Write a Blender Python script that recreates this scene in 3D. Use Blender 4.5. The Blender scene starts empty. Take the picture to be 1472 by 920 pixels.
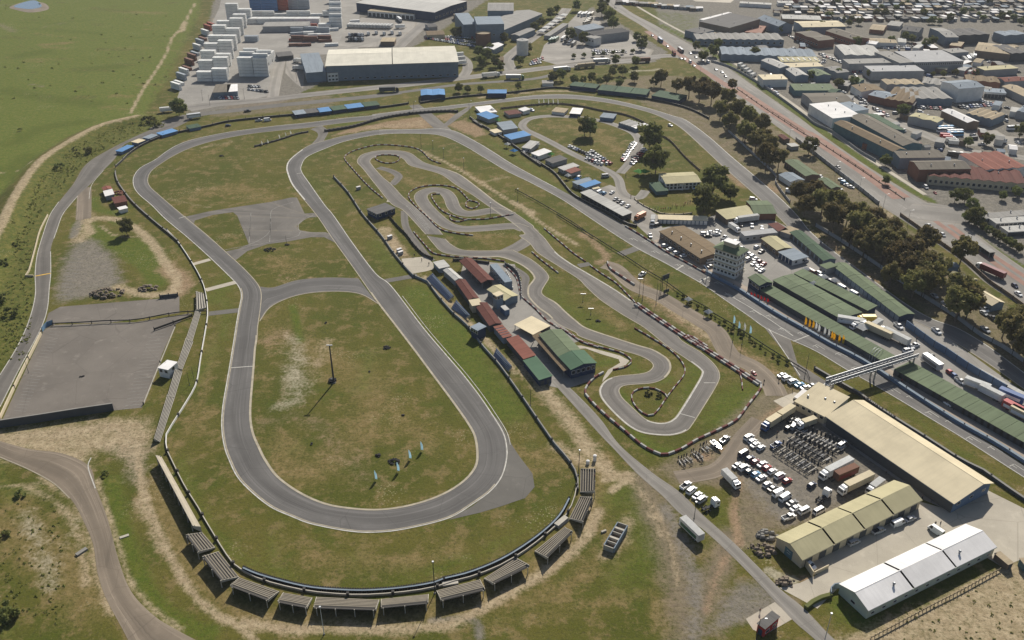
import bpy, bmesh, math, random
import numpy as np
from mathutils import Vector, Matrix
from mathutils.geometry import tessellate_polygon

# ------------------------------------------------------------------ camera, world, sun, exposure
rnd = random.Random(7)
SC = bpy.context.scene
COL = SC.collection
FPX, TH, HC = 1300.0, math.atan(770 / 1300.0),208.0
cam_d = bpy.data.cameras.new('camera'); cam = bpy.data.objects.new('camera', cam_d); COL.objects.link(cam)
cam_d.sensor_width = 36.0; cam_d.lens = FPX / 1472 * 36.0
cam_d.clip_start = 1.0; cam_d.clip_end = 30000
cam.location = (0,0, HC); cam.rotation_euler = (math.pi / 2 - TH, 0,0)
SC.camera = cam
SUN_EL, SUN_AZ = math.radians(37.7), math.radians(73.5)      # azimuth counter-clockwise from +X, towards the sun
SV = Vector((math.cos(SUN_EL) * math.cos(SUN_AZ), math.cos(SUN_EL) * math.sin(SUN_AZ), math.sin(SUN_EL)))
W = bpy.data.worlds.new('World'); SC.world = W; W.use_nodes = True
nt = W.node_tree
sky = nt.nodes.new('ShaderNodeTexSky'); sky.sky_type = 'NISHITA'; sky.sun_disc = False
sky.sun_elevation = SUN_EL; sky.sun_rotation = math.pi / 2 - SUN_AZ
sky.dust_density = 1.6; sky.air_density = 1.0
nt.links.new(sky.outputs[0], nt.nodes['Background'].inputs[0])
nt.nodes['Background'].inputs[1].default_value = 0.065
sd = bpy.data.lights.new('sun', 'SUN'); sd.energy = 4.9; sd.angle = math.radians(0.53); sd.color = (1.0,0.94,0.84)
so = bpy.data.objects.new('sun', sd); COL.objects.link(so)
so.rotation_euler = SV.to_track_quat('Z', 'Y').to_euler(); so.location = (100,500,400)
SC.view_settings.view_transform = 'Standard'; SC.view_settings.look = 'None'
SC.view_settings.exposure = 0.24; SC.view_settings.gamma = 1.0
SC.cycles.max_bounces = 5; SC.cycles.diffuse_bounces = 2; SC.cycles.glossy_bounces = 2
SC.cycles.transparent_max_bounces = 6; SC.cycles.volume_bounces = 0

# ------------------------------------------------------------------ survey helpers: photograph point -> point on the ground
CT, ST = math.cos(TH), math.sin(TH)
def P(px, py, z=0.0):
 u, v = px - 736, py - 460
 dx, dy, dz = u, FPX * CT - v * ST, -(FPX * ST + v * CT)
 t = (HC - z) / -dz
 return Vector((dx * t, dy * t, z))
def XY(p, z=0.0): return P(p[0], p[1], z)
def zz(ox, oy, pts, k=4.843): return [(ox + a / k, oy + b / k) for a, b in pts]
def heading(p, d):                       # ground angle of a short photo direction d at photo point p
 a, b = P(*p), P(p[0] + d[0], p[1] + d[1]); return math.atan2(b.y - a.y, b.x - a.x)
def crom(pts, n, closed=False):          # Catmull-Rom through world points, n samples
 p = [np.array(q[:2], float) for q in pts]
 if closed: p = [p[-1]] + p + [p[0], p[1]]
 else: p = [2 * p[0] - p[1]] + p + [2 * p[-1] - p[-2]]
 out = []
 for i in range(1, len(p) - 2):
  a, b, c, d = p[i - 1:i + 3]
  for t in np.linspace(0,1,12, endpoint=False):
   out.append(.5 * (2 * b + (c - a) * t + (2 * a - 5 * b + 4 * c - d) * t * t + (3 * b - a - 3 * c + d) * t ** 3))
 out.append(p[-2]); out = np.array(out)
 s = np.r_[0, np.cumsum(np.linalg.norm(np.diff(out, axis=0), axis=1))]
 q = np.linspace(0, s[-1], n)
 return np.c_[np.interp(q, s, out[:, 0]), np.interp(q, s, out[:, 1])], s[-1]
def W2(pts, z=0.0): return [tuple(P(a, b, z))[:2] for a, b in pts]

# ------------------------------------------------------------------ object helpers
LABELS = {}
def tag(o, label=None, cat=None, group=None, kind=None):
 if label: o['label'] = label; LABELS.setdefault(label, []).append(o)
 if cat: o['category'] = cat
 if group: o['group'] = group
 if kind: o['kind'] = kind
 return o
def thing(name, label, cat, loc=(0,0,0), rz=0.0, group=None):
 o = bpy.data.objects.new(name, None); COL.objects.link(o)
 o.empty_display_size = .5
 o.location = loc; o.rotation_euler = (0,0, rz)
 return tag(o, label, cat, group)
class MB:
 def __init__(s): s.v = []; s.f = []; s.m = []
 def add(s, vs, fs, m=0):
  b = len(s.v); s.v += [tuple(v) for v in vs]
  s.f += [tuple(i + b for i in f) for f in fs]; s.m += [m] * len(fs); return s
 def hexa(s, bot, top, m=0):
  n = len(bot)
  return s.add(list(bot) + list(top),[tuple(reversed(range(n))), tuple(range(n, 2 * n))] + [(i, (i + 1) % n, n + (i + 1) % n, n + i) for i in range(n)], m)
 def box(s, x0, x1, y0, y1, z0, z1, m=0):
  return s.hexa([(x0, y0, z0),(x1, y0, z0),(x1, y1, z0),(x0, y1, z0)],[(x0, y0, z1),(x1, y0, z1),(x1, y1, z1),(x0, y1, z1)], m)
 def fru(s, b, t, z0, z1, m=0):        # frustum: b, t = (x0,x1,y0,y1)
  return s.hexa([(b[0], b[2], z0),(b[1], b[2], z0),(b[1], b[3], z0),(b[0], b[3], z0)],[(t[0], t[2], z1),(t[1], t[2], z1),(t[1], t[3], z1),(t[0], t[3], z1)], m)
 def tube(s, p, q, r0, r1=None, n=6, m=0):
  p, q = Vector(p), Vector(q); r1 = r0 if r1 is None else r1
  d = (q - p).normalized(); a = d.orthogonal().normalized(); b = d.cross(a)
  A = [p + (a * math.cos(2 * math.pi * i / n) + b * math.sin(2 * math.pi * i / n)) * r0 for i in range(n)]
  B = [q + (a * math.cos(2 * math.pi * i / n) + b * math.sin(2 * math.pi * i / n)) * r1 for i in range(n)]
  return s.hexa(A, B, m)
 def bar(s, p, q, w, h, m=0):           # rectangular bar, level cross-section
  p, q = Vector(p), Vector(q); d = (q - p); n = Vector((-d.y, d.x, 0))
  n = n.normalized() * w / 2 if n.length > 1e-6 else Vector((w / 2,0,0)); u = Vector((0,0, h / 2))
  if abs(d.z) > .9 * d.length: u = Vector((0, h / 2,0)); n = Vector((w / 2,0,0))
  return s.hexa([p - n - u, p + n - u, p + n + u, p - n + u],[q - n - u, q + n - u, q + n + u, q - n + u], m)
 def mesh(s, name, mats):
  me = bpy.data.meshes.new(name); me.from_pydata(s.v, [], s.f)
  for m in (mats if isinstance(mats, (list, tuple)) else [mats]): me.materials.append(m)
  if any(s.m): me.polygons.foreach_set('material_index', s.m)
  me.update(); return me
 def build(s, name, mats, parent=None, loc=None, rz=None):
  return link(name, s.mesh(name, mats), parent, loc, rz)
def link(name, me, parent=None, loc=None, rz=None):
 o = bpy.data.objects.new(name, me); COL.objects.link(o)
 if parent: o.parent = parent
 if loc is not None: o.location = loc
 if rz is not None: o.rotation_euler = (0,0, rz)
 return o
KIDS = {}
def kids(o):
 return [c for c in o.children]
def clone(root, loc, rz, label=None, group=None, scale=None):
 def cp(o, par):
  c = o.copy(); COL.objects.link(c)
  if par: c.parent = par
  for ch in TREE.get(o.name, []): cp(ch, c)
  return c
 r = cp(root, None); r.location = loc; r.rotation_euler = (0,0, rz)
 if scale: r.scale = (scale,) * 3 if isinstance(scale, (int, float)) else scale
 if label: tag(r, label)
 if group: r['group'] = group
 return r
TREE = {}
def proto(root):                          # remember the part tree of a first-of-its-kind
 def rec(o):
  TREE[o.name] = [c for c in o.children]
  for c in TREE[o.name]: rec(c)
 rec(root); root['_used'] = False; PROTOS.append(root); return root
PROTOS = []
def put(root, loc, rz, label, group=None, scale=None):
 if not root.get('_used'):
  root['_used'] = True
  root.location = loc; root.rotation_euler = (0,0, rz)
  if scale: root.scale = (scale,) * 3 if isinstance(scale, (int, float)) else scale
  tag(root, label)
  if group: root['group'] = group
  return root
 return clone(root, loc, rz, label, group, scale)
ORD = 'first second third fourth fifth sixth seventh eighth ninth tenth eleventh twelfth thirteenth fourteenth fifteenth sixteenth seventeenth eighteenth nineteenth twentieth'.split()
for w in ('twent', 'thirt', 'fort', 'fift', 'sixt', 'sevent'): ORD += ([w + 'ieth'] if w != 'twent' else []) + [w + 'y-' + o for o in ORD[:9]]

# ------------------------------------------------------------------ materials
MATS = {}
def nd(t, kind, **kw):
 n = t.nodes.new(kind)
 for k, v in kw.items():
  if k in n.inputs: n.inputs[k].default_value = v
  else: setattr(n, k, v)
 return n
def mixrgb(t, fac, a, b, mode='MIX'):
 n = t.nodes.new('ShaderNodeMix'); n.data_type = 'RGBA'; n.blend_type = mode
 for s, v in ((0, fac),(6, a),(7, b)):
  if isinstance(v, bpy.types.NodeSocket): t.links.new(v, n.inputs[s])
  elif v is not None: n.inputs[s].default_value = (*v, 1) if isinstance(v, tuple) and len(v) == 3 else v
 return n.outputs[2]
def math_(t, op, a, b=None, c=None, clamp=False):
 n = t.nodes.new('ShaderNodeMath'); n.operation = op; n.use_clamp = clamp
 for i, v in enumerate((a, b, c)):
  if v is None: continue
  if isinstance(v, bpy.types.NodeSocket): t.links.new(v, n.inputs[i])
  else: n.inputs[i].default_value = v
 return n.outputs[0]
def ramp(t, fac, lo, hi):
 n = t.nodes.new('ShaderNodeMapRange'); n.interpolation_type = 'SMOOTHSTEP'
 t.links.new(fac, n.inputs[0]); n.inputs[1].default_value = lo; n.inputs[2].default_value = hi
 return n.outputs[0]
def noise(t, vec, scale, detail=3, rough=.55):
 n = nd(t, 'ShaderNodeTexNoise'); n.inputs['Scale'].default_value = scale; n.inputs['Detail'].default_value = detail; n.inputs['Roughness'].default_value = rough
 if vec is not None: t.links.new(vec, n.inputs['Vector'])
 return n.outputs[0]
def scaled(t, vec, s, rot=0):
 n = nd(t, 'ShaderNodeMapping'); n.inputs['Scale'].default_value = s; n.inputs['Rotation'].default_value = (0,0, rot)
 t.links.new(vec, n.inputs['Vector']); return n.outputs[0]
def newmat(name):
 m = bpy.data.materials.new(name); m.use_nodes = True; t = m.node_tree
 return m, t, t.nodes['Principled BSDF']
def mat(name, col, rough=.7, var=.18, scale=.6, metal=0.0, streak=None, samt=1, bump=0.0, coat=0.0, spec=.3, dirt=0.0, dirtcol=(.16, .12, .08)):
 """base colour with two-scale mottling; streak=(sx,sy,sz): stretched sheet/rain streaks in object space"""
 if name in MATS: return MATS[name]
 m, t, b = newmat(name)
 tc = nd(t, 'ShaderNodeTexCoord'); obj = tc.outputs['Object']
 oi = nd(t, 'ShaderNodeObjectInfo')
 n1 = noise(t, obj, scale, 4)
 f = ramp(t, n1, .3, .7)
 c = mixrgb(t, f, tuple(x * (1 - var) for x in col), tuple(min(1, x * (1 + var)) for x in col))
 if streak:
  n2 = noise(t, scaled(t, obj, streak),1.0,2)
  c = mixrgb(t, math_(t, 'MULTIPLY', ramp(t, n2, .35, .7), .45 * samt), c, tuple(x * .62 for x in col))
  n3 = noise(t, scaled(t, obj, tuple(x * 2.7 for x in streak)),1.0,1)
  c = mixrgb(t, math_(t, 'MULTIPLY', ramp(t, n3, .45, .75), .3 * samt), c, tuple(min(1, x * 1.3) for x in col))
 if dirt:
  n4 = noise(t, obj, scale * .5,6, .7)
  c = mixrgb(t, math_(t, 'MULTIPLY', ramp(t, n4, .45, .72), dirt), c, dirtcol)
 hv = nd(t, 'ShaderNodeHueSaturation'); t.links.new(c, hv.inputs['Color'])
 t.links.new(math_(t, 'MULTIPLY_ADD', oi.outputs['Random'], .16, .92), hv.inputs['Value'])
 t.links.new(hv.outputs[0], b.inputs['Base Color'])
 b.inputs['Roughness'].default_value = rough; b.inputs['Metallic'].default_value = metal
 b.inputs['Specular IOR Level'].default_value = spec
 if coat: b.inputs['Coat Weight'].default_value = coat
 if bump:
  bp = nd(t, 'ShaderNodeBump'); bp.inputs['Strength'].default_value = bump; bp.inputs['Distance'].default_value = .05
  t.links.new(noise(t, obj, 3.0,3), bp.inputs['Height']); t.links.new(bp.outputs[0], b.inputs['Normal'])
 MATS[name] = m; return m
M = {}
def roofmat(n, col, dirt=.35, **k): M[n] = mat(n, col, rough=k.pop('rough', .85), spec=.12, var=.1, scale=.12, streak=(.9, .04, .04), samt=.3 if dirt < .25 else 1, dirt=dirt, dirtcol=tuple(x * .45 + .02 for x in col), **k)
roofmat('roof_cream', (.60, .52, .36), .08)
roofmat('roof_pale', (.60, .57, .48), .12)
roofmat('roof_white', (.74, .72, .70), .08)
roofmat('roof_grey', (.29, .28, .26))
roofmat('roof_light_grey', (.46, .45, .42))
roofmat('roof_dark_grey', (.13, .125, .12))
roofmat('roof_green', (.14, .175, .105), .3)
roofmat('roof_dark_green', (.07, .11, .07), .3)
roofmat('roof_bright_green', (.085, .15, .095), .2)
roofmat('roof_olive', (.43, .39, .24), .12)
roofmat('roof_red', (.125, .048, .038), .5)
roofmat('roof_brick_red', (.24, .095, .07), .3)
roofmat('roof_brown', (.19, .14, .085), .5)
roofmat('roof_tan', (.38, .31, .21), .3)
roofmat('roof_blue', (.12, .26, .48), .2)
roofmat('roof_blue_grey', (.24, .28, .32), .3)
roofmat('roof_asbestos', (.17, .15, .12), .6)
def wm(n, col, **k): M[n] = mat(n, col, rough=.85, var=.1, scale=.35, dirt=k.pop('dirt', .25), dirtcol=tuple(x * .5 for x in col), **k)
wm('wall_cream', (.55, .47, .33)); wm('wall_white', (.72, .70, .66)); wm('wall_grey', (.32, .32, .32)); wm('wall_dark', (.075, .08, .085))
wm('wall_blue', (.12, .18, .28)); wm('wall_blue_grey', (.19, .235, .28)); wm('wall_brick', (.23, .105, .07)); wm('wall_pale_green', (.50, .55, .46)); wm('wall_brown', (.20, .15, .11))
wm('wall_navy', (.03, .05, .10)); wm('wall_teal', (.09, .16, .18)); wm('wall_red', (.45, .04, .04)); wm('concrete', (.42, .39, .33), dirt=.4); wm('concrete_dark', (.22, .21, .19), dirt=.4)
wm('block_red', (.14, .045, .04)); wm('block_white', (.38, .365, .34), dirt=.6); wm('seat_blue', (.035, .06, .13), dirt=.1); wm('bench_wood', (.27, .235, .18), dirt=.3); wm('wood', (.34, .28, .19), dirt=.3); wm('wood_pale', (.50, .44, .34), dirt=.2)
wm('grime', (.05, .047, .043)); wm('rust', (.17, .085, .055)); wm('yellow', (.70, .48, .04)); wm('rubble', (.20, .16, .12))
M['glass'] = mat('glass', (.025, .03, .035), rough=.12, var=.2, spec=.6)
M['rubber'] = mat('rubber', (.016, .016, .017), rough=.9, var=.3)
M['steel'] = mat('steel', (.30, .31, .32), rough=.45, metal=.5, var=.15)
M['dark_steel'] = mat('dark_steel', (.045, .046, .05), rough=.85, var=.15)
M['galv'] = mat('galv', (.50, .51, .52), rough=.5, metal=.3, var=.12)
M['wood_pole'] = mat('wood_pole', (.10, .08, .06), rough=.9)
M['canvas'] = mat('canvas', (.78, .78, .76), rough=.9, var=.06)
M['canvas_blue'] = mat('canvas_blue', (.10, .33, .62), rough=.9, var=.1)
M['canvas_green'] = mat('canvas_green', (.16, .42, .10), rough=.9, var=.1)
M['flag_blue'] = mat('flag_blue', (.66, .84, .95), rough=.8, var=.1)
M['flag_yellow'] = mat('flag_yellow', (.85, .58, .03), rough=.8, var=.06)
M['flag_red'] = mat('flag_red', (.62, .06, .05), rough=.8, var=.1)
M['net_blue'] = mat('net_blue', (.13, .24, .36), rough=.8, var=.15)
M['net_green'] = mat('net_green', (.11, .20, .15), rough=.8, var=.15)
M['skin'] = mat('skin', (.30, .18, .12), rough=.7); M['cloth_dark'] = mat('cloth_dark', (.04, .045, .06), rough=.9); M['cloth_light'] = mat('cloth_light', (.55, .52, .48), rough=.9)
M['cloth_red'] = mat('cloth_red', (.40, .05, .05), rough=.9)
PAINT = {'white': (.78, .78, .77), 'silver': (.42, .43, .44), 'grey': (.13, .135, .14), 'black': (.015, .015, .017), 'red': (.38, .03, .03), 'dark red': (.16, .015, .02), 'blue': (.03, .09, .26), 'light blue': (.10, .32, .55),
   'navy': (.012, .022, .07), 'beige': (.52, .45, .32), 'orange': (.55, .17, .05), 'green': (.05, .16, .07), 'yellow': (.65, .45, .06), 'teal': (.05, .28, .30)}
for k, c in PAINT.items(): M['paint ' + k] = mat('paint_' + k.replace(' ', '_'), c, rough=.35, var=.05, scale=1.0, coat=.4, spec=.4)
def see_through(t, bs, col, f):
 tr = nd(t, 'ShaderNodeBsdfTranslucent'); mx = nd(t, 'ShaderNodeMixShader'); mx.inputs[0].default_value = f
 t.links.new(col, tr.inputs[0]); t.links.new(bs.outputs[0], mx.inputs[1]); t.links.new(tr.outputs[0], mx.inputs[2]); t.links.new(mx.outputs[0], t.nodes['Material Output'].inputs[0])
for k in ('flag_blue', 'flag_yellow', 'flag_red', 'canvas', 'canvas_green', 'canvas_blue'):
 t = M[k].node_tree; b = t.nodes['Principled BSDF']; see_through(t, b, b.inputs['Base Color'].links[0].from_socket, .5)
def leafmat(n, a, b, c):
 m, t, bs = newmat(n)
 g = nd(t, 'ShaderNodeNewGeometry'); oi = nd(t, 'ShaderNodeObjectInfo')
 f = noise(t, g.outputs['Position'], .35,4)
 col = mixrgb(t, ramp(t, f, .32, .68), a, b)
 isl = g.outputs['Random Per Island']
 col = mixrgb(t, math_(t, 'MULTIPLY', isl, .55), col, c)
 hv = nd(t, 'ShaderNodeHueSaturation'); t.links.new(col, hv.inputs['Color'])
 t.links.new(math_(t, 'MULTIPLY_ADD', oi.outputs['Random'], .5, .75), hv.inputs['Value'])
 t.links.new(math_(t, 'MULTIPLY_ADD', oi.outputs['Random'], .05, .475), hv.inputs['Hue'])
 t.links.new(hv.outputs[0], bs.inputs['Base Color']); bs.inputs['Roughness'].default_value = .75; bs.inputs['Specular IOR Level'].default_value = .2
 see_through(t, bs, hv.outputs[0], .4); M[n] = m
leafmat('leaf_gum', (.125, .130, .040),(.205, .185, .064),(.27, .20, .09))
leafmat('leaf_dark', (.10, .125, .036),(.16, .175, .05),(.22, .21, .07))
leafmat('leaf_scrub', (.17, .20, .045),(.25, .26, .07),(.32, .28, .10))
M['bark'] = mat('bark', (.16, .12, .09), rough=.9, var=.3)
# ------------------------------------------------------------------ the ground sheet, with soil and grass types as attributes
NC, Y0, YR = 440,100.0,1.0062
rows = [Y0]
while rows[-1] < 9000: rows.append(rows[-1] * (YR if rows[-1] < 1700 else 1.05))
ys = np.array(rows); us = np.linspace(-.92, .92, NC)
GX = (us[None, :] * (ys[:, None] * .75 + 90)).ravel(); GY = np.repeat(ys, NC)
def segdist(pts):
 d = np.full(GX.shape, 1e9); pts = np.array(pts)
 for (ax, ay),(bx, by) in zip(pts[:-1], pts[1:]):
  vx, vy = bx - ax, by - ay; L = vx * vx + vy * vy + 1e-9
  t = np.clip(((GX - ax) * vx + (GY - ay) * vy) / L, 0,1)
  np.minimum(d, np.hypot(GX - ax - t * vx, GY - ay - t * vy), out=d)
 return d
def inside(pts):
 r = np.zeros(GX.shape, bool); n = len(pts)
 for i in range(n):
  (ax, ay),(bx, by) = pts[i], pts[(i + 1) % n]
  if ay == by: continue
  r ^= ((ay > GY) != (by > GY)) & (GX < (bx - ax) * (GY - ay) / (by - ay) + ax)
 return r
ridge, _ = crom(W2([(-60,480),(-25,380),(0,325),(25,274),(56,232),(93,206),(144,179),(196,166)],3.5),40)
dr = segdist(ridge)
GZ = 3.5 * np.clip(1 - (dr / 13) ** 2,0,1) ** 2
LAY = {k: np.zeros(GX.shape) for k in 'lush field dry sand red gravel paved scrub mud pale'.split()}
def stroke(k, pts, wpx, s=1.0, soft=.5, z=0.0):
 w, L = crom(W2(pts, z), max(8, len(pts) * 4)) if len(pts) > 1 else (np.array(W2(pts, z)),0)
 if len(pts) == 1: w = np.array([w[0], w[0] + 1e-3])
 m = pts[len(pts) // 2]; wid = wpx / (.00413 * (m[1] + 310)) / 2
 d = segdist(w)
 LAY[k] = np.maximum(LAY[k], s * np.clip((wid * (1 + soft) - d) / (wid * 2 * soft + .3),0,1))
def area(k, pts, s=1.0, soft=3.0, z=0.0):
 w = W2(pts, z); d = segdist(w + [w[0]]); d = np.where(inside(w), d, -d)
 LAY[k] = np.maximum(LAY[k], s * np.clip(.5 + d / (2 * soft),0,1))
area('field', [(-300,-200),(300,-200),(285,20),(240,110),(205,165),(140,178),(90,200),(50,232),(20,265),(-300,500)],1,6)
area('scrub', [(-60,500),(-40,400),(0,330),(25,280),(56,240),(93,212),(144,185),(196,168),(235,165),(230,178),(205,192),(157,212),(120,234),(105,255),(82,290),(60,340),(50,390),(48,425),(40,462),(20,500),(-10,540),(-100,560)],1,3)
for p in ([(20,205),(60,185),(120,175)],[(0,255),(40,225)],[(30,80),(60,75)],[(120,100),(170,95)],[(10,130),(60,140),(140,150)]): stroke('lush', p, 30,1, .9)
for p in ([(25,465),(42,430)],[(10,500),(30,475)],[(5,440),(25,420)],[(150,185),(190,178)]): stroke('lush', p, 22, .8, .8)
stroke('lush', [(120,322),(155,345),(190,365),(222,390),(228,405)],34,1, .5)
stroke('lush', [(165,318),(185,322)],18,1, .5); stroke('lush', [(190,350),(215,370),(228,390)],40, .95, .4)
stroke('lush', [(135,285),(140,300),(175,308)],18, .9, .6)
stroke('lush', [(160,690),(170,740),(185,790),(205,840),(240,885),(300,910)],34, .85, .6)
stroke('lush', [(600,420),(650,490),(700,560),(730,590)],60, .85, .6); stroke('lush', [(660,470),(690,505)],30,1, .5)
stroke('lush', [(540,350),(575,395)],36, .55, .7); stroke('lush', [(460,215),(430,240),(470,280)],26, .4, .7)
stroke('lush', [(260,660),(280,720),(330,790),(420,830)],30, .5, .8); stroke('lush', [(270,560),(320,480),(325,430)],26, .5, .8)
stroke('lush', [(330,400),(310,430)],40, .6, .6); stroke('lush', [(560,840),(680,800),(790,740)],26, .5, .8)
stroke('lush', [(1040,600),(1070,570),(1090,580)],70, .75, .5); stroke('lush', [(880,560),(900,580),(930,640),(960,650)],30, .8, .6)
stroke('lush', [(1000,530),(985,600)],40, .6, .6); stroke('lush', [(900,520),(935,545),(960,545)],30, .6, .7); stroke('lush', [(845,525),(880,520)],24, .7, .6)
stroke('lush', [(780,400),(810,440),(860,470)],44, .6, .7); stroke('lush', [(745,310),(790,340)],30, .7, .7); stroke('lush', [(700,200),(780,255),(830,290)],16, .6, .7)
stroke('lush', [(480,167),(560,157),(590,153)],10, .8, .5); stroke('lush', [(480,180),(520,176)],10, .9, .5)
for p in ([(1010,440),(1120,510)],[(1290,585),(1440,690)],[(1150,500),(1230,560)]): stroke('lush', p, 16, .5, .6)
stroke('lush', [(930,300),(970,300),(1000,300)],22, .8, .5); stroke('lush', [(1215,870),(1240,890)],60, .75, .5); stroke('lush', [(880,720),(905,700),(930,790),(900,830)],60, .6, .8)
stroke('lush', [(1040,760),(1025,720),(990,700)],36, .5, .6); stroke('lush', [(560,440),(620,520),(660,600)],30, .3, .9); stroke('lush', [(420,440),(432,490)],14, .9, .6)
area('lush', [(925,14),(1010,20),(1005,45),(975,55)], .45,8)
for p in ([(950,36),(1020,74),(1084,119),(1146,162),(1234,225),(1296,265),(1340,290)],[(1390,330),(1440,365),(1500,400)]): stroke('lush', p, 11,1, .4)
# drier, browner turf
for p, w in (([(400,480),(480,520),(540,560),(500,640),(430,680),(400,640)],90),([(280,280),(330,270),(380,285)],50),([(290,225),(330,205)],16),([(400,370),(420,385)],50),([(560,590),(620,640)],50),
    ([(700,640),(770,680),(810,650)],40),([(440,800),(560,810),(660,790)],40),([(700,870),(800,850),(860,800)],50),([(20,720),(70,780),(90,850)],60),([(280,620),(300,590)],40),
    ([(790,180),(850,190),(890,215)],40),([(640,320),(700,345)],30),([(850,440),(900,470)],30),([(660,240),(720,280)],14),([(930,430),(1000,460),(1080,510),(1160,560)],20),([(550,250),(600,265)],40),([(240,180),(300,200)],10)):
 stroke('dry', p, w, .75, .9)
# sand and earth
stroke('sand', [(-60,480),(-25,380),(0,325),(25,274),(56,232),(93,206),(144,179),(196,166)],13,1, .35,3.5)
stroke('sand', [(-10,250),(30,245),(47,235)],4, .8)
stroke('sand', [(188,162),(205,130),(222,105),(240,75),(247,55),(262,38),(280,5)],5, .95, .5); stroke('sand', [(262,45),(266,32)],9, .9)
stroke('sand', [(130,335),(125,318),(150,313),(180,320),(215,345),(235,375),(255,400),(250,415)],15,1, .6)
stroke('sand', [(145,325),(165,338),(200,340)],6, .9, .5); stroke('red', [(240,385),(262,405),(255,420)],34,1, .6); stroke('sand', [(170,412),(210,424),(255,420)],18, .95, .6)
stroke('sand', [(115,345),(125,330),(120,300)],22, .8, .8); stroke('gravel', [(118,290),(118,310),(105,340)],14,1, .5)
area('gravel', [(132,343),(157,360),(172,384),(176,407),(124,428),(80,436),(82,409),(92,372),(110,345)], .95,5)
area('mud', [(130,350),(155,368),(168,390),(170,405),(110,420),(88,415),(95,380)], .8,6)
area('sand', [(-40,622),(165,600),(215,600),(222,640),(195,690),(175,655),(140,648),(122,690),(60,672),(-40,650)], .85,5); stroke('mud', [(0,630),(80,625),(160,615),(200,640)],22, .8, .9)
area('gravel', [(140,640),(190,630),(215,640),(205,700),(185,690),(175,655)], .8,5)
stroke('sand', [(195,640),(205,700),(220,745),(245,800),(275,850),(310,882),(350,905),(372,930)],15,1, .8); stroke('sand', [(200,720),(235,790)],20, .7, .8)
stroke('sand', [(350,897),(420,903),(500,904),(600,902),(660,892),(740,848),(790,818),(840,775),(860,735)],22, .95, .8)
stroke('red', [(390,902),(440,905)],12, .7); stroke('gravel', [(620,893),(680,890),(690,915)],16, .9, .6)
stroke('sand', [(745,515),(790,570),(830,620),(865,670),(900,690)],28, .9, .7); stroke('sand', [(610,398),(640,430),(690,480),(740,535)],12, .95, .6)
stroke('sand', [(870,690),(905,683),(880,705)],14,1, .6); stroke('sand', [(800,640),(850,670)],26, .75, .8)
stroke('sand', [(603,216),(650,238),(700,268),(750,300),(785,325),(830,352)],8, .95, .7); stroke('sand', [(735,290),(765,305)],12, .9)
stroke('red', [(835,335),(858,352),(872,372),(860,378)],14, .95, .7); stroke('sand', [(690,262),(730,255)],10, .6, .9)
area('red', [(470,197),(500,186),(560,174),(612,166),(628,184),(600,185),(540,185),(490,194)],1,2)
area('red', [(640,178),(665,172),(695,182),(700,194),(684,197),(655,186)], .95,3); area('red', [(622,166),(650,162),(665,168),(640,176)], .95,2)
area('sand', [(500,192),(540,180),(610,172),(620,182),(560,184)], .5,3)
stroke('sand', [(690,140),(740,134),(800,131),(855,132)],7, .95, .4)
stroke('red', [(400,395),(425,401),(465,397),(512,397)],4, .9, .5); stroke('sand', [(550,330),(575,365)],26, .75, .6); stroke('red', [(560,340),(585,372)],20, .8, .7)
stroke('red', [(1040,243),(1070,265)],26, .9, .6); stroke('red', [(1085,255),(1115,275)],16, .9, .6); stroke('red', [(1190,345),(1230,385),(1260,405)],16, .9, .7)
stroke('sand', [(1160,325),(1190,352),(1235,392),(1300,440),(1340,462)],9, .8, .5)
area('pale', [(408,480),(425,478),(440,515),(443,560),(435,575),(412,570),(405,540),(415,510)], .75,7)
stroke('pale', [(427,575),(400,585)],30, .6, .9); stroke('red', [(385,488),(410,482)],30, .65, .9)
stroke('sand', [(470,490),(450,540)],24, .5, .9); stroke('mud', [(380,610),(440,600),(530,690)],40, .3, .9)
for p in ([(288,213),(335,203)],[(240,285),(300,298)],[(285,270),(310,270)]): stroke('sand', p, 8, .6, .9)
stroke('mud', [(925,690),(945,740),(968,800),(985,870),(985,940)],52,1, .8); stroke('mud', [(1050,770),(1030,820),(1005,880)],44,1, .8); stroke('gravel', [(955,730),(985,790),(1000,850),(995,940)],26, .8, .9); stroke('sand', [(938,720),(962,780),(975,840)],10, .7, .9); stroke('red', [(1042,800),(1024,845),(1014,880)],14, .8, .9)
stroke('dry', [(215,690),(270,800),(350,880),(480,890),(640,880),(750,830),(850,740),(870,660)],46, .95, .8); stroke('dry', [(700,640),(790,660),(880,680)],50, .8, .9); stroke('dry', [(240,660),(290,580),(310,480)],20, .7, .9)
stroke('sand', [(850,700),(842,760),(800,810),(740,850)],16, .7, .9); stroke('dry', [(870,760),(890,780)],40, .9, .8); stroke('sand', [(870,800),(895,770),(905,750)],26, .7, .8); stroke('sand', [(900,690),(930,720),(950,770)],14, .6, .9); stroke('dry', [(960,760),(1000,800),(1040,790)],40, .9, .9); stroke('dry', [(940,860),(960,910)],40, .8, .9); stroke('sand', [(40,700),(90,730),(115,780),(125,840)],16, .7, .9); stroke('dry', [(700,900),(800,880),(900,860)],40, .6, .9); stroke('dry', [(15,760),(80,800),(130,860)],90, .9, .9); stroke('dry', [(1010,560),(1060,540)],30, .5, .9)
stroke('sand', [(140,690),(158,745),(175,800),(192,845),(225,880),(260,905)],12, .8, .9); stroke('sand', [(60,686),(105,716),(128,760),(140,820),(160,880)],16, .75, .9); stroke('sand', [(70,470),(50,520),(20,590)],8, .6, .9)
area('gravel', [(1030,880),(1060,838),(1100,835),(1140,865),(1110,890),(1020,905)], .9,3); area('mud', [(1000,920),(1010,850),(1060,870),(1040,920)], .7,4)
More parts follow.
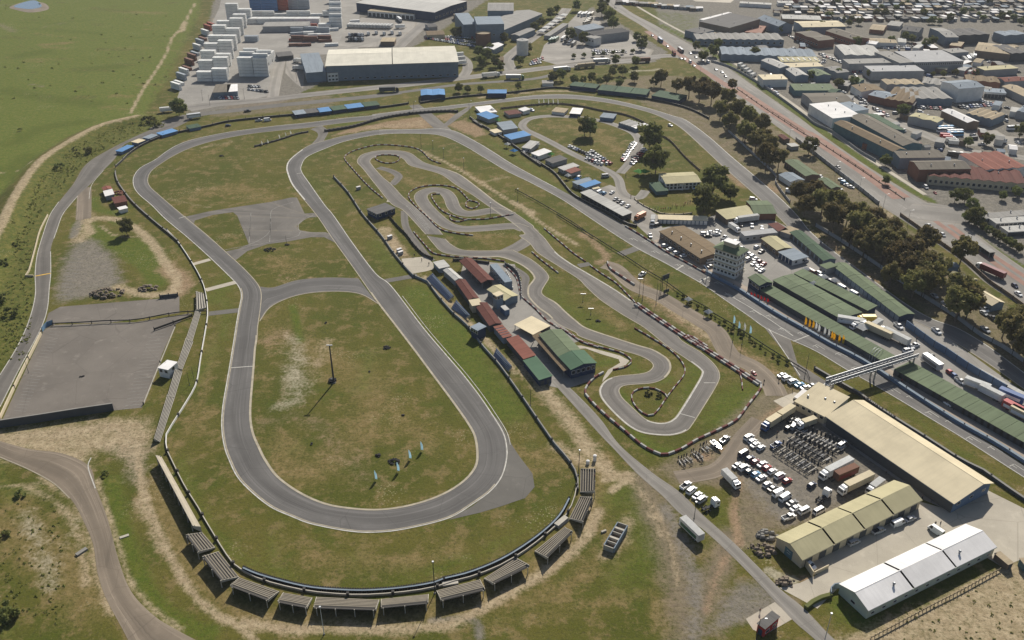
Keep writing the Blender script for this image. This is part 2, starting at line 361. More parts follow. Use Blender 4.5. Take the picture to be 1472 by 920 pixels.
area('mud', [(1000,640),(1095,560),(1150,560),(1262,640),(1330,700),(1240,742),(1120,765),(1130,790),(1060,790),(1050,700),(960,695),(945,672)], .9,3)
area('gravel', [(1050,660),(1140,580),(1262,640),(1300,690),(1130,755),(1090,720)],1,5)
stroke('red', [(1005,660),(1020,655)],18, .9, .7); stroke('red', [(1060,690),(1055,740),(1062,780)],16, .9, .7); stroke('red', [(1135,575),(1080,620),(1040,650)],16, .8, .8)
area('red', [(860,380),(930,400),(1000,460),(1100,520),(1150,560),(1100,560),(1000,490),(930,440)], .6,3); stroke('sand', [(880,390),(920,415),(1000,470),(1050,515)],12, .8, .6)
stroke('lush', [(1080,770),(1090,790)],40, .6, .7)
area('sand', [(1190,925),(1230,905),(1300,880),(1440,815),(1480,795),(1700,760),(1700,1100),(1190,1100)], .85,3); stroke('sand', [(1270,920),(1380,850),(1460,815)],16,1, .6)
stroke('pale', [(1106,822),(1125,832),(1140,836)],20,1, .4); stroke('red', [(1150,835),(1160,832)],14, .9)
stroke('pale', [(35,740),(60,790),(75,840)],34, .55, .9); stroke('pale', [(110,750),(90,790)],26, .4, .9); stroke('scrub', [(0,700),(50,705)],22, .8, .8); stroke('scrub', [(0,660),(15,720)],20, .7, .9); stroke('scrub', [(-5,890),(10,905)],30, .9, .8); stroke('sand', [(0,700),(60,695)],10, .7, .8); stroke('scrub', [(165,690),(150,670)],16, .6, .9)
area('paved', [(885,-300),(950,38),(1190,190),(1345,300),(1480,392),(3000,900),(3000,-300)],1,5)
area('mud', [(860,120),(930,108),(1000,110),(1100,175),(1160,215),(1260,292),(1400,400),(1500,480),(1500,560),(1400,500),(1320,445),(1245,392),(1160,320),(1060,232),(990,180),(930,152)], .75,3)
stroke('sand', [(1200,240),(1260,290),(1300,330)],10, .7, .7); stroke('sand', [(1120,190),(1180,230)],12, .6, .8); stroke('dry', [(1000,190),(1060,240),(1110,280)],30, .9, .7)
area('paved', [(270,170),(330,-100),(520,-100),(520,90),(400,150),(300,160)], .8,4); area('paved', [(480,80),(500,0),(700,0),(640,40),(590,70)], .8,4)
area('paved', [(790,60),(850,10),(960,75),(940,90),(800,95)], .9,3); area('mud', [(330,150),(480,135),(480,155),(300,170)], .7,3); stroke('pale', [(905,103),(950,100)],9, .9, .4)
for i in range(44):
 x, y = rnd.uniform(0,250), rnd.uniform(8,170); stroke(('lush', 'dry', 'scrub', 'dry')[i % 4],[(x, y),(x + rnd.uniform(20,70), y + rnd.uniform(-4,4))], rnd.uniform(6,18), rnd.uniform(.45, .9), .95)
for i in range(60):
 x, y = rnd.uniform(370,680), rnd.uniform(440,830); stroke('dry' if i % 3 else 'lush', [(x, y),(x + rnd.uniform(-20,20), y + rnd.uniform(10,40))], rnd.uniform(14,50), rnd.uniform(.2, .5), .95)
for i in range(60):
 x, y = rnd.uniform(0,260), rnd.uniform(0,150); stroke('scrub', [(x, y),(x + rnd.uniform(4,22), y + rnd.uniform(-2,2))], rnd.uniform(3,7), rnd.uniform(.7,1), .8)
stroke('sand', [(243,135),(262,100),(290,55),(322,6)],3, .8, .4); stroke('mud', [(60,40),(95,32)],6, .6, .9); stroke('mud', [(45,122),(62,124)],7, .8, .8); stroke('dry', [(50,48),(110,54)],9, .7, .9); stroke('scrub', [(140,70),(185,72)],9,1, .8); stroke('scrub', [(165,92),(205,94)],7, .9, .8); stroke('scrub', [(35,148),(70,138),(125,138)],3,1, .6); stroke('scrub', [(218,140),(245,95),(265,60),(285,15)],3,1, .7); stroke('mud', [(0,8),(20,6)],8, .6, .9); stroke('mud', [(0,35),(20,45)],14, .6, .9); stroke('mud', [(15,12),(65,14)],5, .9, .5)
nr = len(ys)
me = bpy.data.meshes.new('ground')
idx = np.arange(nr * NC).reshape(nr, NC)
q = np.stack([idx[:-1, :-1], idx[:-1,1:], idx[1:, 1:], idx[1:, :-1]],-1).reshape(-1,4)
me.vertices.add(nr * NC); me.vertices.foreach_set('co', np.stack([GX, GY, GZ],-1).ravel())
me.loops.add(q.size); me.loops.foreach_set('vertex_index', q.ravel())
me.polygons.add(len(q)); me.polygons.foreach_set('loop_start', np.arange(len(q)) * 4); me.polygons.foreach_set('loop_total', np.full(len(q),4))
me.update(calc_edges=True); me.shade_smooth()
for k, v in LAY.items():
 a = me.attributes.new(k, 'FLOAT', 'POINT'); a.data.foreach_set('value', v)
gm, t, b = newmat('turf_and_soil')
geo = nd(t, 'ShaderNodeNewGeometry'); pos = geo.outputs['Position']
nbig, nmid, nfine, nt_ = noise(t, pos, .018,4, .6), noise(t, pos, .14,7, .74), noise(t, pos, .9,5, .75), noise(t, pos, .35,6, .75)
col = mixrgb(t, ramp(t, nbig, .38, .62),(.070, .079, .011),(.108, .098, .020))
col = mixrgb(t, math_(t, 'MULTIPLY', ramp(t, noise(t, pos, .06,6, .7), .52, .66), .6), col, (.062, .086, .010))
col = mixrgb(t, math_(t, 'MULTIPLY', ramp(t, nmid, .49, .62), .8), col, (.185, .140, .058))
def at(k): n = nd(t, 'ShaderNodeAttribute'); n.attribute_name = k; return n.outputs['Fac']
jit = math_(t, 'ADD', math_(t, 'MULTIPLY_ADD', nmid, 1.5,-.75), math_(t, 'MULTIPLY_ADD', nfine, 1.0,-.5))
def layer(col, k, c1, c2, lo=.3, hi=.75, amt=1.0, j=1.0):
 a = at(k); a2 = math_(t, 'ADD', a, math_(t, 'MULTIPLY', jit, math_(t, 'MULTIPLY', ramp(t, a, 0.0, .12), j)))
 f = math_(t, 'MULTIPLY', ramp(t, a2, lo, hi), amt)
 return mixrgb(t, f, col, mixrgb(t, ramp(t, nt_, .38, .66), c1, c2))
col = layer(col, 'field', (.086, .120, .015),(.140, .146, .030), .2, .6)
col = layer(col, 'paved', (.15, .14, .122),(.23, .21, .18), .2, .6)
col = layer(col, 'dry', (.155, .116, .042),(.27, .198, .092), .2,1.0, .8)
col = layer(col, 'lush', (.070, .100, .011),(.108, .120, .019), .1, .95)
col = layer(col, 'scrub', (.066, .086, .014),(.150, .135, .034), .25, .7, .95)
col = layer(col, 'mud', (.17, .135, .098),(.235, .19, .13), .1,1.0, .85)
col = layer(col, 'gravel', (.165, .15, .13),(.23, .205, .17), .15, .95, .9)
col = layer(col, 'red', (.27, .18, .115),(.36, .25, .16), .15,1.0, .8)
col = layer(col, 'sand', (.31, .24, .15),(.46, .37, .245), .15, .95, .9)
col = layer(col, 'pale', (.28, .25, .17),(.42, .38, .28), .2, .85, .9,1)
# fine tuft speckle: pale dry stems and dark hollows
spk = ramp(t, noise(t, pos, 1.7,4, .8), .54, .68); col = mixrgb(t, math_(t, 'MULTIPLY', spk, .42), col, (.27, .21, .10))
mas = nd(t, 'ShaderNodeTexVoronoi'); mas.inputs['Scale'].default_value = 1.0; t.links.new(pos, mas.inputs['Vector'])
patch = ramp(t, noise(t, pos, .035,3), .56, .68)
dots = math_(t, 'MULTIPLY', math_(t, 'LESS_THAN', mas.outputs['Distance'], .27), math_(t, 'MULTIPLY', patch, .45)); col = mixrgb(t, dots, col, (.40, .35, .22))
col = mixrgb(t, math_(t, 'MULTIPLY', ramp(t, nfine, .52, .34), .48), col, (.035, .038, .014))
t.links.new(col, b.inputs['Base Color']); b.inputs['Roughness'].default_value = .95; b.inputs['Specular IOR Level'].default_value = .1
bp = nd(t, 'ShaderNodeBump'); bp.inputs['Strength'].default_value = .55; bp.inputs['Distance'].default_value = .5
t.links.new(nfine, bp.inputs['Height']); t.links.new(bp.outputs[0], b.inputs['Normal'])
me.materials.append(gm)
go = bpy.data.objects.new('ground', me); COL.objects.link(go); tag(go, kind='structure')

# ------------------------------------------------------------------ asphalt, lines, kerbs
def asphalt(name, c, streak=.35, patch=.3):
 m, t, b = newmat(name)
 geo = nd(t, 'ShaderNodeNewGeometry'); pos = geo.outputs['Position']; uv = nd(t, 'ShaderNodeUVMap').outputs[0]
 f = noise(t, pos, .05,5, .6); f2 = noise(t, pos, 1.1,4, .7); f3 = noise(t, pos, .22,4, .6)
 col = mixrgb(t, ramp(t, f, .3, .7), tuple(x * .86 for x in c), tuple(x * 1.12 for x in c))
 col = mixrgb(t, math_(t, 'MULTIPLY', ramp(t, f3, .55, .75), patch), col, tuple(x * 1.45 + .01 for x in c))
 col = mixrgb(t, math_(t, 'MULTIPLY', ramp(t, f2, .5, .8), .25), col, tuple(x * .6 for x in c))
 if streak:
  st = noise(t, scaled(t, uv, (9, .012,1)),1.0,3, .6); col = mixrgb(t, math_(t, 'MULTIPLY', ramp(t, st, .5, .7), streak * 1.4), col, tuple(x * 1.75 + .02 for x in c))
  st = noise(t, scaled(t, uv, (14, .018,1)),1.0,3, .6); col = mixrgb(t, math_(t, 'MULTIPLY', ramp(t, st, .52, .72), streak * 1.7), col, tuple(x * .5 for x in c))
 if streak:   # rubbered line wandering across the width, dust washed in from the edges
  sx = nd(t, 'ShaderNodeSeparateXYZ'); t.links.new(uv, sx.inputs[0]); u_ = sx.outputs[0]
  w_ = math_(t, 'MULTIPLY_ADD', noise(t, scaled(t, uv, (0, .007,1)),1.0,2),1.6,-.3)
  d_ = math_(t, 'ABSOLUTE', math_(t, 'SUBTRACT', u_, w_)); col = mixrgb(t, math_(t, 'MULTIPLY', ramp(t, d_, .26, .04), .38), col, tuple(x * .48 for x in c))
  e_ = math_(t, 'ADD', math_(t, 'ABSOLUTE', math_(t, 'SUBTRACT', u_, .5)), math_(t, 'MULTIPLY_ADD', f3, .22,-.11)); col = mixrgb(t, math_(t, 'MULTIPLY', ramp(t, e_, .42, .52), .45), col, (.20, .165, .115))
 # sealed cracks
 wv = nd(t, 'ShaderNodeTexVoronoi'); wv.feature = 'DISTANCE_TO_EDGE'; wv.inputs['Scale'].default_value = .055; t.links.new(pos, wv.inputs['Vector'])
 ck = math_(t, 'MULTIPLY', math_(t, 'LESS_THAN', wv.outputs[0], .006), .35); col = mixrgb(t, ck, col, tuple(x * .55 for x in c))
 t.links.new(col, b.inputs['Base Color']); b.inputs['Roughness'].default_value = .85; b.inputs['Specular IOR Level'].default_value = .25
 M[name] = m; return m
asphalt('tar_track', (.118, .112, .106)); asphalt('tar_straight', (.150, .142, .132), .3, .4); asphalt('tar_kart', (.155, .142, .127), .3)
asphalt('tar_old', (.140, .128, .113), .2, .5); asphalt('tar_brown', (.195, .158, .118), .35, .4); asphalt('tar_road', (.215, .200, .178), .25, .3); asphalt('tar_pale', (.27, .25, .22), .2, .3)
asphalt('tar_lot', (.155, .137, .117),0, .75); asphalt('tar_runoff', (.125, .117, .104),0, .5)
asphalt('slab', (.40, .36, .29),0, .4); asphalt('slab_pit', (.36, .30, .24), .2, .4); asphalt('yard_grey', (.25, .235, .21),0, .4)
M['line'] = mat('line_paint', (.47, .455, .41), rough=.8, var=.25, scale=.5, dirt=.55, dirtcol=(.2, .19, .17)); M['line_cream'] = mat('line_cream', (.36, .32, .24), rough=.85, var=.2, scale=.4, dirt=.6, dirtcol=(.24, .2, .15))
M['line_faint'] = mat('line_faint', (.26, .25, .23), rough=.85, var=.3, scale=.5, dirt=.6, dirtcol=(.15, .14, .13)); M['line_yellow'] = mat('line_yellow', (.62, .38, .06), rough=.8)
M['busway'] = mat('busway_red', (.26, .155, .12), rough=.9, var=.12, scale=.2, dirt=.3)
def sheet(name, L, R, m, z, uvlen=None, kind='structure', parent=None):
 """ribbon between two sampled world lines"""
 L, R = np.asarray(L), np.asarray(R); n, k = len(L), len(R); me = bpy.data.meshes.new(name)
 vs = [(*p, z) for p in L] + [(*p, z) for p in R]; fs = []; i = j = 0
 while i < n - 1 or j < k - 1:
  if j == k - 1 or (i < n - 1 and np.hypot(*(L[i + 1] - R[j])) <= np.hypot(*(L[i] - R[j + 1]))): f = (i, n + j, i + 1); i += 1
  else: f = (i, n + j, n + j + 1); j += 1
  a, b, c = [np.array(vs[q][:2]) for q in f]; cr = (b - a)[0] * (c - a)[1] - (b - a)[1] * (c - a)[0]
  if abs(cr) > 1e-7: fs.append(f if cr > 0 else f[::-1])
 me.from_pydata(vs, [], fs); s = [np.r_[0, np.cumsum(np.hypot(*np.diff(q, axis=0).T))] for q in (L, R)]
 uvl = me.uv_layers.new(name='UVMap')
 for li, lp in enumerate(me.loops): vi = lp.vertex_index; uvl.data[li].uv = (0.0, s[0][vi]) if vi < n else (1.0, s[1][vi - n])
 me.materials.append(M[m]); o = link(name, me, parent)
 if kind: o['kind'] = kind
 return o
def road(name, Lp, Rp, m, z=.06, n=None):
 nl = n or max(30,6 * max(len(Lp), len(Rp)))
 L, _ = crom(W2(Lp), nl); R, _ = crom(W2(Rp), nl)
 sheet(name, L, R, m, z); return L, R
def offset(c, d):
 tn = np.gradient(c, axis=0); tn /= np.linalg.norm(tn, axis=1)[:, None] + 1e-9
 return c + np.stack([-tn[:, 1], tn[:, 0]],-1) * d
def lane(name, pts, w, m, z=.06, n=None, closed=False, kind='structure'):
 c, L = crom(W2(pts), n or max(20,8 * len(pts)), closed)
 return c, sheet(name, offset(c, w / 2), offset(c, -w / 2), m, z, kind=kind)
def edge(name, c, w, m, z=.09, d=0.0): sheet(name, offset(c, d + w / 2), offset(c, d - w / 2), m, z)
def lot(name, pts, m, z=.03, smooth=False, parent=None):
 w = W2(pts)
 if smooth: w = [tuple(p) for p in crom(w, len(w) * 6, True)[0][:-1]]
 tris = tessellate_polygon([[Vector((*p, 0)) for p in w]])
 fs = []
 for a, b, c in tris:
  cr = (w[b][0] - w[a][0]) * (w[c][1] - w[a][1]) - (w[b][1] - w[a][1]) * (w[c][0] - w[a][0])
  fs.append((a, b, c) if cr > 0 else (a, c, b))
 me = bpy.data.meshes.new(name); me.from_pydata([(*p, z) for p in w],[], fs); me.uv_layers.new(name='UVMap')
 me.materials.append(M[m]); o = link(name, me, parent); o['kind'] = 'structure'; return o
def marks(name, segs, w, m='line', z=.095):
 mb = MB()
 for a, b in segs:
  p, q = P(*a), P(*b); d = (q - p).normalized(); nn = Vector((-d.y, d.x, 0)) * w / 2; u = Vector((0,0, z))
  vs = [p - nn + u, q - nn + u, q + nn + u, p + nn + u]
  mb.add(vs, [(0,1,2,3)])
 o = mb.build(name, M[m]); o['kind'] = 'structure'; return o

# main circuit, clockwise pieces (edges read off the photograph, laid on the ground)
A1 = [(540,165.5),(488,170.6),(446,176),(405,180),(364,185),(322,191),(281,199.5),(258,207),(240,217),(223,229.5),(202,241),(192,254),(192,268),(200,280),(217,294.5),(237.5,315),(271,343),(302,371),(333,401),(343,413),(346.4,425.6),(343,444),(339,467),(337,480),(332,511),(325.7,548),(319.5,585),(318,614),(321.6,641),(328,660),(340,685),(358,705),(388,729),(420,743.5),(448,754),(500,764),(538,766),(583,761),(645,745.5),(680,725),(706,706),(722,685),(729,660),(729,641),(723.6,621),(707,594),(688.5,567),(666,538),(641,509),(608,470),(562.6,411),(540,392.6),(507,349),(480,310),(467,294.5),(446.5,265.6),(434,247),(434,237),(442,225.4),(467,214),(498,202.7),(540,194),(565,192)]
A2 = [(540,171.5),(480,178.6),(440,184),(384.5,189.5),(343,195.4),(302,204),(271,214),(250,224),(237.5,231.5),(219,245),(213,257),(216,268),(231,282),(258,305),(297,337),(326.7,363.7),(351.5,386.4),(370,407),(376,421.5),(375,442),(371,470),(370,488),(368,501),(366,528),(364,552),(361.5,584),(362,606),(366,625),(374,643),(382.5,660),(400,684),(430,706),(465,722),(500,729),(545,731.5),(590,725),(630,712),(660,695),(678,677),(684.4,660),(682,631),(672,610),(649,577),(624.5,544),(595.6,505),(566.7,467),(540,432),(508.5,386.4),(477.5,343),(455.8,311),(434,284),(419.6,265.6),(413.4,251),(411.4,241),(415.5,230.5),(430,218),(446.5,208),(469,201.6),(498,194.4),(540,187),(565,186)]
oL, oR = road('oval_track', A1, A2, 'tar_track', .06,420)
S1 = [(545,187),(562.6,186.3),(604,185.5),(628.7,184.5),(655.5,189),(686.5,204.7),(707,217),(738,236.7),(780,259.5),(823,282),(864.5,303.5),(906,328.6),(937,347),(968,366),(1016,393.6),(1063,419.4),(1115,452.5),(1166.5,481.4),(1193,497),(1244,524.5),(1316.5,571),(1378.5,611),(1430,642),(1480,674),(1560,724)]
S2 = [(545,193.6),(562.6,192.3),(604,192.3),(635,195.4),(666,209),(697,227.4),(728,246),(761,262),(802.6,284),(833.6,304),(875,331.7),(916,357.5),(953,377),(980,392),(1009.6,409),(1042.6,432),(1075.6,454.5),(1100,472),(1130,486),(1172,505),(1217,532),(1267,560),(1337,602),(1378.5,627),(1430,660),(1480,692),(1560,742)]
sL, sR = road('main_straight', S1, S2, 'tar_straight', .064,220)
U1 = [(535,164.6),(587.4,158),(645,152),(707,144.5),(771.6,136.8),(823,136.3),(875,142.5),(926.5,154),(968,166.5),(987,173),(1018,195.4),(1051,224.3),(1088,255.3),(1121,284),(1146,309),(1166.5,334),(1200,362),(1245,395),(1300,435),(1340,458),(1378,472),(1420,497),(1457,524),(1500,556)]
U2 = [(535,172),(562.6,168.5),(624.5,160),(686.5,151.8),(738,145.6),(771.6,142.5),(823,142.5),(875,148.3),(926.5,160),(957.5,172),(980.6,186),(1011.6,214),(1042.6,243),(1075.6,272),(1104.5,298.7),(1131,325.5),(1150,348),(1185,378),(1235,415),(1290,450),(1330,470),(1358,484),(1389,503),(1430,530),(1480,566)]
uL, uR = road('back_loop_track', U1, U2, 'tar_straight', .068,220)
road('link_track', [(446,186),(455,190),(457,196),(450,205),(440,214),(430,220)],[(462,180),(470,186),(472,190),(468,198),(464,204),(455,213)], 'tar_old', .056,24)
arcL, arcR = road('oval_link_track', [(372,412),(393,413),(426,403),(467,399),(515,400)],[(374,462),(389,442),(415.5,428.7),(446.5,421.5),(488,419.4),(519,423.6),(543,437)], 'tar_track', .052,40)
lot('skid_pan', [(255,302),(265,312),(300,304),(333,298.7),(388.7,290.4),(418,284),(427,284),(438,307),(452,306),(456,312),(441,313),(427,325),(431,331),(448,334),(468,334),(480,338),(484,350),(466,341),(446.5,341),(415.5,347),(384.5,351),(355.6,361),(339,374),(338,385),(322,362),(343,357.5),(357.7,351),(349.4,330.6),(341,310),(335,305),(306,309),(280,317),(278,325)], 'tar_old', .035)
lot('run_off', [(729,655),(723.6,621),(707,594),(720,608),(736,640),(747,656.5),(765.5,681),(768.5,700),(755,716),(720,728),(690,737),(645,747.5),(680,727),(706,706),(722,685)], 'tar_runoff', .045)
lot('cross_road', [(588,152),(602,150),(622,164),(648,186),(652,192),(630,190),(610,172)], 'tar_old', .04)
lot('cross_road', [(640,183),(648,178),(672,160),(680,152),(672,154),(655,164),(636,180)], 'tar_old', .042)
lot('escape_road', [(1098,470),(1118,480),(1136,488),(1146,522),(1200,556),(1180,560),(1150,545),(1130,510)], 'tar_old', .058)
# edge lines and kerbs of the circuit
def sub(c, a, b): n = len(c); return c[int(a * n):int(b * n)]
edge('track_edge_line', oL, .4, 'line', .085, .2); edge('track_edge_line', oR, .35, 'line_cream', .085,-.2)
edge('track_kerb', sub(oL, .36, .60), .45, 'line_cream', .10, .75); edge('track_kerb', sub(oR, .40, .72), .5, 'line_cream', .10,-.6)
edge('track_kerb', sub(oR, .84, .93), .8, 'line', .10,-.5)
edge('track_edge_line', sub(sL, .0, .36), .4, 'line', .088,-.3); edge('track_edge_line', sub(sR, .0,1), .35, 'line', .088, .3)
edge('track_edge_line', uL, .45, 'line', .09,-.4); edge('track_edge_line', uR, .35, 'line_cream', .09, .4)
edge('track_edge_line', arcR, .4, 'line_cream', .08, .3); edge('track_edge_line', sub(oL, .62, .74), .25, 'line', .088,-1.2)
# start grid, pit boxes, skid pan arcs, crossing lines
g = []
for i in range(26):
 f = .50 + i * .0185; k = int(f * len(sL)); a, c = sL[k], sR[k]
 p = a + (c - a) * (.28 if i % 2 else .62); tn = (sL[min(k + 2, len(sL) - 1)] - sL[k]); tn /= np.linalg.norm(tn); nn = np.array([-tn[1], tn[0]])
 g.append((p - nn * 1.3, p + nn * 1.3)); g.append((p, p + tn * 2.0)); g.append((p + nn * 1.3, p + nn * 1.3 + tn * 4.5))
mb = MB()
for a, c in g:
 d = (c - a) / np.linalg.norm(c - a); nn = np.array([-d[1], d[0]]) * .14
 mb.add([(*(a - nn), .092),(*(c - nn), .092),(*(c + nn), .092),(*(a + nn), .092)],[(0,1,2,3)])
o = mb.build('grid_marking', M['line']); o['kind'] = 'structure'
marks('start_line', [((1006,405),(1021,397)),((972,388),(982,381.5))], .7); marks('track_marking', [((332,529),(365,526.5)),((427,250),(434,248.5)),((1166,481),(1140,491))], .5)
marks('lane_marking', [((1042,421),(1075,440)),((1075,440),(1110,462)),((1110,462),(1140,483)),((1105,473),(1150,540))], .35)
def arcs(name, lists, w, m, z):
 mb = MB()
 for pts in lists:
  c, _ = crom(W2(pts),30); l, r = offset(c, w / 2), offset(c, -w / 2)
  for i in range(29): mb.add([(*r[i], z),(*r[i + 1], z),(*l[i + 1], z),(*l[i], z)],[(0,1,2,3)])
 o = mb.build(name, M[m]); o['kind'] = 'structure'; return o
arcs('skid_pan_marking', [zz(240,150,[(585,755),(575,920)]), zz(240,310,[(582,0),(572,190)]), zz(240,310,[(720,0),(718,100),(660,160),(560,205),(400,240)]), zz(240,150,[(880,680),(740,730),(722,800),(718,920)]), zz(240,310,[(720,60),(715,185)]), zz(240,310,[(560,215),(740,180),(900,145),(930,110)]), zz(240,150,[(1020,770),(930,820),(915,850),(940,885),(1110,895)])], .3, 'line_faint', .06)
edge('verge_line', crom(W2([(257,314),(267,311)]),6)[0], .5, 'line', .07)

# kart circuit
KL = zz(480,150,[(640,905),(550,805),(480,735),(400,690),(300,570),(205,450),(165,405),(175,370),(210,345),(300,324),(400,320),(480,327),(540,345),(585,378),(640,410),(780,452),(880,492),(1000,580),(1130,680),(1250,752),(1380,842)]) + zz(720,310,[(230,90),(300,155),(380,255),(480,330),(600,400),(800,520),(1000,660),(1200,810)]) + zz(960,470,[(100,100),(230,180),(320,260),(358,330),(340,400),(250,550),(160,690)]) + zz(720,470,[(1290,722),(1220,748),(1130,755),(1000,740),(910,702),(820,630),(730,535),(692,475),(692,425),(730,375),(800,347),(900,335),(970,328),(1030,312),(1063,275),(1040,237),(960,197),(800,150),(560,70)]) + zz(720,310,[(520,812),(400,755),(330,690),(260,640),(200,575),(188,540),(192,495),(222,455),(232,430),(200,385),(120,332),(0,290)]) + zz(480,310,[(1050,290),(900,280),(760,255),(690,190),(650,140)])
KR = zz(480,150,[(757,908),(690,830),(560,715),(480,645),(400,560),(330,500),(265,425),(250,395),(275,370),(330,355),(400,355),(450,362),(490,385),(530,425),(620,450),(750,490),(850,560),(950,620),(1050,690),(1130,745),(1250,830),(1330,900)]) + zz(720,310,[(130,140),(200,190),(260,260),(400,350),(540,440),(600,500),(700,590),(850,690),(1000,780),(1150,900)]) + zz(720,470,[(1290,220),(1385,290),(1400,330),(1340,440),(1240,600),(1200,645)]) + zz(720,470,[(1150,668),(1080,668),(1000,640),(900,550),(840,490),(820,440),(850,410),(920,400),(1050,390),(1130,360),(1175,310),(1180,260),(1150,215),(1060,160),(960,130),(820,85),(600,10)]) + zz(720,310,[(520,730),(450,670),(380,605),(300,560),(282,530),(300,490),(330,440),(325,410),(280,360),(200,300),(90,245)]) + zz(480,310,[(1240,240),(1060,245),(900,240),(820,205),(772,162)])
kL, kR = road('kart_track', KL, KR, 'tar_kart', .06,520)
edge('kart_edge_line', kL, .35, 'line_cream', .085, .1); edge('kart_edge_line', kR, .35, 'line_cream', .085,-.1)
kc, _ = lane('kart_loop_track', zz(480,150,[(1240,770),(1120,740),(960,762),(880,752),(835,715),(808,650),(765,608),(690,595),(625,615),(605,650),(640,710),(720,790),(800,845),(900,868),(1050,862),(1250,848),(1330,870)]),7.6, 'tar_kart', .055,90)
edge('kart_edge_line', offset(kc, 3.8), .3, 'line_cream', .08); edge('kart_edge_line', offset(kc, -3.8), .3, 'line_cream', .08)
lane('kart_link_track', zz(720,310,[(20,262),(120,215),(200,160),(215,120),(170,80)]),8, 'tar_kart', .05)
edge('kart_kerb', sub(kL, .27, .37), .55, 'line_cream', .10,-.3); edge('kart_kerb', sub(kL, .44, .52), .55, 'line', .10,-.3); edge('kart_kerb', sub(kR, .60, .68), .55, 'line', .10, .3); edge('kart_kerb', sub(kL, .66, .74), .55, 'line', .10,-.3); edge('kart_kerb', sub(kR, .74, .86), .55, 'line_cream', .10, .3); edge('kart_kerb', sub(kL, .84, .95), .55, 'line_cream', .10,-.3)
marks('grid_marking', [(a, b) for a, b in zip(zz(480,150,[(505,705),(525,715),(545,720),(565,730),(585,745)]), zz(480,150,[(645,880),(660,885),(660,875),(665,870),(670,865)]))], .22, 'line_faint')
marks('track_marking', [zz(720,470,[(1240,602),(1350,632)]), zz(960,470,[(250,390),(330,390)])], .35)
lane('kart_link_path', zz(480,150,[(310,440),(400,465),(450,500),(425,540),(400,560)]),5, 'tar_old', .045); lane('kart_link_path', zz(480,150,[(370,670),(440,672)]),4, 'slab', .048)
lane('kart_side_path', zz(480,150,[(490,740),(495,830),(520,890),(570,960),(640,1050),(680,1090)]),4, 'tar_old', .045); lane('kart_side_path', zz(720,310,[(20,340),(110,380),(170,430),(160,500),(170,560),(260,650),(350,720)]),4, 'tar_old', .045)
lot('kart_paddock', [(668,374),(740,380),(752,420),(758,430),(800,462),(835,490),(800,500),(850,520),(856,545),(812,560),(790,555),(720,470),(660,400)], 'yard_grey', .035)
lot('concrete_apron', zz(480,310,[(470,300),(640,285),(690,330),(697,372),(640,388),(545,405),(480,330)]), 'slab', .05)
lot('kart_path', zz(720,470,[(480,130),(560,130),(700,165),(830,200),(895,235),(870,265),(790,290),(745,345),(705,385),(715,350),(745,300),(830,250),(820,225),(700,190),(590,150),(500,155)]), 'slab', .05)

# roads, lots and paths round the circuit
road('perimeter_road', [(-30,580),(0,539),(24,500),(41,463),(50.6,425.6),(50.6,392.6),(53.7,366),(62,337),(72,309),(84.7,290.4),(105,265),(124,236),(157,215),(206,191),(240,178),(262,165)],[(-30,625),(0,585),(29,528),(58,474),(68,444),(71,413),(73,392.6),(72.7,361.6),(77.4,343),(91,307),(111.5,282),(130,265),(148.7,245),(165,228.5),(180,207),(210,198),(258,181),(285,165)], 'tar_old', .05,90)
pc, _ = crom(W2([(0,585),(29,528),(58,474),(68,444),(71,413),(73,392.6),(72.7,361.6)]),40); edge('road_edge_line', pc, .35, 'line', .075)
pc, _ = crom(W2([(77.4,343),(82,330),(91,307),(111.5,282)]),30); edge('road_edge_line', pc, .35, 'line', .075)
pc, _ = crom(W2([(0,539),(24,500),(41,463),(50.6,425.6),(50.6,392.6),(53.7,366),(62,337),(72,309),(84.7,290)]),60); edge('road_edge_line', pc, .35, 'line', .075)
pc, _ = crom(W2([(128,286),(132,265.6),(148.7,245)]),30); edge('road_edge_line', pc, .3, 'line', .075)
marks('speed_hump', [((51,397),(73,393))], .9, 'line_yellow')
lane('branch_road', [(121,270),(121,290),(120,315)],8, 'tar_brown', .042)
lot('car_park', [(62,476),(77.4,467),(196,463),(276,450),(252,467),(233,509),(223,540),(204,586),(165,590),(60,604),(0,614.5),(-10,610),(4,602),(60,482)], 'tar_lot', .03)
lot('upper_car_park', [(70,450),(86.7,441),(223,430),(258,425.6),(258,450),(157,464),(80.5,465),(62,475)], 'tar_lot', .034)
seg = []
for i in range(26):
 f = i / 25; a = np.array((20,590)) * (1 - f) + np.array((72,476)) * f; seg.append((tuple(a),(a[0] + 17 - 2 * f, a[1] + 1.5)))
for i in range(24):
 f = i / 23; a = np.array((178,588)) * (1 - f) + np.array((216,476)) * f; seg.append((tuple(a),(a[0] + 24, a[1] - 2)))
for i in range(12):
 f = i / 11; a = np.array((83,428)) * (1 - f) + np.array((100,372)) * f; seg.append((tuple(a),(a[0] + 20, a[1] + 1)))
marks('parking_marking', seg, .16, 'line_faint', .06)
road('dirt_road', [(-40,636),(0,658),(39.5,675),(76,695),(103.4,719),(121.7,752.6),(134,783),(140,822.5),(152,859),(179.5,911),(215,980)],[(-20,628),(40,645),(90,652),(128,670),(138.4,701),(155,746.5),(170.4,804),(188.6,850),(219,883),(252.5,904.7),(330,945)], 'tar_brown', .05,60)
pc, _ = crom(W2([(0,657),(39.5,674),(76,694),(100,716)]),24); edge('road_edge_line', pc, .35, 'line_cream', .075); pc, _ = crom(W2([(131,658),(127,667),(128,677),(137,702)]),24); edge('road_edge_line', pc, .35, 'line', .075)
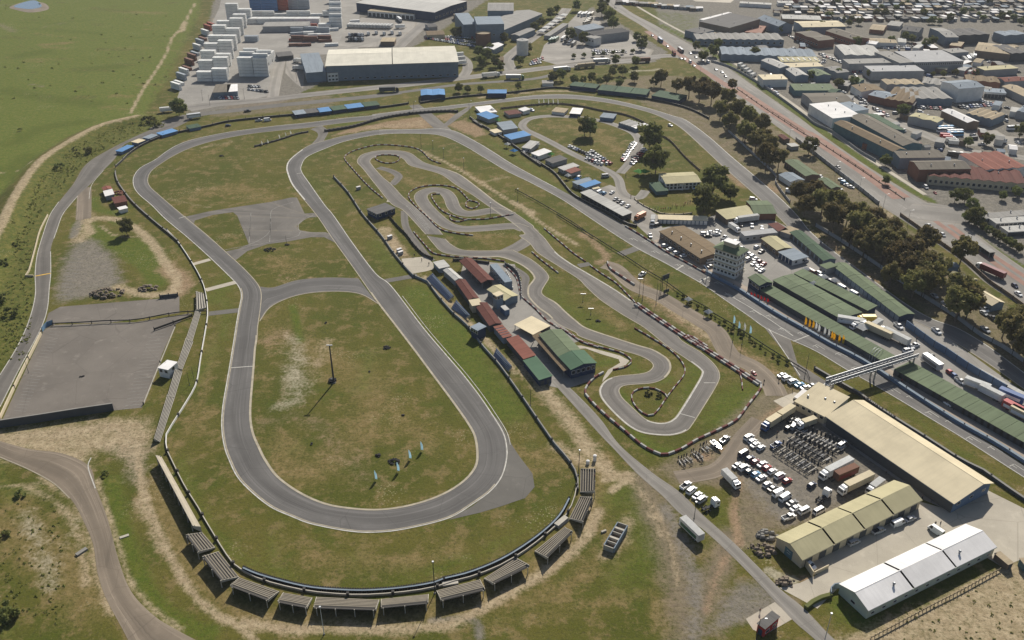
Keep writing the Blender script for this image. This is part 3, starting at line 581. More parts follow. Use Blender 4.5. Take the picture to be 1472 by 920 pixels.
road('service_road', [(790,545),(827,585.6),(864.5,627),(881,644),(916,681),(951,712),(978,739),(1009,760),(1049.7,797),(1090,838),(1139,891),(1172,920),(1250,995)],[(806,545),(835.6,573),(864.5,604),(891,640),(937,679),(978,708),(1009,739),(1053.7,779),(1092.5,817.4),(1123,848),(1155.6,874.5),(1200.5,920),(1280,985)], 'tar_road', .055,80)
lane('yard_track', zz(960,600,[(60,420),(200,400),(330,370),(420,300),(520,150),(640,20)]),7, 'tar_brown', .04)
lane('grass_crossing', [(277,380),(302,373)],3, 'slab', .05); lane('grass_crossing', [(296,417),(338,406)],3.5, 'slab', .05); lane('grass_crossing', [(300,451),(344,446)],4, 'tar_runoff', .045); lane('grass_crossing', [(554,404),(600,396)],4, 'tar_runoff', .045); lane('grass_crossing', zz(720,310,[(830,270),(950,225)]),5, 'tar_runoff', .045); lane('grass_crossing', zz(720,310,[(540,350),(620,335)]),4, 'tar_runoff', .045)
lane('inner_service_road', zz(720,310,[(720,340),(800,370),(930,490),(1100,560),(1250,650),(1400,740),(1500,810)]) + zz(960,470,[(430,190),(600,280),(720,400),(760,480)]),9, 'tar_brown', .038)
lane('camp_path', zz(720,150,[(1010,600),(960,650),(880,640),(840,600),(810,510),(700,440),(500,345),(350,265),(250,215),(170,175),(150,140),(200,100),(330,82),(500,88),(700,115),(850,165),(940,215),(960,290),(900,400),(830,480)]),6, 'tar_road', .04,120)
lot('terrace_paving', zz(720,150,[(640,600),(760,560),(880,610),(960,680),(1090,770),(1130,870),(1200,960),(1100,1000),(1010,900),(900,800)]), 'tar_pale', .038)
lot('paddock', [(940,330),(1000,318),(1040,305),(1115,318),(1160,340),(1300,450),(1340,470),(1390,505),(1480,570),(1560,640),(1560,720),(1193,495),(1063,417),(960,360)], 'yard_grey', .032)
sheet('pit_lane', sub(offset(sL, 1.2), .53,1), sub(offset(sL, 6.5), .53,1), 'slab_pit', .062)
lot('yard_apron', [(1238,765),(1300,735),(1318,720),(1372,735),(1410,700),(1480,735),(1480,800),(1440,815),(1400,790),(1390,755),(1208,842),(1175,875),(1120,845),(1150,838),(1175,826),(1168,805),(1215,785)], 'slab', .045)
lot('concrete_apron', zz(960,470,[(735,515),(880,455),(930,470),(875,560),(800,560)]), 'slab', .05); lot('kiosk_apron', zz(960,740,[(550,735),(755,615),(880,735),(680,850),(600,810)],4.907), 'slab', .05)
lot('yard_apron', [(1140,572),(1200,600),(1300,665),(1390,730),(1372,738),(1320,715),(1290,690),(1240,655),(1180,610)], 'yard_grey', .044)

# public roads beyond the circuit
road('highway', [(820,-60),(867,0),(928,41),(963,72),(1000,96),(1050,135),(1100,170),(1158,212),(1208,249),(1257,290),(1300,318),(1349,352),(1384,377),(1417,407),(1480,448),(1600,530)],[(840,-60),(887,2),(947,39),(1020,80),(1084,124),(1146,167),(1175,189),(1234,230.5),(1296,270),(1336,293),(1382,320),(1420,349),(1472,386),(1600,470)], 'tar_road', .05,120)
for pts, w in (([(930,45),(960,66),(995,91),(1040,120),(1104,160),(1154,192),(1172,203),(1234,244),(1290,286)],6),([(1060,125),(1104,154),(1154,186),(1172,195),(1240,241),(1304,284)],4.2),([(1345,318),(1399,357),(1480,413),(1600,490)],3.2),([(1365,323),(1399,348),(1480,402),(1600,478)],3)):
 lane('busway', pts, w, 'busway', .08,60)
lane('footpath', [(890,-6),(955,32),(1022,68),(1084,111),(1146,154),(1175,176),(1234,218),(1296,258),(1330,280)],3, 'slab', .06,40)
lot('road_junction', [(1290,312),(1312,293),(1340,292),(1385,300),(1480,310),(1480,326),(1384,322),(1360,352)], 'tar_road', .056)
lot('forecourt', [(1405,310),(1480,300),(1600,300),(1600,330),(1420,322)], 'tar_pale', .045)
lane('access_road', [(267,155),(322,149),(384,143.5),(446,136),(540,126),(583,122),(666,112),(738,103.5),(792,97),(850,92),(906,87),(960,80),(1000,85)],12, 'tar_road', .052,80)
lane('service_lane', [(220,187),(250,172),(290,164),(343,158),(405,151),(480,144),(540,138),(575,133)],9, 'tar_runoff', .046,40); lane('service_lane', [(575,133),(612,128),(666,121),(761,114),(800,106)],6, 'tar_runoff', .046,30)
lot('container_yard', [(255,140),(262,120),(315,12),(330,-60),(520,-60),(515,75),(440,80),(395,90),(386,138),(340,148),(275,160)], 'yard_grey', .03)
lane('yard_drive', [(392,140),(398,110),(404,84)],9, 'tar_pale', .05); lot('warehouse_apron', [(412,84),(440,82),(436,128),(425,120),(410,105)], 'tar_pale', .045)
lot('yard_surface', [(485,70),(495,40),(520,25),(600,32),(617,30),(596,48),(575,66),(520,68)], 'tar_pale', .04); lane('yard_drive', [(572,68),(592,50),(612,33)],12, 'tar_road', .05)
lane('yard_drive', [(664,112),(672,100),(670,88),(658,78)],9, 'tar_road', .05); lane('yard_drive', [(735,103),(730,85),(745,70),(765,55),(800,30),(815,12)],11, 'tar_road', .05)
lot('bus_depot', [(782,65),(800,50),(835,15),(860,25),(870,45),(905,48),(925,68),(940,72),(935,80),(890,82),(800,93),(775,86)], 'tar_pale', .042)
lane('industrial_road', [(1130,70),(1160,76),(1205,82),(1260,90)],14, 'tar_pale', .05); lane('industrial_road', [(1230,140),(1270,170),(1300,180),(1345,200),(1390,217),(1440,222),(1500,232)],10, 'tar_pale', .05); lane('industrial_road', [(1215,105),(1330,108),(1480,112)],9, 'tar_pale', .05); lot('coach_yard', zz(1172,150,[(960,200),(1260,180),(1330,220),(1450,230),(1450,300),(1200,290),(1000,290)]), 'tar_pale', .045)
lot('vacant_sand', [(988,-4),(1060,-4),(1050,4),(1000,2)], 'slab', .04); lot('sand_lot', [(1085,30),(1160,30),(1165,42),(1100,45)], 'slab', .04)
# pond in the far field
lot('pond_mud', [(14,10),(35,3),(62,4),(70,13),(45,18),(22,14)], 'tar_brown', .035, True)
pm, t, b = newmat('pond_water'); b.inputs['Base Color'].default_value = (.10, .16, .24,1); b.inputs['Roughness'].default_value = .12; M['water'] = pm
lot('pond', [(20,9),(38,2),(52,1),(60,9),(46,13),(30,12)], 'water', .06, True)
# ------------------------------------------------------------------ buildings
PART_MESH = {}
def part_mesh(key, fn):
 if key not in PART_MESH: PART_MESH[key] = fn()
 return PART_MESH[key]
def window_mesh(w, h, m):
 def f():
  b = MB(); t = .09
  b.box(-w / 2, w / 2,-.05, .05,-t, 0); b.box(-w / 2, w / 2,-.05, .05, h, h + t)
  b.box(-w / 2 - t, -w / 2,-.05, .05,-t, h + t); b.box(w / 2, w / 2 + t, -.05, .05,-t, h + t)
  return b.mesh('window', M[m])
 return part_mesh(('win', w, h, m), f)
def pane_mesh(w, h):
 return part_mesh(('pane', w, h), lambda: MB().box(-w / 2, w / 2,-.015, .015,0, h).mesh('pane', M['glass']))
def door_mesh(w, h, m):
 def f():
  b = MB(); n = max(3, int(h / .5))
  for i in range(n): b.box(-w / 2, w / 2,-.04 - .012 * (i % 2), .03, h * i / n, h * (i + 1) / n - .01)
  return b.mesh('door', M[m])
 return part_mesh(('door', w, h, m), f)
FOOT = []
def bld(name, label, cat, a, b, c, h, roof='gable', rise=1.5, wall='wall_grey', rm='roof_grey', over=.35, wins=(), doors=(), secs=1, n=1, group=None, vents=0, sky_l=0, base=0.0, ridge=.5, open_sides=False, para=0.0, secgap=.35, dark=0):
 """a->b: one eaves edge, c: far eaves corner beyond b; all read at eaves height h."""
 f_ = .76 if a[1] > 140 and a[0] < 1160 or a[1] > 345 else .88
 h *= f_; rise *= .9; wins = [(q[0], q[1], q[2] * f_, q[3], min(q[4], h - q[2] * f_ - .15)) for q in wins]; doors = [(q[0], q[1], q[2], min(q[3], h - .3), *q[4:]) for q in doors]
 A, Bq, Cq = P(*a, h), P(*b, h), P(*c, h)
 ux = (Bq - A).xy.normalized(); uy = Vector((-ux.y, ux.x))
 D = (Cq - Bq).xy.dot(uy); L = (Bq - A).xy.length
 if D < 0: A, ux, uy, D = Bq, -ux, -uy, -D
 rz = math.atan2(ux.y, ux.x)
 ctr = A.xy + ux * L / 2 + uy * D / 2
 r = thing(name, label, cat, (ctr.x, ctr.y, base), rz, group)
 X, Y = L / 2, D / 2; FOOT.append((ctr, ux, uy, X, Y))
 mb = MB(); tops = []
 yr = -Y + D * ridge
 # walls
 if open_sides:
  k = max(2, int(L / 6) + 1)
  for i in range(k):
   for yy in (-Y + .3, Y - .3):
    x = -X + .3 + (L - .6) * i / (k - 1)
    MBp = MB().box(x - .12, x + .12, yy - .12, yy + .12,0, h); MBp.build('post', M['steel'], r)
  mb.box(-X, X, Y - .12, Y, 0, h)
 elif roof == 'gable':
  o = [(-X, -Y),(X, -Y),(X, Y),(-X, Y)]
  mb.add([(-X, -Y, 0),(X, -Y, 0),(X, Y, 0),(-X, Y, 0),(-X, -Y, h),(X, -Y, h),(X, Y, h),(-X, Y, h),(-X, yr, h + rise),(X, yr, h + rise)],
      [(0,1,5,4),(1,2,6,9,5),(2,3,7,6),(3,0,4,8,7),(3,2,1,0)])
 elif roof == 'multi':
  w = L / n; fr = [(-X, -Y, 0),(X, -Y, 0)]; bk = [(-X, Y, 0),(X, Y, 0)]
  prof = []
  for i in range(n): prof += [(-X + w * i, h),(-X + w * (i + .5), h + rise)]
  prof.append((X, h))
  F = [(-X, -Y, 0),(X, -Y, 0)] + [(x, -Y, z) for x, z in reversed(prof)]
  K = [(-X, Y, 0),(X, Y, 0)] + [(x, Y, z) for x, z in reversed(prof)]
  m_ = len(F); mb.add(F + K, [tuple(range(m_)), tuple(reversed(range(m_, 2 * m_))),(0, m_ + 0, m_ + m_ - 1, m_ - 1)[::-1],(1,2, m_ + 2, m_ + 1)[::-1]])
 elif roof == 'mono':
  mb.add([(-X, -Y, 0),(X, -Y, 0),(X, Y, 0),(-X, Y, 0),(-X, -Y, h),(X, -Y, h),(X, Y, h + rise),(-X, Y, h + rise)],[(0,1,5,4),(1,2,6,5),(2,3,7,6),(3,0,4,7),(3,2,1,0)])
 else:
  mb.box(-X, X, -Y, Y, 0, h + para - .02 if para else h)
 mb.build('wall', M[wall], r)
 # roof
 t = .14; ov = over
 def slab(p, q, s, u, m_=rm, nm='roof_panel'):
  up = Vector((0,0, t)); lo = [Vector(x) + Vector((0,0, .015)) for x in (p, q, s, u)]
  MB().hexa(lo, [x + up for x in lo]).build(nm, M[m_], r)
 if roof == 'gable':
  sl1 = rise / max(.1, yr + Y); sl2 = rise / max(.1, Y - yr)
  for i in range(secs):
   x0 = -X + L * i / secs + (secgap / 2 if i else -ov); x1 = -X + L * (i + 1) / secs - (secgap / 2 if i < secs - 1 else -ov)
   dz = .06 * (i % 2)
   slab((x0,-Y - ov, h - sl1 * ov + dz),(x1,-Y - ov, h - sl1 * ov + dz),(x1, yr - .02, h + rise + dz),(x0, yr - .02, h + rise + dz))
   slab((x0, yr + .02, h + rise + dz),(x1, yr + .02, h + rise + dz),(x1, Y + ov, h - sl2 * ov + dz),(x0, Y + ov, h - sl2 * ov + dz))
  MB().fru((-X - ov, X + ov, yr - .22, yr + .22),(-X - ov, X + ov, yr - .05, yr + .05), h + rise + t - .04, h + rise + t + .09).build('ridge_cap', M[rm], r)
  if not dark and L > 7:
   for s_ in (-1,1): MB().box(-X - ov, X + ov, s_ * (Y + ov) - .08, s_ * (Y + ov) + .08, h - (sl1 if s_ < 0 else sl2) * ov - .12, h - (sl1 if s_ < 0 else sl2) * ov + .03).build('gutter', M[wall], r)
 elif roof == 'multi':
  w = L / n
  for i in range(n):
   x0, xm, x1 = -X + w * i, -X + w * (i + .5),-X + w * (i + 1)
   slab((x0 + .05,-Y - ov, h),(xm - .02,-Y - ov, h + rise),(xm - .02, Y + ov, h + rise),(x0 + .05, Y + ov, h))
   slab((xm + .02,-Y - ov, h + rise),(x1 - .05,-Y - ov, h),(x1 - .05, Y + ov, h),(xm + .02, Y + ov, h + rise))
 elif roof == 'mono':
  s1 = rise / D
  for i in range(secs):
   x0 = -X + L * i / secs + (secgap / 2 if i else -ov); x1 = -X + L * (i + 1) / secs - (secgap / 2 if i < secs - 1 else -ov)
   slab((x0,-Y - ov, h - s1 * ov),(x1,-Y - ov, h - s1 * ov),(x1, Y + ov, h + rise + s1 * ov),(x0, Y + ov, h + rise + s1 * ov))
 else:
  if para: slab((-X + .2,-Y + .2, h - .2),(X - .2,-Y + .2, h - .2),(X - .2, Y - .2, h - .2),(-X + .2, Y - .2, h - .2))
  else:
   for i in range(secs):
    x0 = -X + L * i / secs + (secgap / 2 if i else -ov); x1 = -X + L * (i + 1) / secs - (secgap / 2 if i < secs - 1 else -ov)
    slab((x0,-Y - ov, h),(x1,-Y - ov, h),(x1, Y + ov, h),(x0, Y + ov, h))
 # windows and doors on the sides that face the photographer
 def wallpt(side):
  if side in ('f', 'b'): s = -1 if side == 'f' else 1; return (lambda x, z: (x, s * (Y + .03), z)),0 if side == 'f' else math.pi, L
  s = -1 if side == 'l' else 1; return (lambda x, z: (s * (X + .03), x, z)),-math.pi / 2 * (1 if side == 'l' else -1), D
 yax = uy; face_long = 'f' if uy.dot(ctr) > 0 else 'b'; face_end = 'l' if ux.dot(ctr) > 0 else 'r'
 for side, k, z, ww, wh in wins:
  side = face_long if side == 'long' else face_end if side == 'end' else ({'f': 'b', 'b': 'f'}[face_long] if side == 'back' else side)
  fn, rr, ln = wallpt(side)
  for i in range(k):
   o = link('window', window_mesh(ww, wh, 'wall_white' if wall != 'wall_white' else 'wall_grey'), r, fn(-ln / 2 + ln * (i + .5) / k, z), rr)
   link('pane', pane_mesh(ww, wh), o, (0,0,0))
 for side, k, ww, wh, dm, *off in doors:
  side = face_long if side == 'long' else face_end if side == 'end' else side
  fn, rr, ln = wallpt(side); sh = off[0] if off else 0
  for i in range(k): link('door', door_mesh(ww, wh, dm), r, fn(-ln / 2 + ln * (i + .5) / k + sh, .02), rr)
 rr_ = random.Random(len(label))
 for i in range(vents):
  x = -X + L * (i + .5) / vents + rr_.uniform(-1,1); zt = h + rise * .5 if roof in ('gable',) else h + .2
  y_ = (yr - Y) / 2 if roof == 'gable' else rr_.uniform(-Y * .5, Y * .5)
  MB().tube((x, y_, zt - .1),(x, y_, zt + .9), .3, .3,8).tube((x, y_, zt + .9),(x, y_, zt + 1.3), .5, .25,8).build('roof_vent', M['steel'], r)
 for i in range(sky_l):
  x = -X + L * (i + .5) / sky_l
  if roof == 'gable':
   f0, f1 = .3, .75
   for (ya, za, yb, zb) in ((-Y, h, yr, h + rise),(Y, h, yr, h + rise)):
    p0 = (ya + (yb - ya) * f0, za + (zb - za) * f0 + t + .02); p1 = (ya + (yb - ya) * f1, za + (zb - za) * f1 + t + .02)
    q = [(x - .5, p0[0], p0[1]),(x + .5, p0[0], p0[1]),(x + .5, p1[0], p1[1]),(x - .5, p1[0], p1[1])]
    if ya > 0: q = q[::-1]
    MB().hexa(q, [(a_, b_, c_ + .04) for a_, b_, c_ in q]).build('skylight', M['roof_white'], r)
  else: MB().box(x - .5, x + .5,-Y * .6, Y * .6, h + t + .02 + (rise * .25 if roof == 'mono' else 0), h + t + .06 + (rise * .75 if roof == 'mono' else 0)).build('skylight', M['roof_white'], r)
 r['dims'] = (L, D); return r
def K(pts, ox, oy, k=4.843): return zz(ox, oy, pts, k)

# --- lower right yard
b_white = bld('long_shed', 'long white-roofed shed in three roof sections at the bottom right corner', 'shed', (1248.4,876.5),(1430.8,785.9),(1389,754.3),5.0, 'gable', 2.1, 'wall_pale_green', 'roof_white', wins=(('long', 12,1.5,1.3, .8),('end', 1,1.6,1.6, .9)), secs=3, secgap=.7, vents=2)
b_cream = bld('workshop', 'cream-roofed workshop row in four roof sections beside the gravel car park', 'workshop', (1153.6,804.2),(1323.9,718.8),(1284.6,691.9),5.0, 'gable', 2.2, 'wall_cream', 'roof_olive', wins=(('end', 1,2.2,1.2, .8),), doors=(('long', 9,3.0,3.4, 'wall_dark'),('end', 1,3.2,3.4, 'wall_teal')), secs=4, secgap=.7)
b_pit = bld('grandstand_hall', 'huge cream-roofed garage hall beside the start straight', 'hall', (1190,599),(1371,722),(1420.8,691),6.2, 'gable', 2.5, 'wall_blue', 'roof_cream', over=.7, ridge=.70, doors=(('long', 13,4.2,4.0, 'wall_dark'),), wins=(('end', 3,3.0,1.6,1.0),), secs=1)
b_pit2 = bld('hall_annexe', 'lower cream-roofed annexe with white porch roof at the footbridge end of the garage hall', 'annexe', (1143,577),(1186,599),(1222,577),4.8, 'mono', 1.6, 'wall_cream', 'roof_cream', wins=(('long', 5,2.6,1.3,1.1),), vents=3)
bld('porch', 'white flat porch at the far corner of the cream garage hall', 'porch', (1142,571),(1149,574),(1162,563),3.2, 'flat', 0, 'wall_white', 'roof_white', over=.2, wins=(('long', 2,1.0,1.6,1.0),))
bld('ticket_kiosk', 'small grey-roofed kiosk with red band standing on a pale slab by the service road', 'kiosk', (1099.6,904),(1120,886.7),(1110.8,878.6),4.6, 'flat', 0, 'wall_red', 'roof_dark_grey', over=.25, wins=(('long', 2,1.2,1.6,1.0),), doors=(('end', 1,1.2,2.2, 'wall_navy'),))
bld('guard_house', 'beige site office at the far end of the white-roofed shed', 'office', (1430,796),(1449,812),(1453,806),3.2, 'flat', 0, 'wall_brown', 'roof_tan', over=.15, doors=(('end', 1,1.0,2.0, 'wall_dark'),))
bld('site_shed', 'blue-grey shed at the right edge beyond the white-roofed shed', 'shed', (1466,803),(1473,812),(1485,800),3.5, 'flat', 0, 'wall_teal', 'roof_tan', over=.2)

# --- pits and paddock
TW = thing('control_tower', 'white race control tower with green hipped roof above the start line', 'tower', (*P(1046,392)[:2],0), heading((1030,390),(33,12)))
mb = MB(); tw, td = 12.5,8.0
mb.fru((-tw / 2, tw / 2,-td / 2, td / 2),(-tw / 2, tw / 2,-td / 2, td / 2),0,13.4); mb.build('wall', M['wall_white'], TW)
for lv in range(4):
 z = 1.4 + lv * 3.15
 MB().box(-tw / 2 - .35, tw / 2 + .35,-td / 2 - .35, td / 2 + .35, z + 1.75, z + 2.15).build('floor_band', M['wall_cream'], TW)
 for i in range(6):
  o = link('window', window_mesh(1.2, .95, 'wall_grey'), TW, (-tw / 2 + tw * (i + .5) / 6,-td / 2 - .04, z + .2)); link('pane', pane_mesh(1.2, .95), o)
 for i in range(3):
  for s in (-1,1):
   o = link('window', window_mesh(1.2, .95, 'wall_grey'), TW, (s * (tw / 2 + .04),-td / 2 + td * (i + .5) / 3, z + .2), math.pi / 2); link('pane', pane_mesh(1.2, .95), o)
MB().fru((-tw / 2 - 1, tw / 2 + 1,-td / 2 - 1, td / 2 + 1),(-tw / 2 + 2.4, tw / 2 - 2.4,-td / 2 + 2, td / 2 - 2),13.45,15.0).build('roof', M['roof_green'], TW)
MB().box(-3.2,3.2,-1.9,1.9,15.0,17.0).build('lookout', M['wall_cream'], TW); MB().box(-3.6,3.6,-2.2,2.2,17.0,17.25).build('roof_hatch', M['roof_white'], TW)
for i in range(14): MB().box(tw / 2 + .4 + .0, tw / 2 + 1.6,-td / 2 + .5 + i * .45,-td / 2 + .95 + i * .45, i * .22, i * .22 + .15).build('stair_tread', M['concrete'], TW)
bld('race_office', 'green-roofed race office at the tower end of the front pit garages', 'office', (1077,399),(1092,410),(1106,403),6.5, 'gable', 1.2, 'wall_navy', 'roof_green', over=.5, wins=(('long', 3,3.2,2.2,1.4),('end', 2,3.2,2.0,1.4)))
bld('pit_garages', 'long green-roofed front pit garages between the tower and the footbridge', 'pit garages', (1094,417),(1269,519),(1293,517),3.6, 'mono', .3, 'wall_navy', 'roof_green', over=.4, doors=(('long', 22,3.6,3.6, 'wall_dark'),), secs=12, secgap=.12)
bld('pit_garages', 'long green-roofed front pit garages on the near side of the footbridge', 'pit garages', (1287,531),(1500,651),(1525,640),3.6, 'mono', .3, 'wall_navy', 'roof_green', over=.4, doors=(('long', 24,3.6,3.6, 'wall_dark'),), secs=12, secgap=.12)
bld('pit_garages', 'second green-roofed garage row directly behind the front pit garages', 'pit garages', (1112,403),(1210,459),(1240,450),3.6, 'gable', .5, 'wall_navy', 'roof_green', over=.4, doors=(('long', 14,3.2,3.2, 'wall_dark'),), secs=8, secgap=.12, ridge=.5, dark=1)
bld('pit_garages', 'third pale green carport row with open parking behind it', 'carport', (1142,393),(1247,446),(1258,440),3.6, 'mono', .5, 'wall_navy', 'roof_green', over=.4, doors=(('long', 15,3.0,3.0, 'wall_dark'),), secs=8, secgap=.1)
bld('pit_garages', 'dark green garage row nearest the gum trees, upper half', 'pit garages', (1136,334),(1184,375),(1199,371),4.0, 'gable', .9, 'wall_blue_grey', 'roof_dark_green', over=.3, doors=(('long', 8,2.8,2.8, 'wall_dark'),), secs=4, secgap=.1, dark=1)
bld('pit_garages', 'long mid green garage row nearest the gum trees, lower half', 'pit garages', (1196,381),(1293,455),(1312,450),4.0, 'gable', .9, 'wall_navy', 'roof_green', over=.3, doors=(('long', 16,2.8,2.8, 'wall_blue_grey'),), secs=8, secgap=.1, dark=1)
bld('link_building', 'square green-roofed building joining the two garage rows under the gum trees', 'building', *K([(1060,345),(1105,370),(1150,335)],960,310),4.6, 'flat', 0, 'wall_grey', 'roof_green', wins=(('long', 2,1.5,1.0,1.0),))
bld('canteen', 'cream flat-roofed canteen in the paddock behind the tower', 'canteen', *K([(535,145),(765,120),(745,88)],960,310),4.0, 'flat', 0, 'wall_grey', 'roof_cream', over=.5, wins=(('long', 5,1.4,1.6,1.0),), para=.3)
bld('canteen', 'green-roofed canteen between the cream canteen and the grey hut', 'canteen', *K([(655,160),(760,240),(850,215)],960,310),4.0, 'gable', .8, 'wall_brown', 'roof_olive', over=.4, wins=(('long', 3,1.2,1.4,1.0),), dark=1)
bld('paddock_hut', 'grey-roofed hut with white pillars in the middle of the paddock', 'hut', *K([(775,255),(870,312),(970,285)],960,310),4.0, 'flat', 0, 'wall_white', 'roof_blue_grey', over=.5, doors=(('long', 4,2.0,2.8, 'wall_navy'),), wins=(('end', 2,1.5,1.2,1.0),))
bld('store', 'dull red-roofed store at the back of the paddock', 'store', *K([(700,60),(770,108),(830,95)],960,310),3.6, 'flat', 0, 'wall_grey', 'roof_red')
bld('store', 'pinkish grey flat-roofed store beside the dull red store', 'store', *K([(785,108),(850,130),(905,95)],960,310),3.6, 'flat', 0, 'wall_grey', 'roof_tan')
bld('scrutiny_hall', 'wide brown asbestos-roofed hall along the start straight', 'hall', (949,333),(1007,371),(1034,357),5.2, 'gable', .9, 'wall_brown', 'roof_brown', over=.5, wins=(('long', 9,2.2,1.6,1.1),), vents=4)
bld('hall_end', 'red-tiled end bay of the brown hall', 'annexe', *K([(218,283),(232,293),(362,225)],960,310),5.0, 'flat', 0, 'wall_brick', 'roof_red', over=.3)
bld('workshop_hall', 'pale green shallow-roofed workshop with white trailer in front', 'workshop', *K([(410,800),(625,765),(545,712)],960,150),4.6, 'mono', .6, 'wall_brown', 'roof_olive', wins=(('long', 5,1.4,1.5,1.1),))
bld('workshop_hall', 'darker green gabled workshop beside the track behind the pale green workshop', 'workshop', *K([(605,762),(755,760),(665,672)],960,150),5.0, 'gable', 1.2, 'wall_brick', 'roof_green')
bld('pavilion', 'long grey-roofed start pavilion beside the straight', 'pavilion', (835.6,277),(895.5,310),(907,306),4.2, 'mono', .5, 'wall_dark', 'roof_light_grey', over=.5, doors=(('long', 10,2.8,2.6, 'glass'),), secs=4, secgap=.1)
bld('clubhouse', 'two-storey cream-roofed white clubhouse beside the lawn', 'clubhouse', *K([(1150,552),(1390,540),(1345,472)],720,150),5.8, 'gable', 1.0, 'wall_white', 'roof_olive', over=.5, wins=(('long', 9,1.2,1.3,1.2),('long', 9,3.6,1.3,1.3),('end', 2,3.6,1.3,1.2)))
bld('clubhouse_wing', 'cream wing of the clubhouse under the dark tree', 'wing', *K([(0,545),(110,555),(230,550)],960,150)[:2], K([(225,500)],960,150)[0],5.2, 'gable', .8, 'wall_white', 'roof_olive', wins=(('long', 3,1.5,1.3,1.1),))
bld('lean_to', 'green lean-to at the left end of the white clubhouse', 'lean-to', *K([(1085,607),(1165,600),(1110,545)],720,150),3.2, 'mono', .5, 'wall_teal', 'roof_dark_green')
bld('covered_stand', 'long beige covered stand below the clubhouse lawn', 'covered stand', *K([(1100,800),(1440,810),(1435,780)],720,150),3.4, 'flat', 0, 'wall_blue_grey', 'roof_cream', over=.3, doors=(('long', 12,1.6,2.2, 'wall_white'),))
# --- behind the gum trees
bld('stables', 'long green-roofed stable row behind the gum trees, upper half', 'stables', *K([(815,395),(960,500),(1035,480)],960,150),4.0, 'gable', .9, 'wall_brown', 'roof_green', doors=(('long', 9,1.4,2.2, 'wall_dark'),))
bld('stables', 'green-roofed stable block beside the white cars and boundary wall', 'stables', *K([(1050,520),(1140,585),(1185,565)],960,150),4.0, 'gable', .9, 'wall_brown', 'roof_green', doors=(('long', 5,1.4,2.2, 'wall_dark'),))
bld('cottage', 'blue-grey roofed cottage in front of the green stables', 'cottage', *K([(775,490),(855,540),(960,540)],960,150)[:2], K([(965,535)],960,150)[0],4.2, 'gable', 1.2, 'wall_white', 'roof_blue_grey', wins=(('end', 2,1.2,1.4,1.1),))
bld('outbuilding', 'red-roofed outbuilding by the boundary wall', 'outbuilding', *K([(770,215),(810,245),(840,235)],960,150),3.4, 'gable', .6, 'wall_brown', 'roof_red', dark=1)
bld('outbuilding', 'low grey outbuilding with white roof box beside the red-roofed outbuilding', 'outbuilding', *K([(830,275),(860,295),(905,285)],960,150),3.2, 'flat', 0, 'wall_grey', 'roof_light_grey')
bld('lodge', 'cream hip-roofed lodge among the trees by the highway', 'lodge', *K([(930,420),(1080,475),(1190,465)],1172,310),4.4, 'gable', 1.4, 'wall_grey', 'roof_olive')
bld('lodge', 'cream-roofed lodge beyond the parked cars at the right', 'lodge', *K([(1085,540),(1230,625),(1390,640)],1172,310)[:2], K([(1290,590)],1172,310)[0],4.6, 'gable', 1.5, 'wall_blue_grey', 'roof_cream')
bld('filling_canopy', 'small pale blue canopy among the gum trees', 'canopy', *K([(835,350),(1000,355),(1010,330)],1172,310),3.5, 'flat', 0, 'wall_blue_grey', 'roof_blue_grey')
bld('side_shed', 'long slate-grey lean-to by the boundary bank at the right edge', 'shed', *K([(1120,300),(1453,480),(1500,480)],1172,470),2.2, 'flat', 0, 'wall_blue', 'roof_light_grey', over=.1)

bld('bus_station', 'long dark-roofed bus station platform in the middle of the highway', 'bus station', (1387,338),(1423,363),(1427,360),3.6, 'flat', 0, 'wall_dark', 'roof_grey', open_sides=True)
# --- kart centre
bld('kart_garages', 'small grey-roofed kart garage at the far end of the row', 'garage', *K([(695,325),(735,368),(800,350)],480,310),3.6, 'flat', 0, 'wall_blue_grey', 'roof_light_grey')
bld('kart_garages', 'grey-roofed section of the long kart garage row', 'garage', *K([(765,380),(845,450),(890,435)],480,310),4.2, 'gable', .6, 'wall_grey', 'roof_light_grey', dark=1)
bld('kart_garages', 'dark red section of the long kart garage row beside the paddock shed', 'garage', *K([(850,458),(940,585),(1000,568)],480,310),4.4, 'gable', .7, 'wall_dark', 'roof_red', dark=1)
bld('kart_shop', 'cream flat-roofed block in the middle of the kart garage row', 'shop', *K([(942,590),(965,628),(1020,600)],480,310),5.0, 'flat', 0, 'wall_cream', 'roof_cream', over=.3)
bld('kart_garages', 'rust red section of the kart garage row below the cream block', 'garage', *K([(985,622),(1085,765),(1160,742)],480,310),4.4, 'gable', .7, 'wall_dark', 'roof_red', dark=1)
bld('kart_garages', 'patchwork red and grey section of the kart garage row', 'garage', *K([(1115,775),(1180,850),(1230,830)],480,310),4.2, 'flat', 0, 'wall_blue_grey', 'roof_brick_red', secs=5, secgap=.5)
bld('kart_garages', 'bright rust red section of the kart garage row next to the green end', 'garage', *K([(1205,85),(1322,222),(1395,198)],480,470),4.2, 'mono', .5, 'wall_dark', 'roof_brick_red')
bld('kart_garages', 'green near end of the kart garage row beside the dirt track', 'garage', *K([(160,235),(268,368),(352,345)],720,470),4.0, 'mono', .5, 'wall_navy', 'roof_bright_green', doors=(('end', 2,1.6,2.2, 'wall_dark'),))
bld('open_shed', 'open-sided dark red-roofed shed in the kart paddock', 'shed', *K([(880,315),(1030,465),(1100,440)],480,310),5.0, 'gable', .9, 'wall_dark', 'roof_red', over=.5, open_sides=True)
bld('kart_hall', 'large green-roofed kart hall, far lighter half', 'hall', (776,481),(803,512),(829,498),6.2, 'gable', 1.2, 'wall_blue_grey', 'roof_green', over=.4)
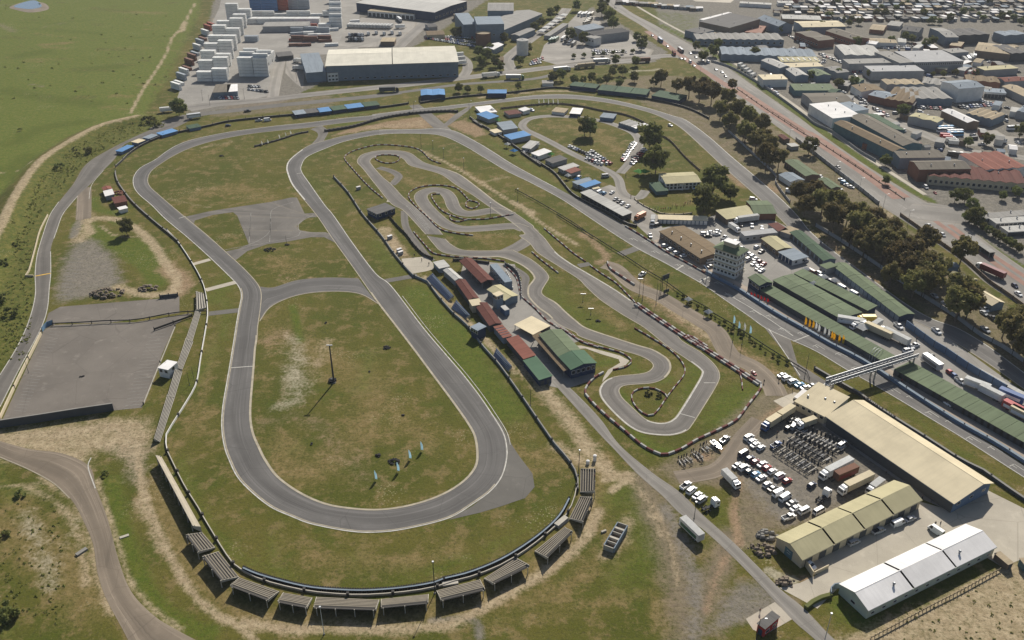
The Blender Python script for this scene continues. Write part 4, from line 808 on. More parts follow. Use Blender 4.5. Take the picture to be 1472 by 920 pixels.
bld('kart_hall', 'large bright green-roofed kart hall, near half with blue gable end', 'hall', (804,513),(821,531),(855,520),6.2, 'gable', 1.4, 'wall_navy', 'roof_bright_green', over=.4, wins=(('end', 5,2.8,1.5,1.6),))
bld('lean_to', 'brown sheeted lean-to along the left side of the green kart hall', 'lean-to', *K([(220,62),(438,308),(492,292)],720,470),4.4, 'mono', 1.0, 'wall_dark', 'roof_brown', over=.2, open_sides=True)
bld('race_office', 'blue and white race office with stepped balcony inside the kart bend', 'office', *K([(1085,345),(1190,470),(1225,440)],480,310),5.0, 'flat', 0, 'wall_blue_grey', 'roof_light_grey', over=.3, wins=(('long', 7,1.2,1.4,1.2),('long', 7,3.2,1.4,1.2)), para=.4)
bld('kart_club', 'beige many-sided club roof beside the race office', 'clubhouse', *K([(1070,515),(1190,590),(1262,545)],480,310),4.6, 'gable', .9, 'wall_blue_grey', 'roof_olive')
bld('timing_tower', 'narrow blue-grey timing tower with cream cap in front of the beige club roof', 'tower', *K([(1108,545),(1135,562),(1178,545)],480,310),9.0, 'flat', 0, 'wall_blue_grey', 'roof_cream', wins=(('long', 2,6.6,1.4,1.3),('end', 2,6.6,1.4,1.3)))
bld('kart_container', 'blue site container with pale roof on the kart paddock', 'container', *K([(1158,632),(1190,662),(1220,650)],480,310),3.8, 'flat', 0, 'wall_blue', 'roof_light_grey', over=.05)
bld('pavilion', 'sand-coloured shade roof on thin posts below the kart club', 'shade roof', *K([(1255,760),(1385,830),(1440,725)],480,310)[:2], K([(1453,740)],480,310)[0],2.9, 'flat', 0, 'wall_cream', 'roof_cream', over=.1, open_sides=True)
bld('press_box', 'dark press box with grey roof behind the blue seating', 'press box', *K([(955,775),(1000,800),(1060,775)],480,310),6.5, 'flat', 0, 'wall_navy', 'roof_blue_grey', wins=(('long', 3,4.0,1.5,1.3),))
bld('scoring_hut', 'dark glazed scoring hut with many-sided roof beside the kart grass', 'hut', *K([(232,730),(300,765),(358,690)],480,150),4.6, 'flat', 0, 'wall_navy', 'roof_dark_grey', over=.4, wins=(('long', 4,2.2,1.3,1.4),('end', 3,2.2,1.3,1.4)))
bld('commentary_box', 'small white commentary box on legs beside the left terraces', 'commentary box', *K([(1100,285),(1170,300),(1180,235)],0,470),5.6, 'flat', 0, 'wall_white', 'roof_white', over=.15, wins=(('end', 1,3.4,1.4,1.2),('long', 2,3.4,1.2,1.2)))
ab0, ab1 = P(*K([(750,740)],720,640)[0]), P(*K([(845,580)],720,640)[0]); d_ = ab1 - ab0
ab = thing('ablution_block', 'roofless grey ablution block with pale cross beams on bare ground', 'ablution block', ab0, math.atan2(d_.y, d_.x)); AL = d_.length
MB().box(0, AL, -1.7,1.7, .02, .12).build('floor', M['wall_brown'], ab)
for y in (-1.7,1.7): MB().box(0, AL, y - .15, y + .15, .12,2.2).build('side_wall', M['wall_blue_grey'], ab)
for i in range(6): MB().box(AL * i / 5 - .14 - .5 * (i in (2,4)), AL * i / 5 + .14,-1.54,1.54, .13 if i in (0,5) else 1.2,2.15).build('cross_wall', M['concrete'], ab)
# --- marshals' huts near the left bend
bld('hut', 'red-roofed hut among the ruins by the left bend', 'hut', *K([(712,580),(725,600),(780,590)],0,150),3.4, 'gable', .6, 'wall_brick', 'roof_brick_red', dark=1)
bld('hut', 'white-roofed hut touching the red-roofed hut by the left bend', 'hut', *K([(722,605),(735,640),(785,610)],0,150),3.6, 'mono', .4, 'wall_blue_grey', 'roof_white')
bld('hut', 'dark brick hut between the two white huts by the left bend', 'hut', *K([(780,650),(800,690),(860,630)],0,150),3.6, 'flat', 0, 'wall_brick', 'roof_red', wins=(('long', 1,1.2,1.0,1.0),))
bld('hut', 'small white hut nearest the parking lot by the left bend', 'hut', *K([(820,720),(835,735),(870,705)],0,150),3.0, 'flat', 0, 'wall_white', 'roof_white')
# --- braai huts and houses along the inner fence (camp side)
camp = [((985,745),(1030,790),(1160,805),480,0, 'white', 'white caravan-like hut first at the far end of the fence camp', 2.8),((995,795),(1080,830),(1150,815),480,0, 'blue', 'bright blue corrugated house at the far end of the fence camp', 4),((1135,855),(1180,905),(1255,870),480,0, 'blue_grey', 'grey-blue house with white gable next to the bright blue house', 4),
  ((1185,215),(1235,245),(1310,185),480,150, 'blue', 'blue-roofed house with pale porch third along the fence camp', 4),((1085,180),(1120,200),(1150,180),480,150, 'cream', 'cream canvas lean-to beside the blue-roofed house', 2.6),((1310,300),(1370,310),(1415,265),480,150, 'light_grey', 'white-topped grey hut standing alone along the fence camp', 3.6),
  ((1375,340),(1425,360),(1455,310),480,150, 'white', 'white-roofed house past the gap in the fence camp', 3.8),((310,385),(360,410),(420,365),720,150, 'dark_grey', 'brown and grey shack in the middle of the fence camp', 3.6),((400,440),(440,460),(495,410),720,150, 'light_grey', 'pale arched tent-roofed shack in the fence camp', 3.4),
  ((450,460),(490,480),(530,450),720,150, 'brick_red', 'brick red-roofed shack in the fence camp', 3.4),((500,540),(535,560),(585,510),720,150, 'blue_grey', 'slate blue-roofed shack in the fence camp', 3.6),((550,560),(590,580),(640,525),720,150, 'blue', 'bright blue-roofed shack nearest the start pavilion', 3.8),((625,575),(645,590),(670,570),720,150, 'cream', 'tiny cream awning hut at the pavilion end of the fence camp', 2.6),
  ((1185,775),(1220,800),(1285,775),480,0, 'red', 'dull red-roofed hut between the blue house and the loop path', 3),((1285,760),(1320,775),(1355,760),480,0, 'white', 'white flat-roofed hut with dark walls at the loop path', 3.4)]
for a, b_, c, ox, oy, rc, lab, h in camp:
 a, b_, c = K([a, b_, c], ox, oy); bld('camp_hut', lab, 'hut', a, b_, c, h, 'mono' if h > 3 else 'flat', .5, 'wall_white' if rc in ('white', 'cream') else 'wall_grey', 'roof_' + rc, over=.4, wins=(('long', 2,1.2,1.0,1.0),) if h > 3 else (), group='huts of the camp along the inner fence')
bld('camp_hut', 'long cream caravan hut on the far side of the loop path', 'hut', *K([(355,775),(440,785),(445,755)],720,0),2.8, 'flat', 0, 'wall_white', 'roof_tan'); bld('camp_hut', 'white double hut with a dark entrance on the far side of the loop path', 'hut', *K([(480,790),(550,795),(565,755)],720,0),3, 'flat', 0, 'wall_navy', 'roof_white')
bld('camp_hut', 'blue-grey flat-roofed hut against the outer fence of the camp field', 'hut', *K([(690,815),(780,825),(800,795)],720,0),3.2, 'flat', 0, 'wall_blue', 'roof_blue_grey'); bld('camp_hut', 'long blue-walled barrack with white cross roofs near the camp field fence', 'barrack', *K([(820,855),(930,890),(990,855)],720,0)[:2], K([(940,850)],720,0)[0],3, 'multi', .5, 'wall_blue_grey', 'roof_light_grey', n=6)
bld('camp_hut', 'white-roofed blue block at the near end of the blue-walled barrack', 'block', *K([(905,880),(940,895),(990,855)],720,0),3.2, 'flat', 0, 'wall_blue_grey', 'roof_white')
# --- spectator stands along the outer fence at the top
bld('spectator_stand', 'long low dark green-roofed spectator stand beyond the back loop, left half', 'spectator stand', *K([(480,595),(660,615),(670,590)],720,0),3.6, 'mono', .4, 'wall_navy', 'roof_dark_green', secs=2)
bld('spectator_stand', 'long low dark green-roofed spectator stand beyond the back loop, right half', 'spectator stand', *K([(675,625),(1010,660),(1025,625)],720,0),3.6, 'mono', .4, 'wall_navy', 'roof_dark_green', secs=3)
bld('spectator_stand', 'olive-roofed spectator stand under the first gum trees', 'spectator stand', *K([(1050,665),(1240,700),(1255,660)],720,0),3.6, 'mono', .4, 'wall_navy', 'roof_dark_green')
bld('hospitality_marquee', 'large blue-topped hospitality marquee beside the cross road', 'marquee', *K([(605,665),(775,660),(765,622)],480,0),4.6, 'multi', .6, 'wall_navy', 'roof_blue', n=2, over=.4)
bld('hospitality_marquee', 'smaller blue-topped marquee with grey frame behind it', 'marquee', *K([(1070,650),(1200,650),(1195,625)],480,0),3.8, 'flat', 0, 'wall_navy', 'roof_blue', over=.3)
bld('grey_shed', 'grey store with white wall behind the outer fence at the top', 'store', *K([(290,580),(365,580),(370,560)],720,0),3, 'flat', 0, 'wall_white', 'roof_grey')
hs = [((895,800),(970,790), 'blue_grey', 'grey'),((975,790),(1060,780), 'dark_grey', 'brown-green'),((1065,782),(1145,772), 'blue', 'deep blue'),((1160,770),(1250,757), 'dark_green', 'dull green'),((1260,757),(1370,743), 'blue', 'navy blue'),((1380,742),(1480,730), 'dark_green', 'dark green')]
for i, (p, q, rc, cw) in enumerate(hs):
 a, b_ = K([p, q],240,0); bld('viewing_deck', f'{cw} roofed viewing deck, {ORD[i]} from the left along the outer fence', 'viewing deck', a, b_, (b_[0], b_[1] - 6),3.2, 'flat', 0, 'wall_navy', 'roof_' + rc, group='viewing decks along the outer fence')
for i, (p, q, rc, cw) in enumerate([((850,330),(930,290), 'blue', 'blue'),((960,270),(1010,250), 'cream', 'cream'),((1040,240),(1100,215), 'blue_grey', 'grey blue'),((1130,215),(1235,185), 'blue', 'dark blue'),((1320,170),(1400,155), 'dark_green', 'green')]):
 a, b_ = K([p, q],0,150); bld('viewing_deck', f'{cw} viewing deck {ORD[i]} from the left along the curved bend fence', 'viewing deck', a, b_, (b_[0] - 1, b_[1] - 5),2.6, 'flat', 0, 'wall_blue', 'roof_' + rc, group='viewing decks round the left bend')

# --- top: warehouses and factories
b_w = bld('warehouse', 'very large cream-roofed blue warehouse on the access road', 'warehouse', (468.3,95),(658.5,89),(648.4,66.5),14, 'gable', 2.0, 'wall_blue_grey', 'roof_pale', over=.5, ridge=.55, secs=2, secgap=.6, wins=(('long', 18,1.6,2.2,1.0),))
bld('warehouse_wing', 'blue lower wing at the left end of the cream-roofed warehouse', 'warehouse wing', *K([(970,508),(1105,498),(1100,370)],240,0),9, 'mono', .8, 'wall_blue_grey', 'roof_blue_grey', doors=(('l', 2,4,4, 'wall_grey'),))
bld('gate_office', 'white gate office in front of the blue warehouse', 'office', *K([(1117,510),(1190,505),(1190,490)],240,0),8, 'flat', 0, 'wall_white', 'roof_grey', wins=(('long', 3,4.5,1.6,1.2),('long', 3,1.2,1.6,1.2)))
bld('warehouse', 'big pale grey distribution shed at the very top', 'warehouse', (512,4),(624.5,18),(664,1),10, 'gable', 1.2, 'wall_navy', 'roof_light_grey', wins=(('end', 9,3,3.5,1.5),))
bld('loading_dock', 'cream-roofed loading dock with pillars below the pale distribution shed', 'loading dock', *K([(235,75),(555,100),(570,68)],480,0),6, 'flat', 0, 'wall_white', 'roof_tan', doors=(('long', 11,3.5,3.6, 'wall_dark'),))
fb = bld('factory', 'pale blue brewery-like factory tower block at the top centre', 'factory', *K([(900,175),(1000,170),(1075,85)],480,0),14, 'flat', 0, 'wall_blue_grey', 'roof_light_grey', para=.5)
bld('factory', 'tall pale blue factory block with rusty deck in front', 'factory', *K([(995,175),(1185,170),(1165,115)],480,0),19, 'flat', 0, 'wall_blue_grey', 'roof_light_grey', para=.6, wins=(('long', 4,8,1.6,1.2),))
bld('factory', 'long grey-green factory hall behind the tall pale blue block', 'factory', *K([(1180,210),(1450,95),(1380,30)],480,0),11, 'gable', 2.5, 'wall_blue_grey', 'roof_grey'); bld('factory', 'grey upper roof on the skyline side of the factory', 'factory', *K([(1070,75),(1250,75),(1240,20)],480,0),15, 'gable', 2, 'wall_blue_grey', 'roof_grey')
bld('factory_annexe', 'cream-roofed low annexe left of the pale blue factory', 'annexe', *K([(845,115),(950,110),(960,92)],480,0),5, 'gable', .8, 'wall_brown', 'roof_tan'); bld('factory_annexe', 'long grey shed right of the factory tower', 'shed', *K([(1290,250),(1400,205),(1375,185)],480,0),6, 'gable', 1, 'wall_blue_grey', 'roof_grey')
bld('factory_annexe', 'small white-roofed gabled shed below the factory tower', 'shed', *K([(1110,345),(1180,310),(1130,292)],480,0),5.5, 'gable', 1.4, 'wall_blue_grey', 'roof_white'); bld('gatehouse', 'brown-roofed cottage at the factory gate', 'cottage', *K([(1125,420),(1180,420),(1175,395)],480,0),3.6, 'gable', 1.2, 'wall_brick', 'roof_brown')
bld('bungalow', 'brown-roofed bungalow on the green strip left of the car lot', 'bungalow', *K([(650,245),(770,240),(820,210)],480,0),4, 'gable', 1.2, 'wall_cream', 'roof_brown'); bld('bungalow', 'dark grey bungalow above the brown-roofed bungalow', 'bungalow', *K([(660,190),(720,185),(745,160)],480,0),4, 'gable', 1.0, 'wall_grey', 'roof_dark_grey')
bld('yard_office', 'dark flat-roofed container yard office by the access road', 'office', *K([(320,645),(425,640),(430,585)],240,0),5, 'flat', 0, 'wall_blue_grey', 'roof_asbestos'); bld('yard_office', 'white sheeted section of the container yard office', 'office', *K([(422,640),(490,635),(503,585)],240,0),5, 'flat', 0, 'wall_blue_grey', 'roof_white')
bld('truck_workshop', 'beige shed on posts in the truck yard', 'shed', *K([(325,290),(420,290),(415,262)],480,0),4.5, 'flat', 0, 'wall_brown', 'roof_tan')
bld('yard_gantry_shed', 'long grey shed in the middle of the container yard', 'shed', *K([(665,185),(980,180),(1050,130)],240,0)[:2], K([(985,150)],240,0)[0],6, 'flat', 0, 'wall_grey', 'roof_grey'); bld('yard_shed', 'dark low workshop in the middle of the container yard', 'workshop', *K([(775,395),(880,385),(875,355)],240,0),4, 'flat', 0, 'wall_dark', 'roof_dark_grey')
bld('bus_works', 'dark ribbed bus workshop hall with white front block', 'workshop', *K([(590,225),(650,250),(780,175)],720,0),8, 'multi', 1, 'wall_grey', 'roof_dark_grey', n=3); bld('bus_office', 'white office block in front of the bus workshop', 'office', *K([(590,255),(650,270),(665,250)],720,0),8, 'flat', 0, 'wall_white', 'roof_grey', wins=(('long', 3,4.5,1.6,1.2),))
bld('bus_works', 'slate-roofed rear hall of the bus workshop', 'workshop', *K([(580,215),(720,190),(740,155)],720,0)[:2], K([(700,160)],720,0)[0],9, 'mono', .8, 'wall_grey', 'roof_blue_grey'); bld('carport', 'long dark wash bay beside the bus depot shade ports', 'wash bay', *K([(340,250),(470,165),(450,150)],720,0),4, 'flat', 0, 'wall_grey', 'roof_grey')
silo = thing('silo', 'round white storage silo at the depot gate', 'silo', (*P(*K([(150,380)],720,0)[0])[:2],0))
MB().tube((0,0,0),(0,0,13),5.2,5.2,24).build('shell', M['wall_white'], silo); MB().tube((0,0,13.02),(0,0,13.8),5.3,1.2,24).build('lid', M['roof_light_grey'], silo); MB().tube((0,0,13.8),(0,0,14.3), .8, .8,10).build('vent', M['steel'], silo)
tank = thing('rusty_tank', 'squat brown tank in front of the tall factory block', 'tank', (*P(*K([(1040,310)],480,0)[0])[:2],0))
MB().tube((0,0,0),(0,0,11),7,7,24).build('shell', M['rust'], tank); MB().tube((0,0,11.02),(0,0,11.9),7.1,2,24).build('lid', M['roof_tan'], tank)
# --- industrial estate on the right (read at eaves height)
est = [
 ('flat dark slate factory with brick base beside the green field', (220,150),(430,195),(480,110),960,0,11, 'mono', 1.5, 'wall_brown', 'roof_dark_grey', {}),
 ('white end block of the dark slate factory', (220,135),(245,140),(290,60),960,0,11, 'flat', 0, 'wall_white', 'roof_white', {}),
 ('round-cornered blue-grey building at the field corner', (120,210),(215,235),(230,190),960,0,7, 'flat', 0, 'wall_blue_grey', 'roof_dark_grey', {}),
 ('tan flat-roofed store behind the first saw-tooth row', (225,225),(430,235),(400,195),960,0,5, 'flat', 0, 'wall_brown', 'roof_tan', {}),
 ('upper row of joined grey gable workshops by the highway', (200,275),(810,280),(740,235),960,0,6, 'multi', .9, 'wall_blue_grey', 'roof_grey', dict(n=11, wins=(('long', 14,2.0,2.0,1.6),))),
 ('lower row of joined grey gable workshops by the highway', (375,380),(1040,400),(960,345),960,0,6, 'multi', .9, 'wall_blue_grey', 'roof_blue_grey', dict(n=11)),
 ('grey gabled hall projecting from the lower workshop row', (650,420),(780,475),(830,450),960,0,6.5, 'gable', 1.5, 'wall_blue_grey', 'roof_light_grey', {}),
 ('bright cream flat roof in the middle of the estate', (850,470),(1085,462),(1070,432),960,0,7, 'flat', 0, 'wall_white', 'roof_cream', {}),
 ('olive roof with white vents behind the bright cream roof', (790,430),(1060,430),(1040,402),960,0,7, 'mono', .8, 'wall_grey', 'roof_olive', dict(sky_l=7)),
 ('white box building with cream roof beside the highway verge', (665,555),(835,552),(795,518),960,0,7, 'flat', 0, 'wall_white', 'roof_cream', {}),
 ('pale gable hall beside the bright cream roof', (820,480),(890,530),(985,530),960,0,6, 'gable', 1.4, 'wall_blue_grey', 'roof_light_grey', {}),
 ('dull green gable hall right of the bright cream roof', (970,490),(1040,530),(1120,515),960,0,6, 'gable', 1.4, 'wall_blue_grey', 'roof_green', {}),
 ('grey double-gable hall on the estate road', (1085,470),(1180,510),(1250,495),960,0,6, 'multi', .9, 'wall_grey', 'roof_grey', dict(n=2)),
 ('bright green hipped shed with teal walls', (885,630),(1170,630),(1120,590),960,0,5, 'mono', .8, 'wall_teal', 'roof_green', {}),
 ('brown asbestos factory with rows of white skylights', (935,650),(1010,715),(1280,700),960,0,7, 'multi', 1.0, 'wall_grey', 'roof_asbestos', dict(n=1, sky_l=9)),
 ('white-roofed store with red band facing the highway', (985,725),(1150,825),(1290,780),960,0,8, 'mono', .6, 'wall_white', 'roof_white', {}),
 ('pale blue curved extension behind the white-roofed red-band store', (1160,800),(1400,760),(1310,700),960,0,8, 'flat', 0, 'wall_white', 'roof_blue_grey', {}),
 ('domed grey warehouse near the township', (620,130),(770,185),(870,175),960,0,8, 'gable', 3.5, 'wall_blue_grey', 'roof_blue_grey', {}),
 ('long brick factory with saw-tooth grey roof left of the estate road', (885,225),(1050,285),(1195,285),960,0,8, 'multi', .9, 'wall_brick', 'roof_asbestos', dict(n=2, wins=(('long', 9,3.0,1.8,1.4),))),
 ('long brick factory with grey roof right of the estate road', (1100,215),(1300,280),(1410,270),960,0,8, 'gable', 1.8, 'wall_brick', 'roof_asbestos', dict(wins=(('long', 11,3.0,1.8,1.4),))),
 ('cream and white ridged hall by the township edge', (940,190),(1240,185),(1160,145),960,0,8, 'gable', 1.2, 'wall_blue_grey', 'roof_cream', {}),
 ('long cream shed with pale wall by the township edge', (800,130),(1070,140),(1060,115),960,0,6, 'mono', .6, 'wall_brown', 'roof_light_grey', {}),
 ('big cream square roof with finned front in the estate centre', (690,435),(1035,425),(940,348),1172,0,10, 'flat', 0, 'wall_grey', 'roof_cream', dict(para=.2, wins=(('long', 26,7.2, .9,1.6),))),
 ('grey strip roof along the left side of the big cream square roof', (590,440),(690,432),(600,352),1172,0,10, 'mono', .5, 'wall_grey', 'roof_grey', {}),
 ('grey factory with three rows of black roof lights', (205,385),(480,390),(420,320),1172,0,8, 'multi', 1.0, 'wall_grey', 'roof_light_grey', dict(n=3)),
 ('grey flat hall in front of the black roof lights', (235,445),(580,435),(540,408),1172,0,8, 'mono', .6, 'wall_grey', 'roof_grey', {}),
 ('wide grey-beige hall in front of the big cream square roof', (395,500),(760,495),(720,455),1172,0,8, 'flat', 0, 'wall_grey', 'roof_grey', dict(para=.3)),
 ('brown-roofed gable hall with white end wall', (250,595),(320,640),(450,610),1172,0,6, 'gable', 1.4, 'wall_white', 'roof_brown', {}),
 ('staggered cream roofs of the middle workshop row', (500,590),(760,590),(720,555),1172,0,6, 'multi', .9, 'wall_grey', 'roof_tan', dict(n=4)),
 ('staggered grey roofs behind the blue-white tall hall', (740,580),(900,600),(880,555),1172,0,6, 'multi', .9, 'wall_grey', 'roof_grey', dict(n=3)),
 ('dark brick terraces of small workshops', (480,690),(680,720),(640,620),1172,0,6, 'multi', .9, 'wall_brick', 'roof_brown', dict(n=4)),
 ('grey gable terrace joined to the dark brick workshops', (680,690),(960,690),(880,610),1172,0,6, 'multi', .9, 'wall_blue_grey', 'roof_grey', dict(n=4)),
 ('slate-roofed small factory on the corner left of the brick terraces', (370,660),(500,690),(460,630),1172,0,6, 'gable', 1.2, 'wall_brick', 'roof_blue_grey', {}),
 ('tall blue-white hall with gabled pale front', (1000,620),(1180,605),(1090,552),1172,0,12, 'gable', 1.6, 'wall_white', 'roof_blue_grey', {}),
 ('low white arcade right of the tall blue-white hall', (1180,640),(1330,650),(1300,620),1172,0,5, 'flat', 0, 'wall_white', 'roof_blue_grey', dict(doors=(('long', 6,2.4,3, 'wall_dark'),))),
 ('dark hipped brick houses right of the tall hall', (1050,560),(1290,580),(1260,540),1172,0,6, 'multi', .9, 'wall_brick', 'roof_brown', dict(n=3)),
 ('red-roofed works at the right edge', (1320,570),(1480,560),(1470,530),1172,0,6, 'gable', 1.4, 'wall_grey', 'roof_brick_red', {}),
 ('sandy-roofed long shed at the right edge', (1300,600),(1470,680),(1480,630),1172,0,6, 'gable', 1.4, 'wall_grey', 'roof_tan', {}),
 ('dark slate arched hall against the township, left of the road', (600,210),(720,225),(760,195),1172,0,8, 'gable', 2.6, 'wall_grey', 'roof_dark_grey', {}),
 ('dark double hall against the township', (1000,250),(1215,240),(1180,195),1172,0,9, 'multi', .9, 'wall_dark', 'roof_dark_grey', dict(n=3)),
 ('grey pitched hall left of the dark double hall', (910,260),(1000,260),(975,195),1172,0,9, 'gable', 1.4, 'wall_blue_grey', 'roof_grey', {}),
 ('slate hall at the upper right edge', (1320,250),(1480,240),(1460,210),1172,0,8, 'multi', .9, 'wall_blue_grey', 'roof_blue_grey', dict(n=2)),
 ('pinkish cream-roofed hall with grey walls at the right', (1110,350),(1370,380),(1330,315),1172,0,7, 'gable', 1.2, 'wall_brown', 'roof_tan', {}),
 ('dark gable halls right of the pinkish cream roof', (1370,375),(1480,370),(1440,310),1172,0,8, 'multi', .9, 'wall_dark', 'roof_dark_grey', dict(n=2)),
 ('low grey flat store behind the white trucks', (1180,490),(1415,475),(1390,450),1172,0,6, 'flat', 0, 'wall_grey', 'roof_olive', {}),
 ('grey storage shed behind the cream square roof', (950,370),(1070,360),(1050,330),1172,0,7, 'flat', 0, 'wall_grey', 'roof_grey', {}),
 ('sand-coloured vaulted shed by the township, with curved white verge', (390,295),(570,300),(500,270),1172,0,5, 'gable', 1, 'wall_white', 'roof_tan', {}),
 ('first pair of long cream gable sheds by the coach yard', (650,810),(850,855),(940,840),1172,0,6, 'multi', .9, 'wall_grey', 'roof_olive', dict(n=2)),
 ('bright white long gable shed by the coach yard', (880,770),(1060,855),(1135,845),1172,0,6, 'gable', 1.3, 'wall_brown', 'roof_white', {}),
 ('row of joined grey and cream sheds right of the coach yard', (1050,790),(1230,835),(1420,820),1172,0,6, 'multi', .9, 'wall_blue_grey', 'roof_tan', dict(n=4)),
 ('last slate sheds at the right edge above the coach yard', (1400,775),(1480,790),(1500,745),1172,0,6, 'multi', .9, 'wall_grey', 'roof_blue_grey', dict(n=2)),
 ('long green-walled brown-roofed factory along the highway verge', (130,130),(540,330),(600,300),1172,150,8, 'gable', 1.6, 'wall_teal', 'roof_brown', {}),
 ('second brown-roofed bay behind the green-walled factory', (240,85),(610,290),(770,290),1172,150,8, 'gable', 1.8, 'wall_teal', 'roof_asbestos', {}),
 ('dark green-roofed bay at the back of the green-walled factory', (290,80),(480,190),(600,165),1172,150,7, 'gable', 1.2, 'wall_teal', 'roof_dark_green', {}),
 ('dark brown factory hall with white gable facing the verge', (590,375),(905,370),(880,330),1172,150,8, 'mono', 1.0, 'wall_blue_grey', 'roof_asbestos', {}),
 ('brick factory hall with dark brown roof and pale gable', (725,455),(1085,450),(1040,390),1172,150,9, 'gable', 1.6, 'wall_brick', 'roof_asbestos', dict(ridge=.6)),
 ('brick red-roofed hall with white roof strips', (1190,460),(1480,440),(1370,325),1172,150,7, 'multi', .9, 'wall_white', 'roof_brick_red', dict(n=4, sky_l=0)),
 ('row of dark red saw-tooth roofs on yellow shop fronts', (790,500),(1480,560),(1480,470),1172,150,6, 'multi', .9, 'wall_cream', 'roof_red', dict(n=9, wins=(('long', 18,1.6,1.6,1.8),))),
 ('first long white carport block at the right edge below the shops', (1145,800),(1480,770),(1470,735),1172,150,3, 'flat', 0, 'wall_white', 'roof_grey', dict(doors=(('long', 12,2.2,2.2, 'wall_dark'),))),
 ('second white carport block at the right edge below the shops', (1260,830),(1500,815),(1480,780),1172,150,3, 'flat', 0, 'wall_white', 'roof_light_grey', dict(doors=(('long', 8,2.2,2.2, 'wall_dark'),))),
 ('third white carport block at the right edge beside the hedge', (1345,890),(1500,880),(1480,840),1172,150,3, 'flat', 0, 'wall_white', 'roof_light_grey', dict(doors=(('long', 6,2.2,2.2, 'wall_dark'),))),
 ('pink brick house by the green field at the top', (535,225),(650,235),(640,180),960,0,4.5, 'flat', 0, 'wall_brick', 'roof_tan', dict(para=.4)),
 ('long white school blocks on the lawn at the top edge', (500,22),(720,34),(722,22),960,0,4, 'flat', 0, 'wall_white', 'roof_light_grey', {}),
 ('second white school block on the lawn at the top edge', (770,20),(870,22),(868,8),960,0,4, 'flat', 0, 'wall_white', 'roof_light_grey', {}),
]
for lab, a, b_, c, ox, oy, h, rf, rise, wl, rm, kw in est:
 a, b_, c = K([a, b_, c], ox, oy); bld('factory' if h > 5.5 else 'store', lab, 'factory' if h > 5.5 else 'store', a, b_, c, h, rf, rise, wl, rm, over=.2, dark=1, vents=kw.pop('vents', 2), **kw)
# infill workshops where the estate reads as many small roofs
for i, (x, y, w, d, rc, wc, where) in enumerate([(1015,40,16,5, 'light_grey', 'white', 'pale little store beside the sand lot at the township edge'),(1250,42,20,6, 'tan', 'brick', 'earthy-roofed yard store right of the brick factories'),(1275,36,18,5, 'grey', 'grey', 'low grey yard store near the township, above the earthy-roofed one'),(1245,62,14,4, 'white', 'white', 'small white-roofed garage in front of the vaulted sand shed'),
  (1345,98,16,4, 'cream', 'brown', 'narrow cream store on the estate cross road'),(1375,100,12,4, 'light_grey', 'grey', 'grey kiosk-like store on the estate cross road'),(1300,150,14,5, 'dark_grey', 'dark', 'dark little workshop facing the brick terraces'),(1222,118,12,6, 'green', 'teal', 'small green-roofed shed behind the white box building'),(1205,122,14,6, 'grey', 'dark', 'untidy grey shed in the scrap yard'),(1190,132,10,5, 'dark_green', 'teal', 'small dark green shed by the scrap yard'),
  (1452,160,14,5, 'light_grey', 'white', 'white coach shelter at the right edge of the coach yard'),(1408,130,15,5, 'grey', 'white', 'grey car showroom below the tall blue-white hall'),(1240,206,10,4, 'dark_grey', 'brick', 'little dark guard hut at the factory corner'),(1430,200,12,5, 'grey', 'white', 'small site office in the coach yard'),(1365,65,16,5, 'tan', 'brick', 'earth-coloured store by the scrub at the township edge')]):
 bld('store', where, 'store', (x, y),(x + w, y + 2),(x + w - 2, y - d),4.5, 'gable' if i % 2 else 'flat', 1.0, 'wall_' + wc, 'roof_' + rc, over=.2, dark=1)

# --- black roof lights, shade ports, gantry
def simple(name, label, cat, p, mbs, mats, rz=0.0, group=None, z=0.0):
 r = thing(name, label, cat, (*P(*p, 0)[:2], z), rz, group)
 for nm, mb_, mt in mbs: mb_.build(nm, M[mt], r)
 return r
for i in range(6):
 p = K([(285 + i * 30,235 - i * 22)],720,0)[0]
 mbp = MB()
 for x in (-4,4):
  for y in (-2.5,2.5): mbp.tube((x, y, 0),(x, y, 3), .08, .08,5)
 simple('shade_port', f'pale shade port, {ORD[i]} from the near end of the sloping bus depot row', 'shade port', p, [('post', mbp, 'steel'),('canopy', MB().fru((-5,5,-3.2,3.2),(-4,4,-2,2),3.0,3.6), 'canvas')], None, heading(p, (6,-4)), 'shade ports in the bus depot')

# ------------------------------------------------------------------ shacks of the township
def shack_mesh(i):
 r_ = random.Random(i); w, d, h = r_.uniform(5,9), r_.uniform(4,6.5), r_.uniform(2.4,3.2)
 b = MB(); b.add([(-w / 2,-d / 2,0),(w / 2,-d / 2,0),(w / 2, d / 2,0),(-w / 2, d / 2,0),(-w / 2,-d / 2, h),(w / 2,-d / 2, h),(w / 2, d / 2, h + .5),(-w / 2, d / 2, h + .5)],[(0,1,5,4),(1,2,6,5),(2,3,7,6),(3,0,4,7)],0)
 lo = [(-w / 2 - .25,-d / 2 - .25, h),(w / 2 + .25,-d / 2 - .25, h),(w / 2 + .25, d / 2 + .25, h + .52),(-w / 2 - .25, d / 2 + .25, h + .52)]
 b.hexa(lo, [(x, y, z + .12) for x, y, z in lo],1)
 b.box(-.45, .45,-d / 2 - .06,-d / 2 + .02, .02,2.0,2)
 return b
wallm = ['wall_grey', 'wall_brown', 'wall_brick', 'wall_blue_grey', 'wall_grey', 'wall_dark']; roofm = ['roof_white', 'roof_light_grey', 'roof_white', 'roof_grey', 'roof_asbestos', 'roof_blue_grey', 'roof_dark_grey', 'roof_tan', 'roof_white', 'roof_dark_grey']
shk = [(shack_mesh(i).mesh('township_house', [M[wallm[i % 6]], M[roofm[i % 10]], M['wall_dark']]), shack_mesh(i),(roofm[i % 10])) for i in range(30)]
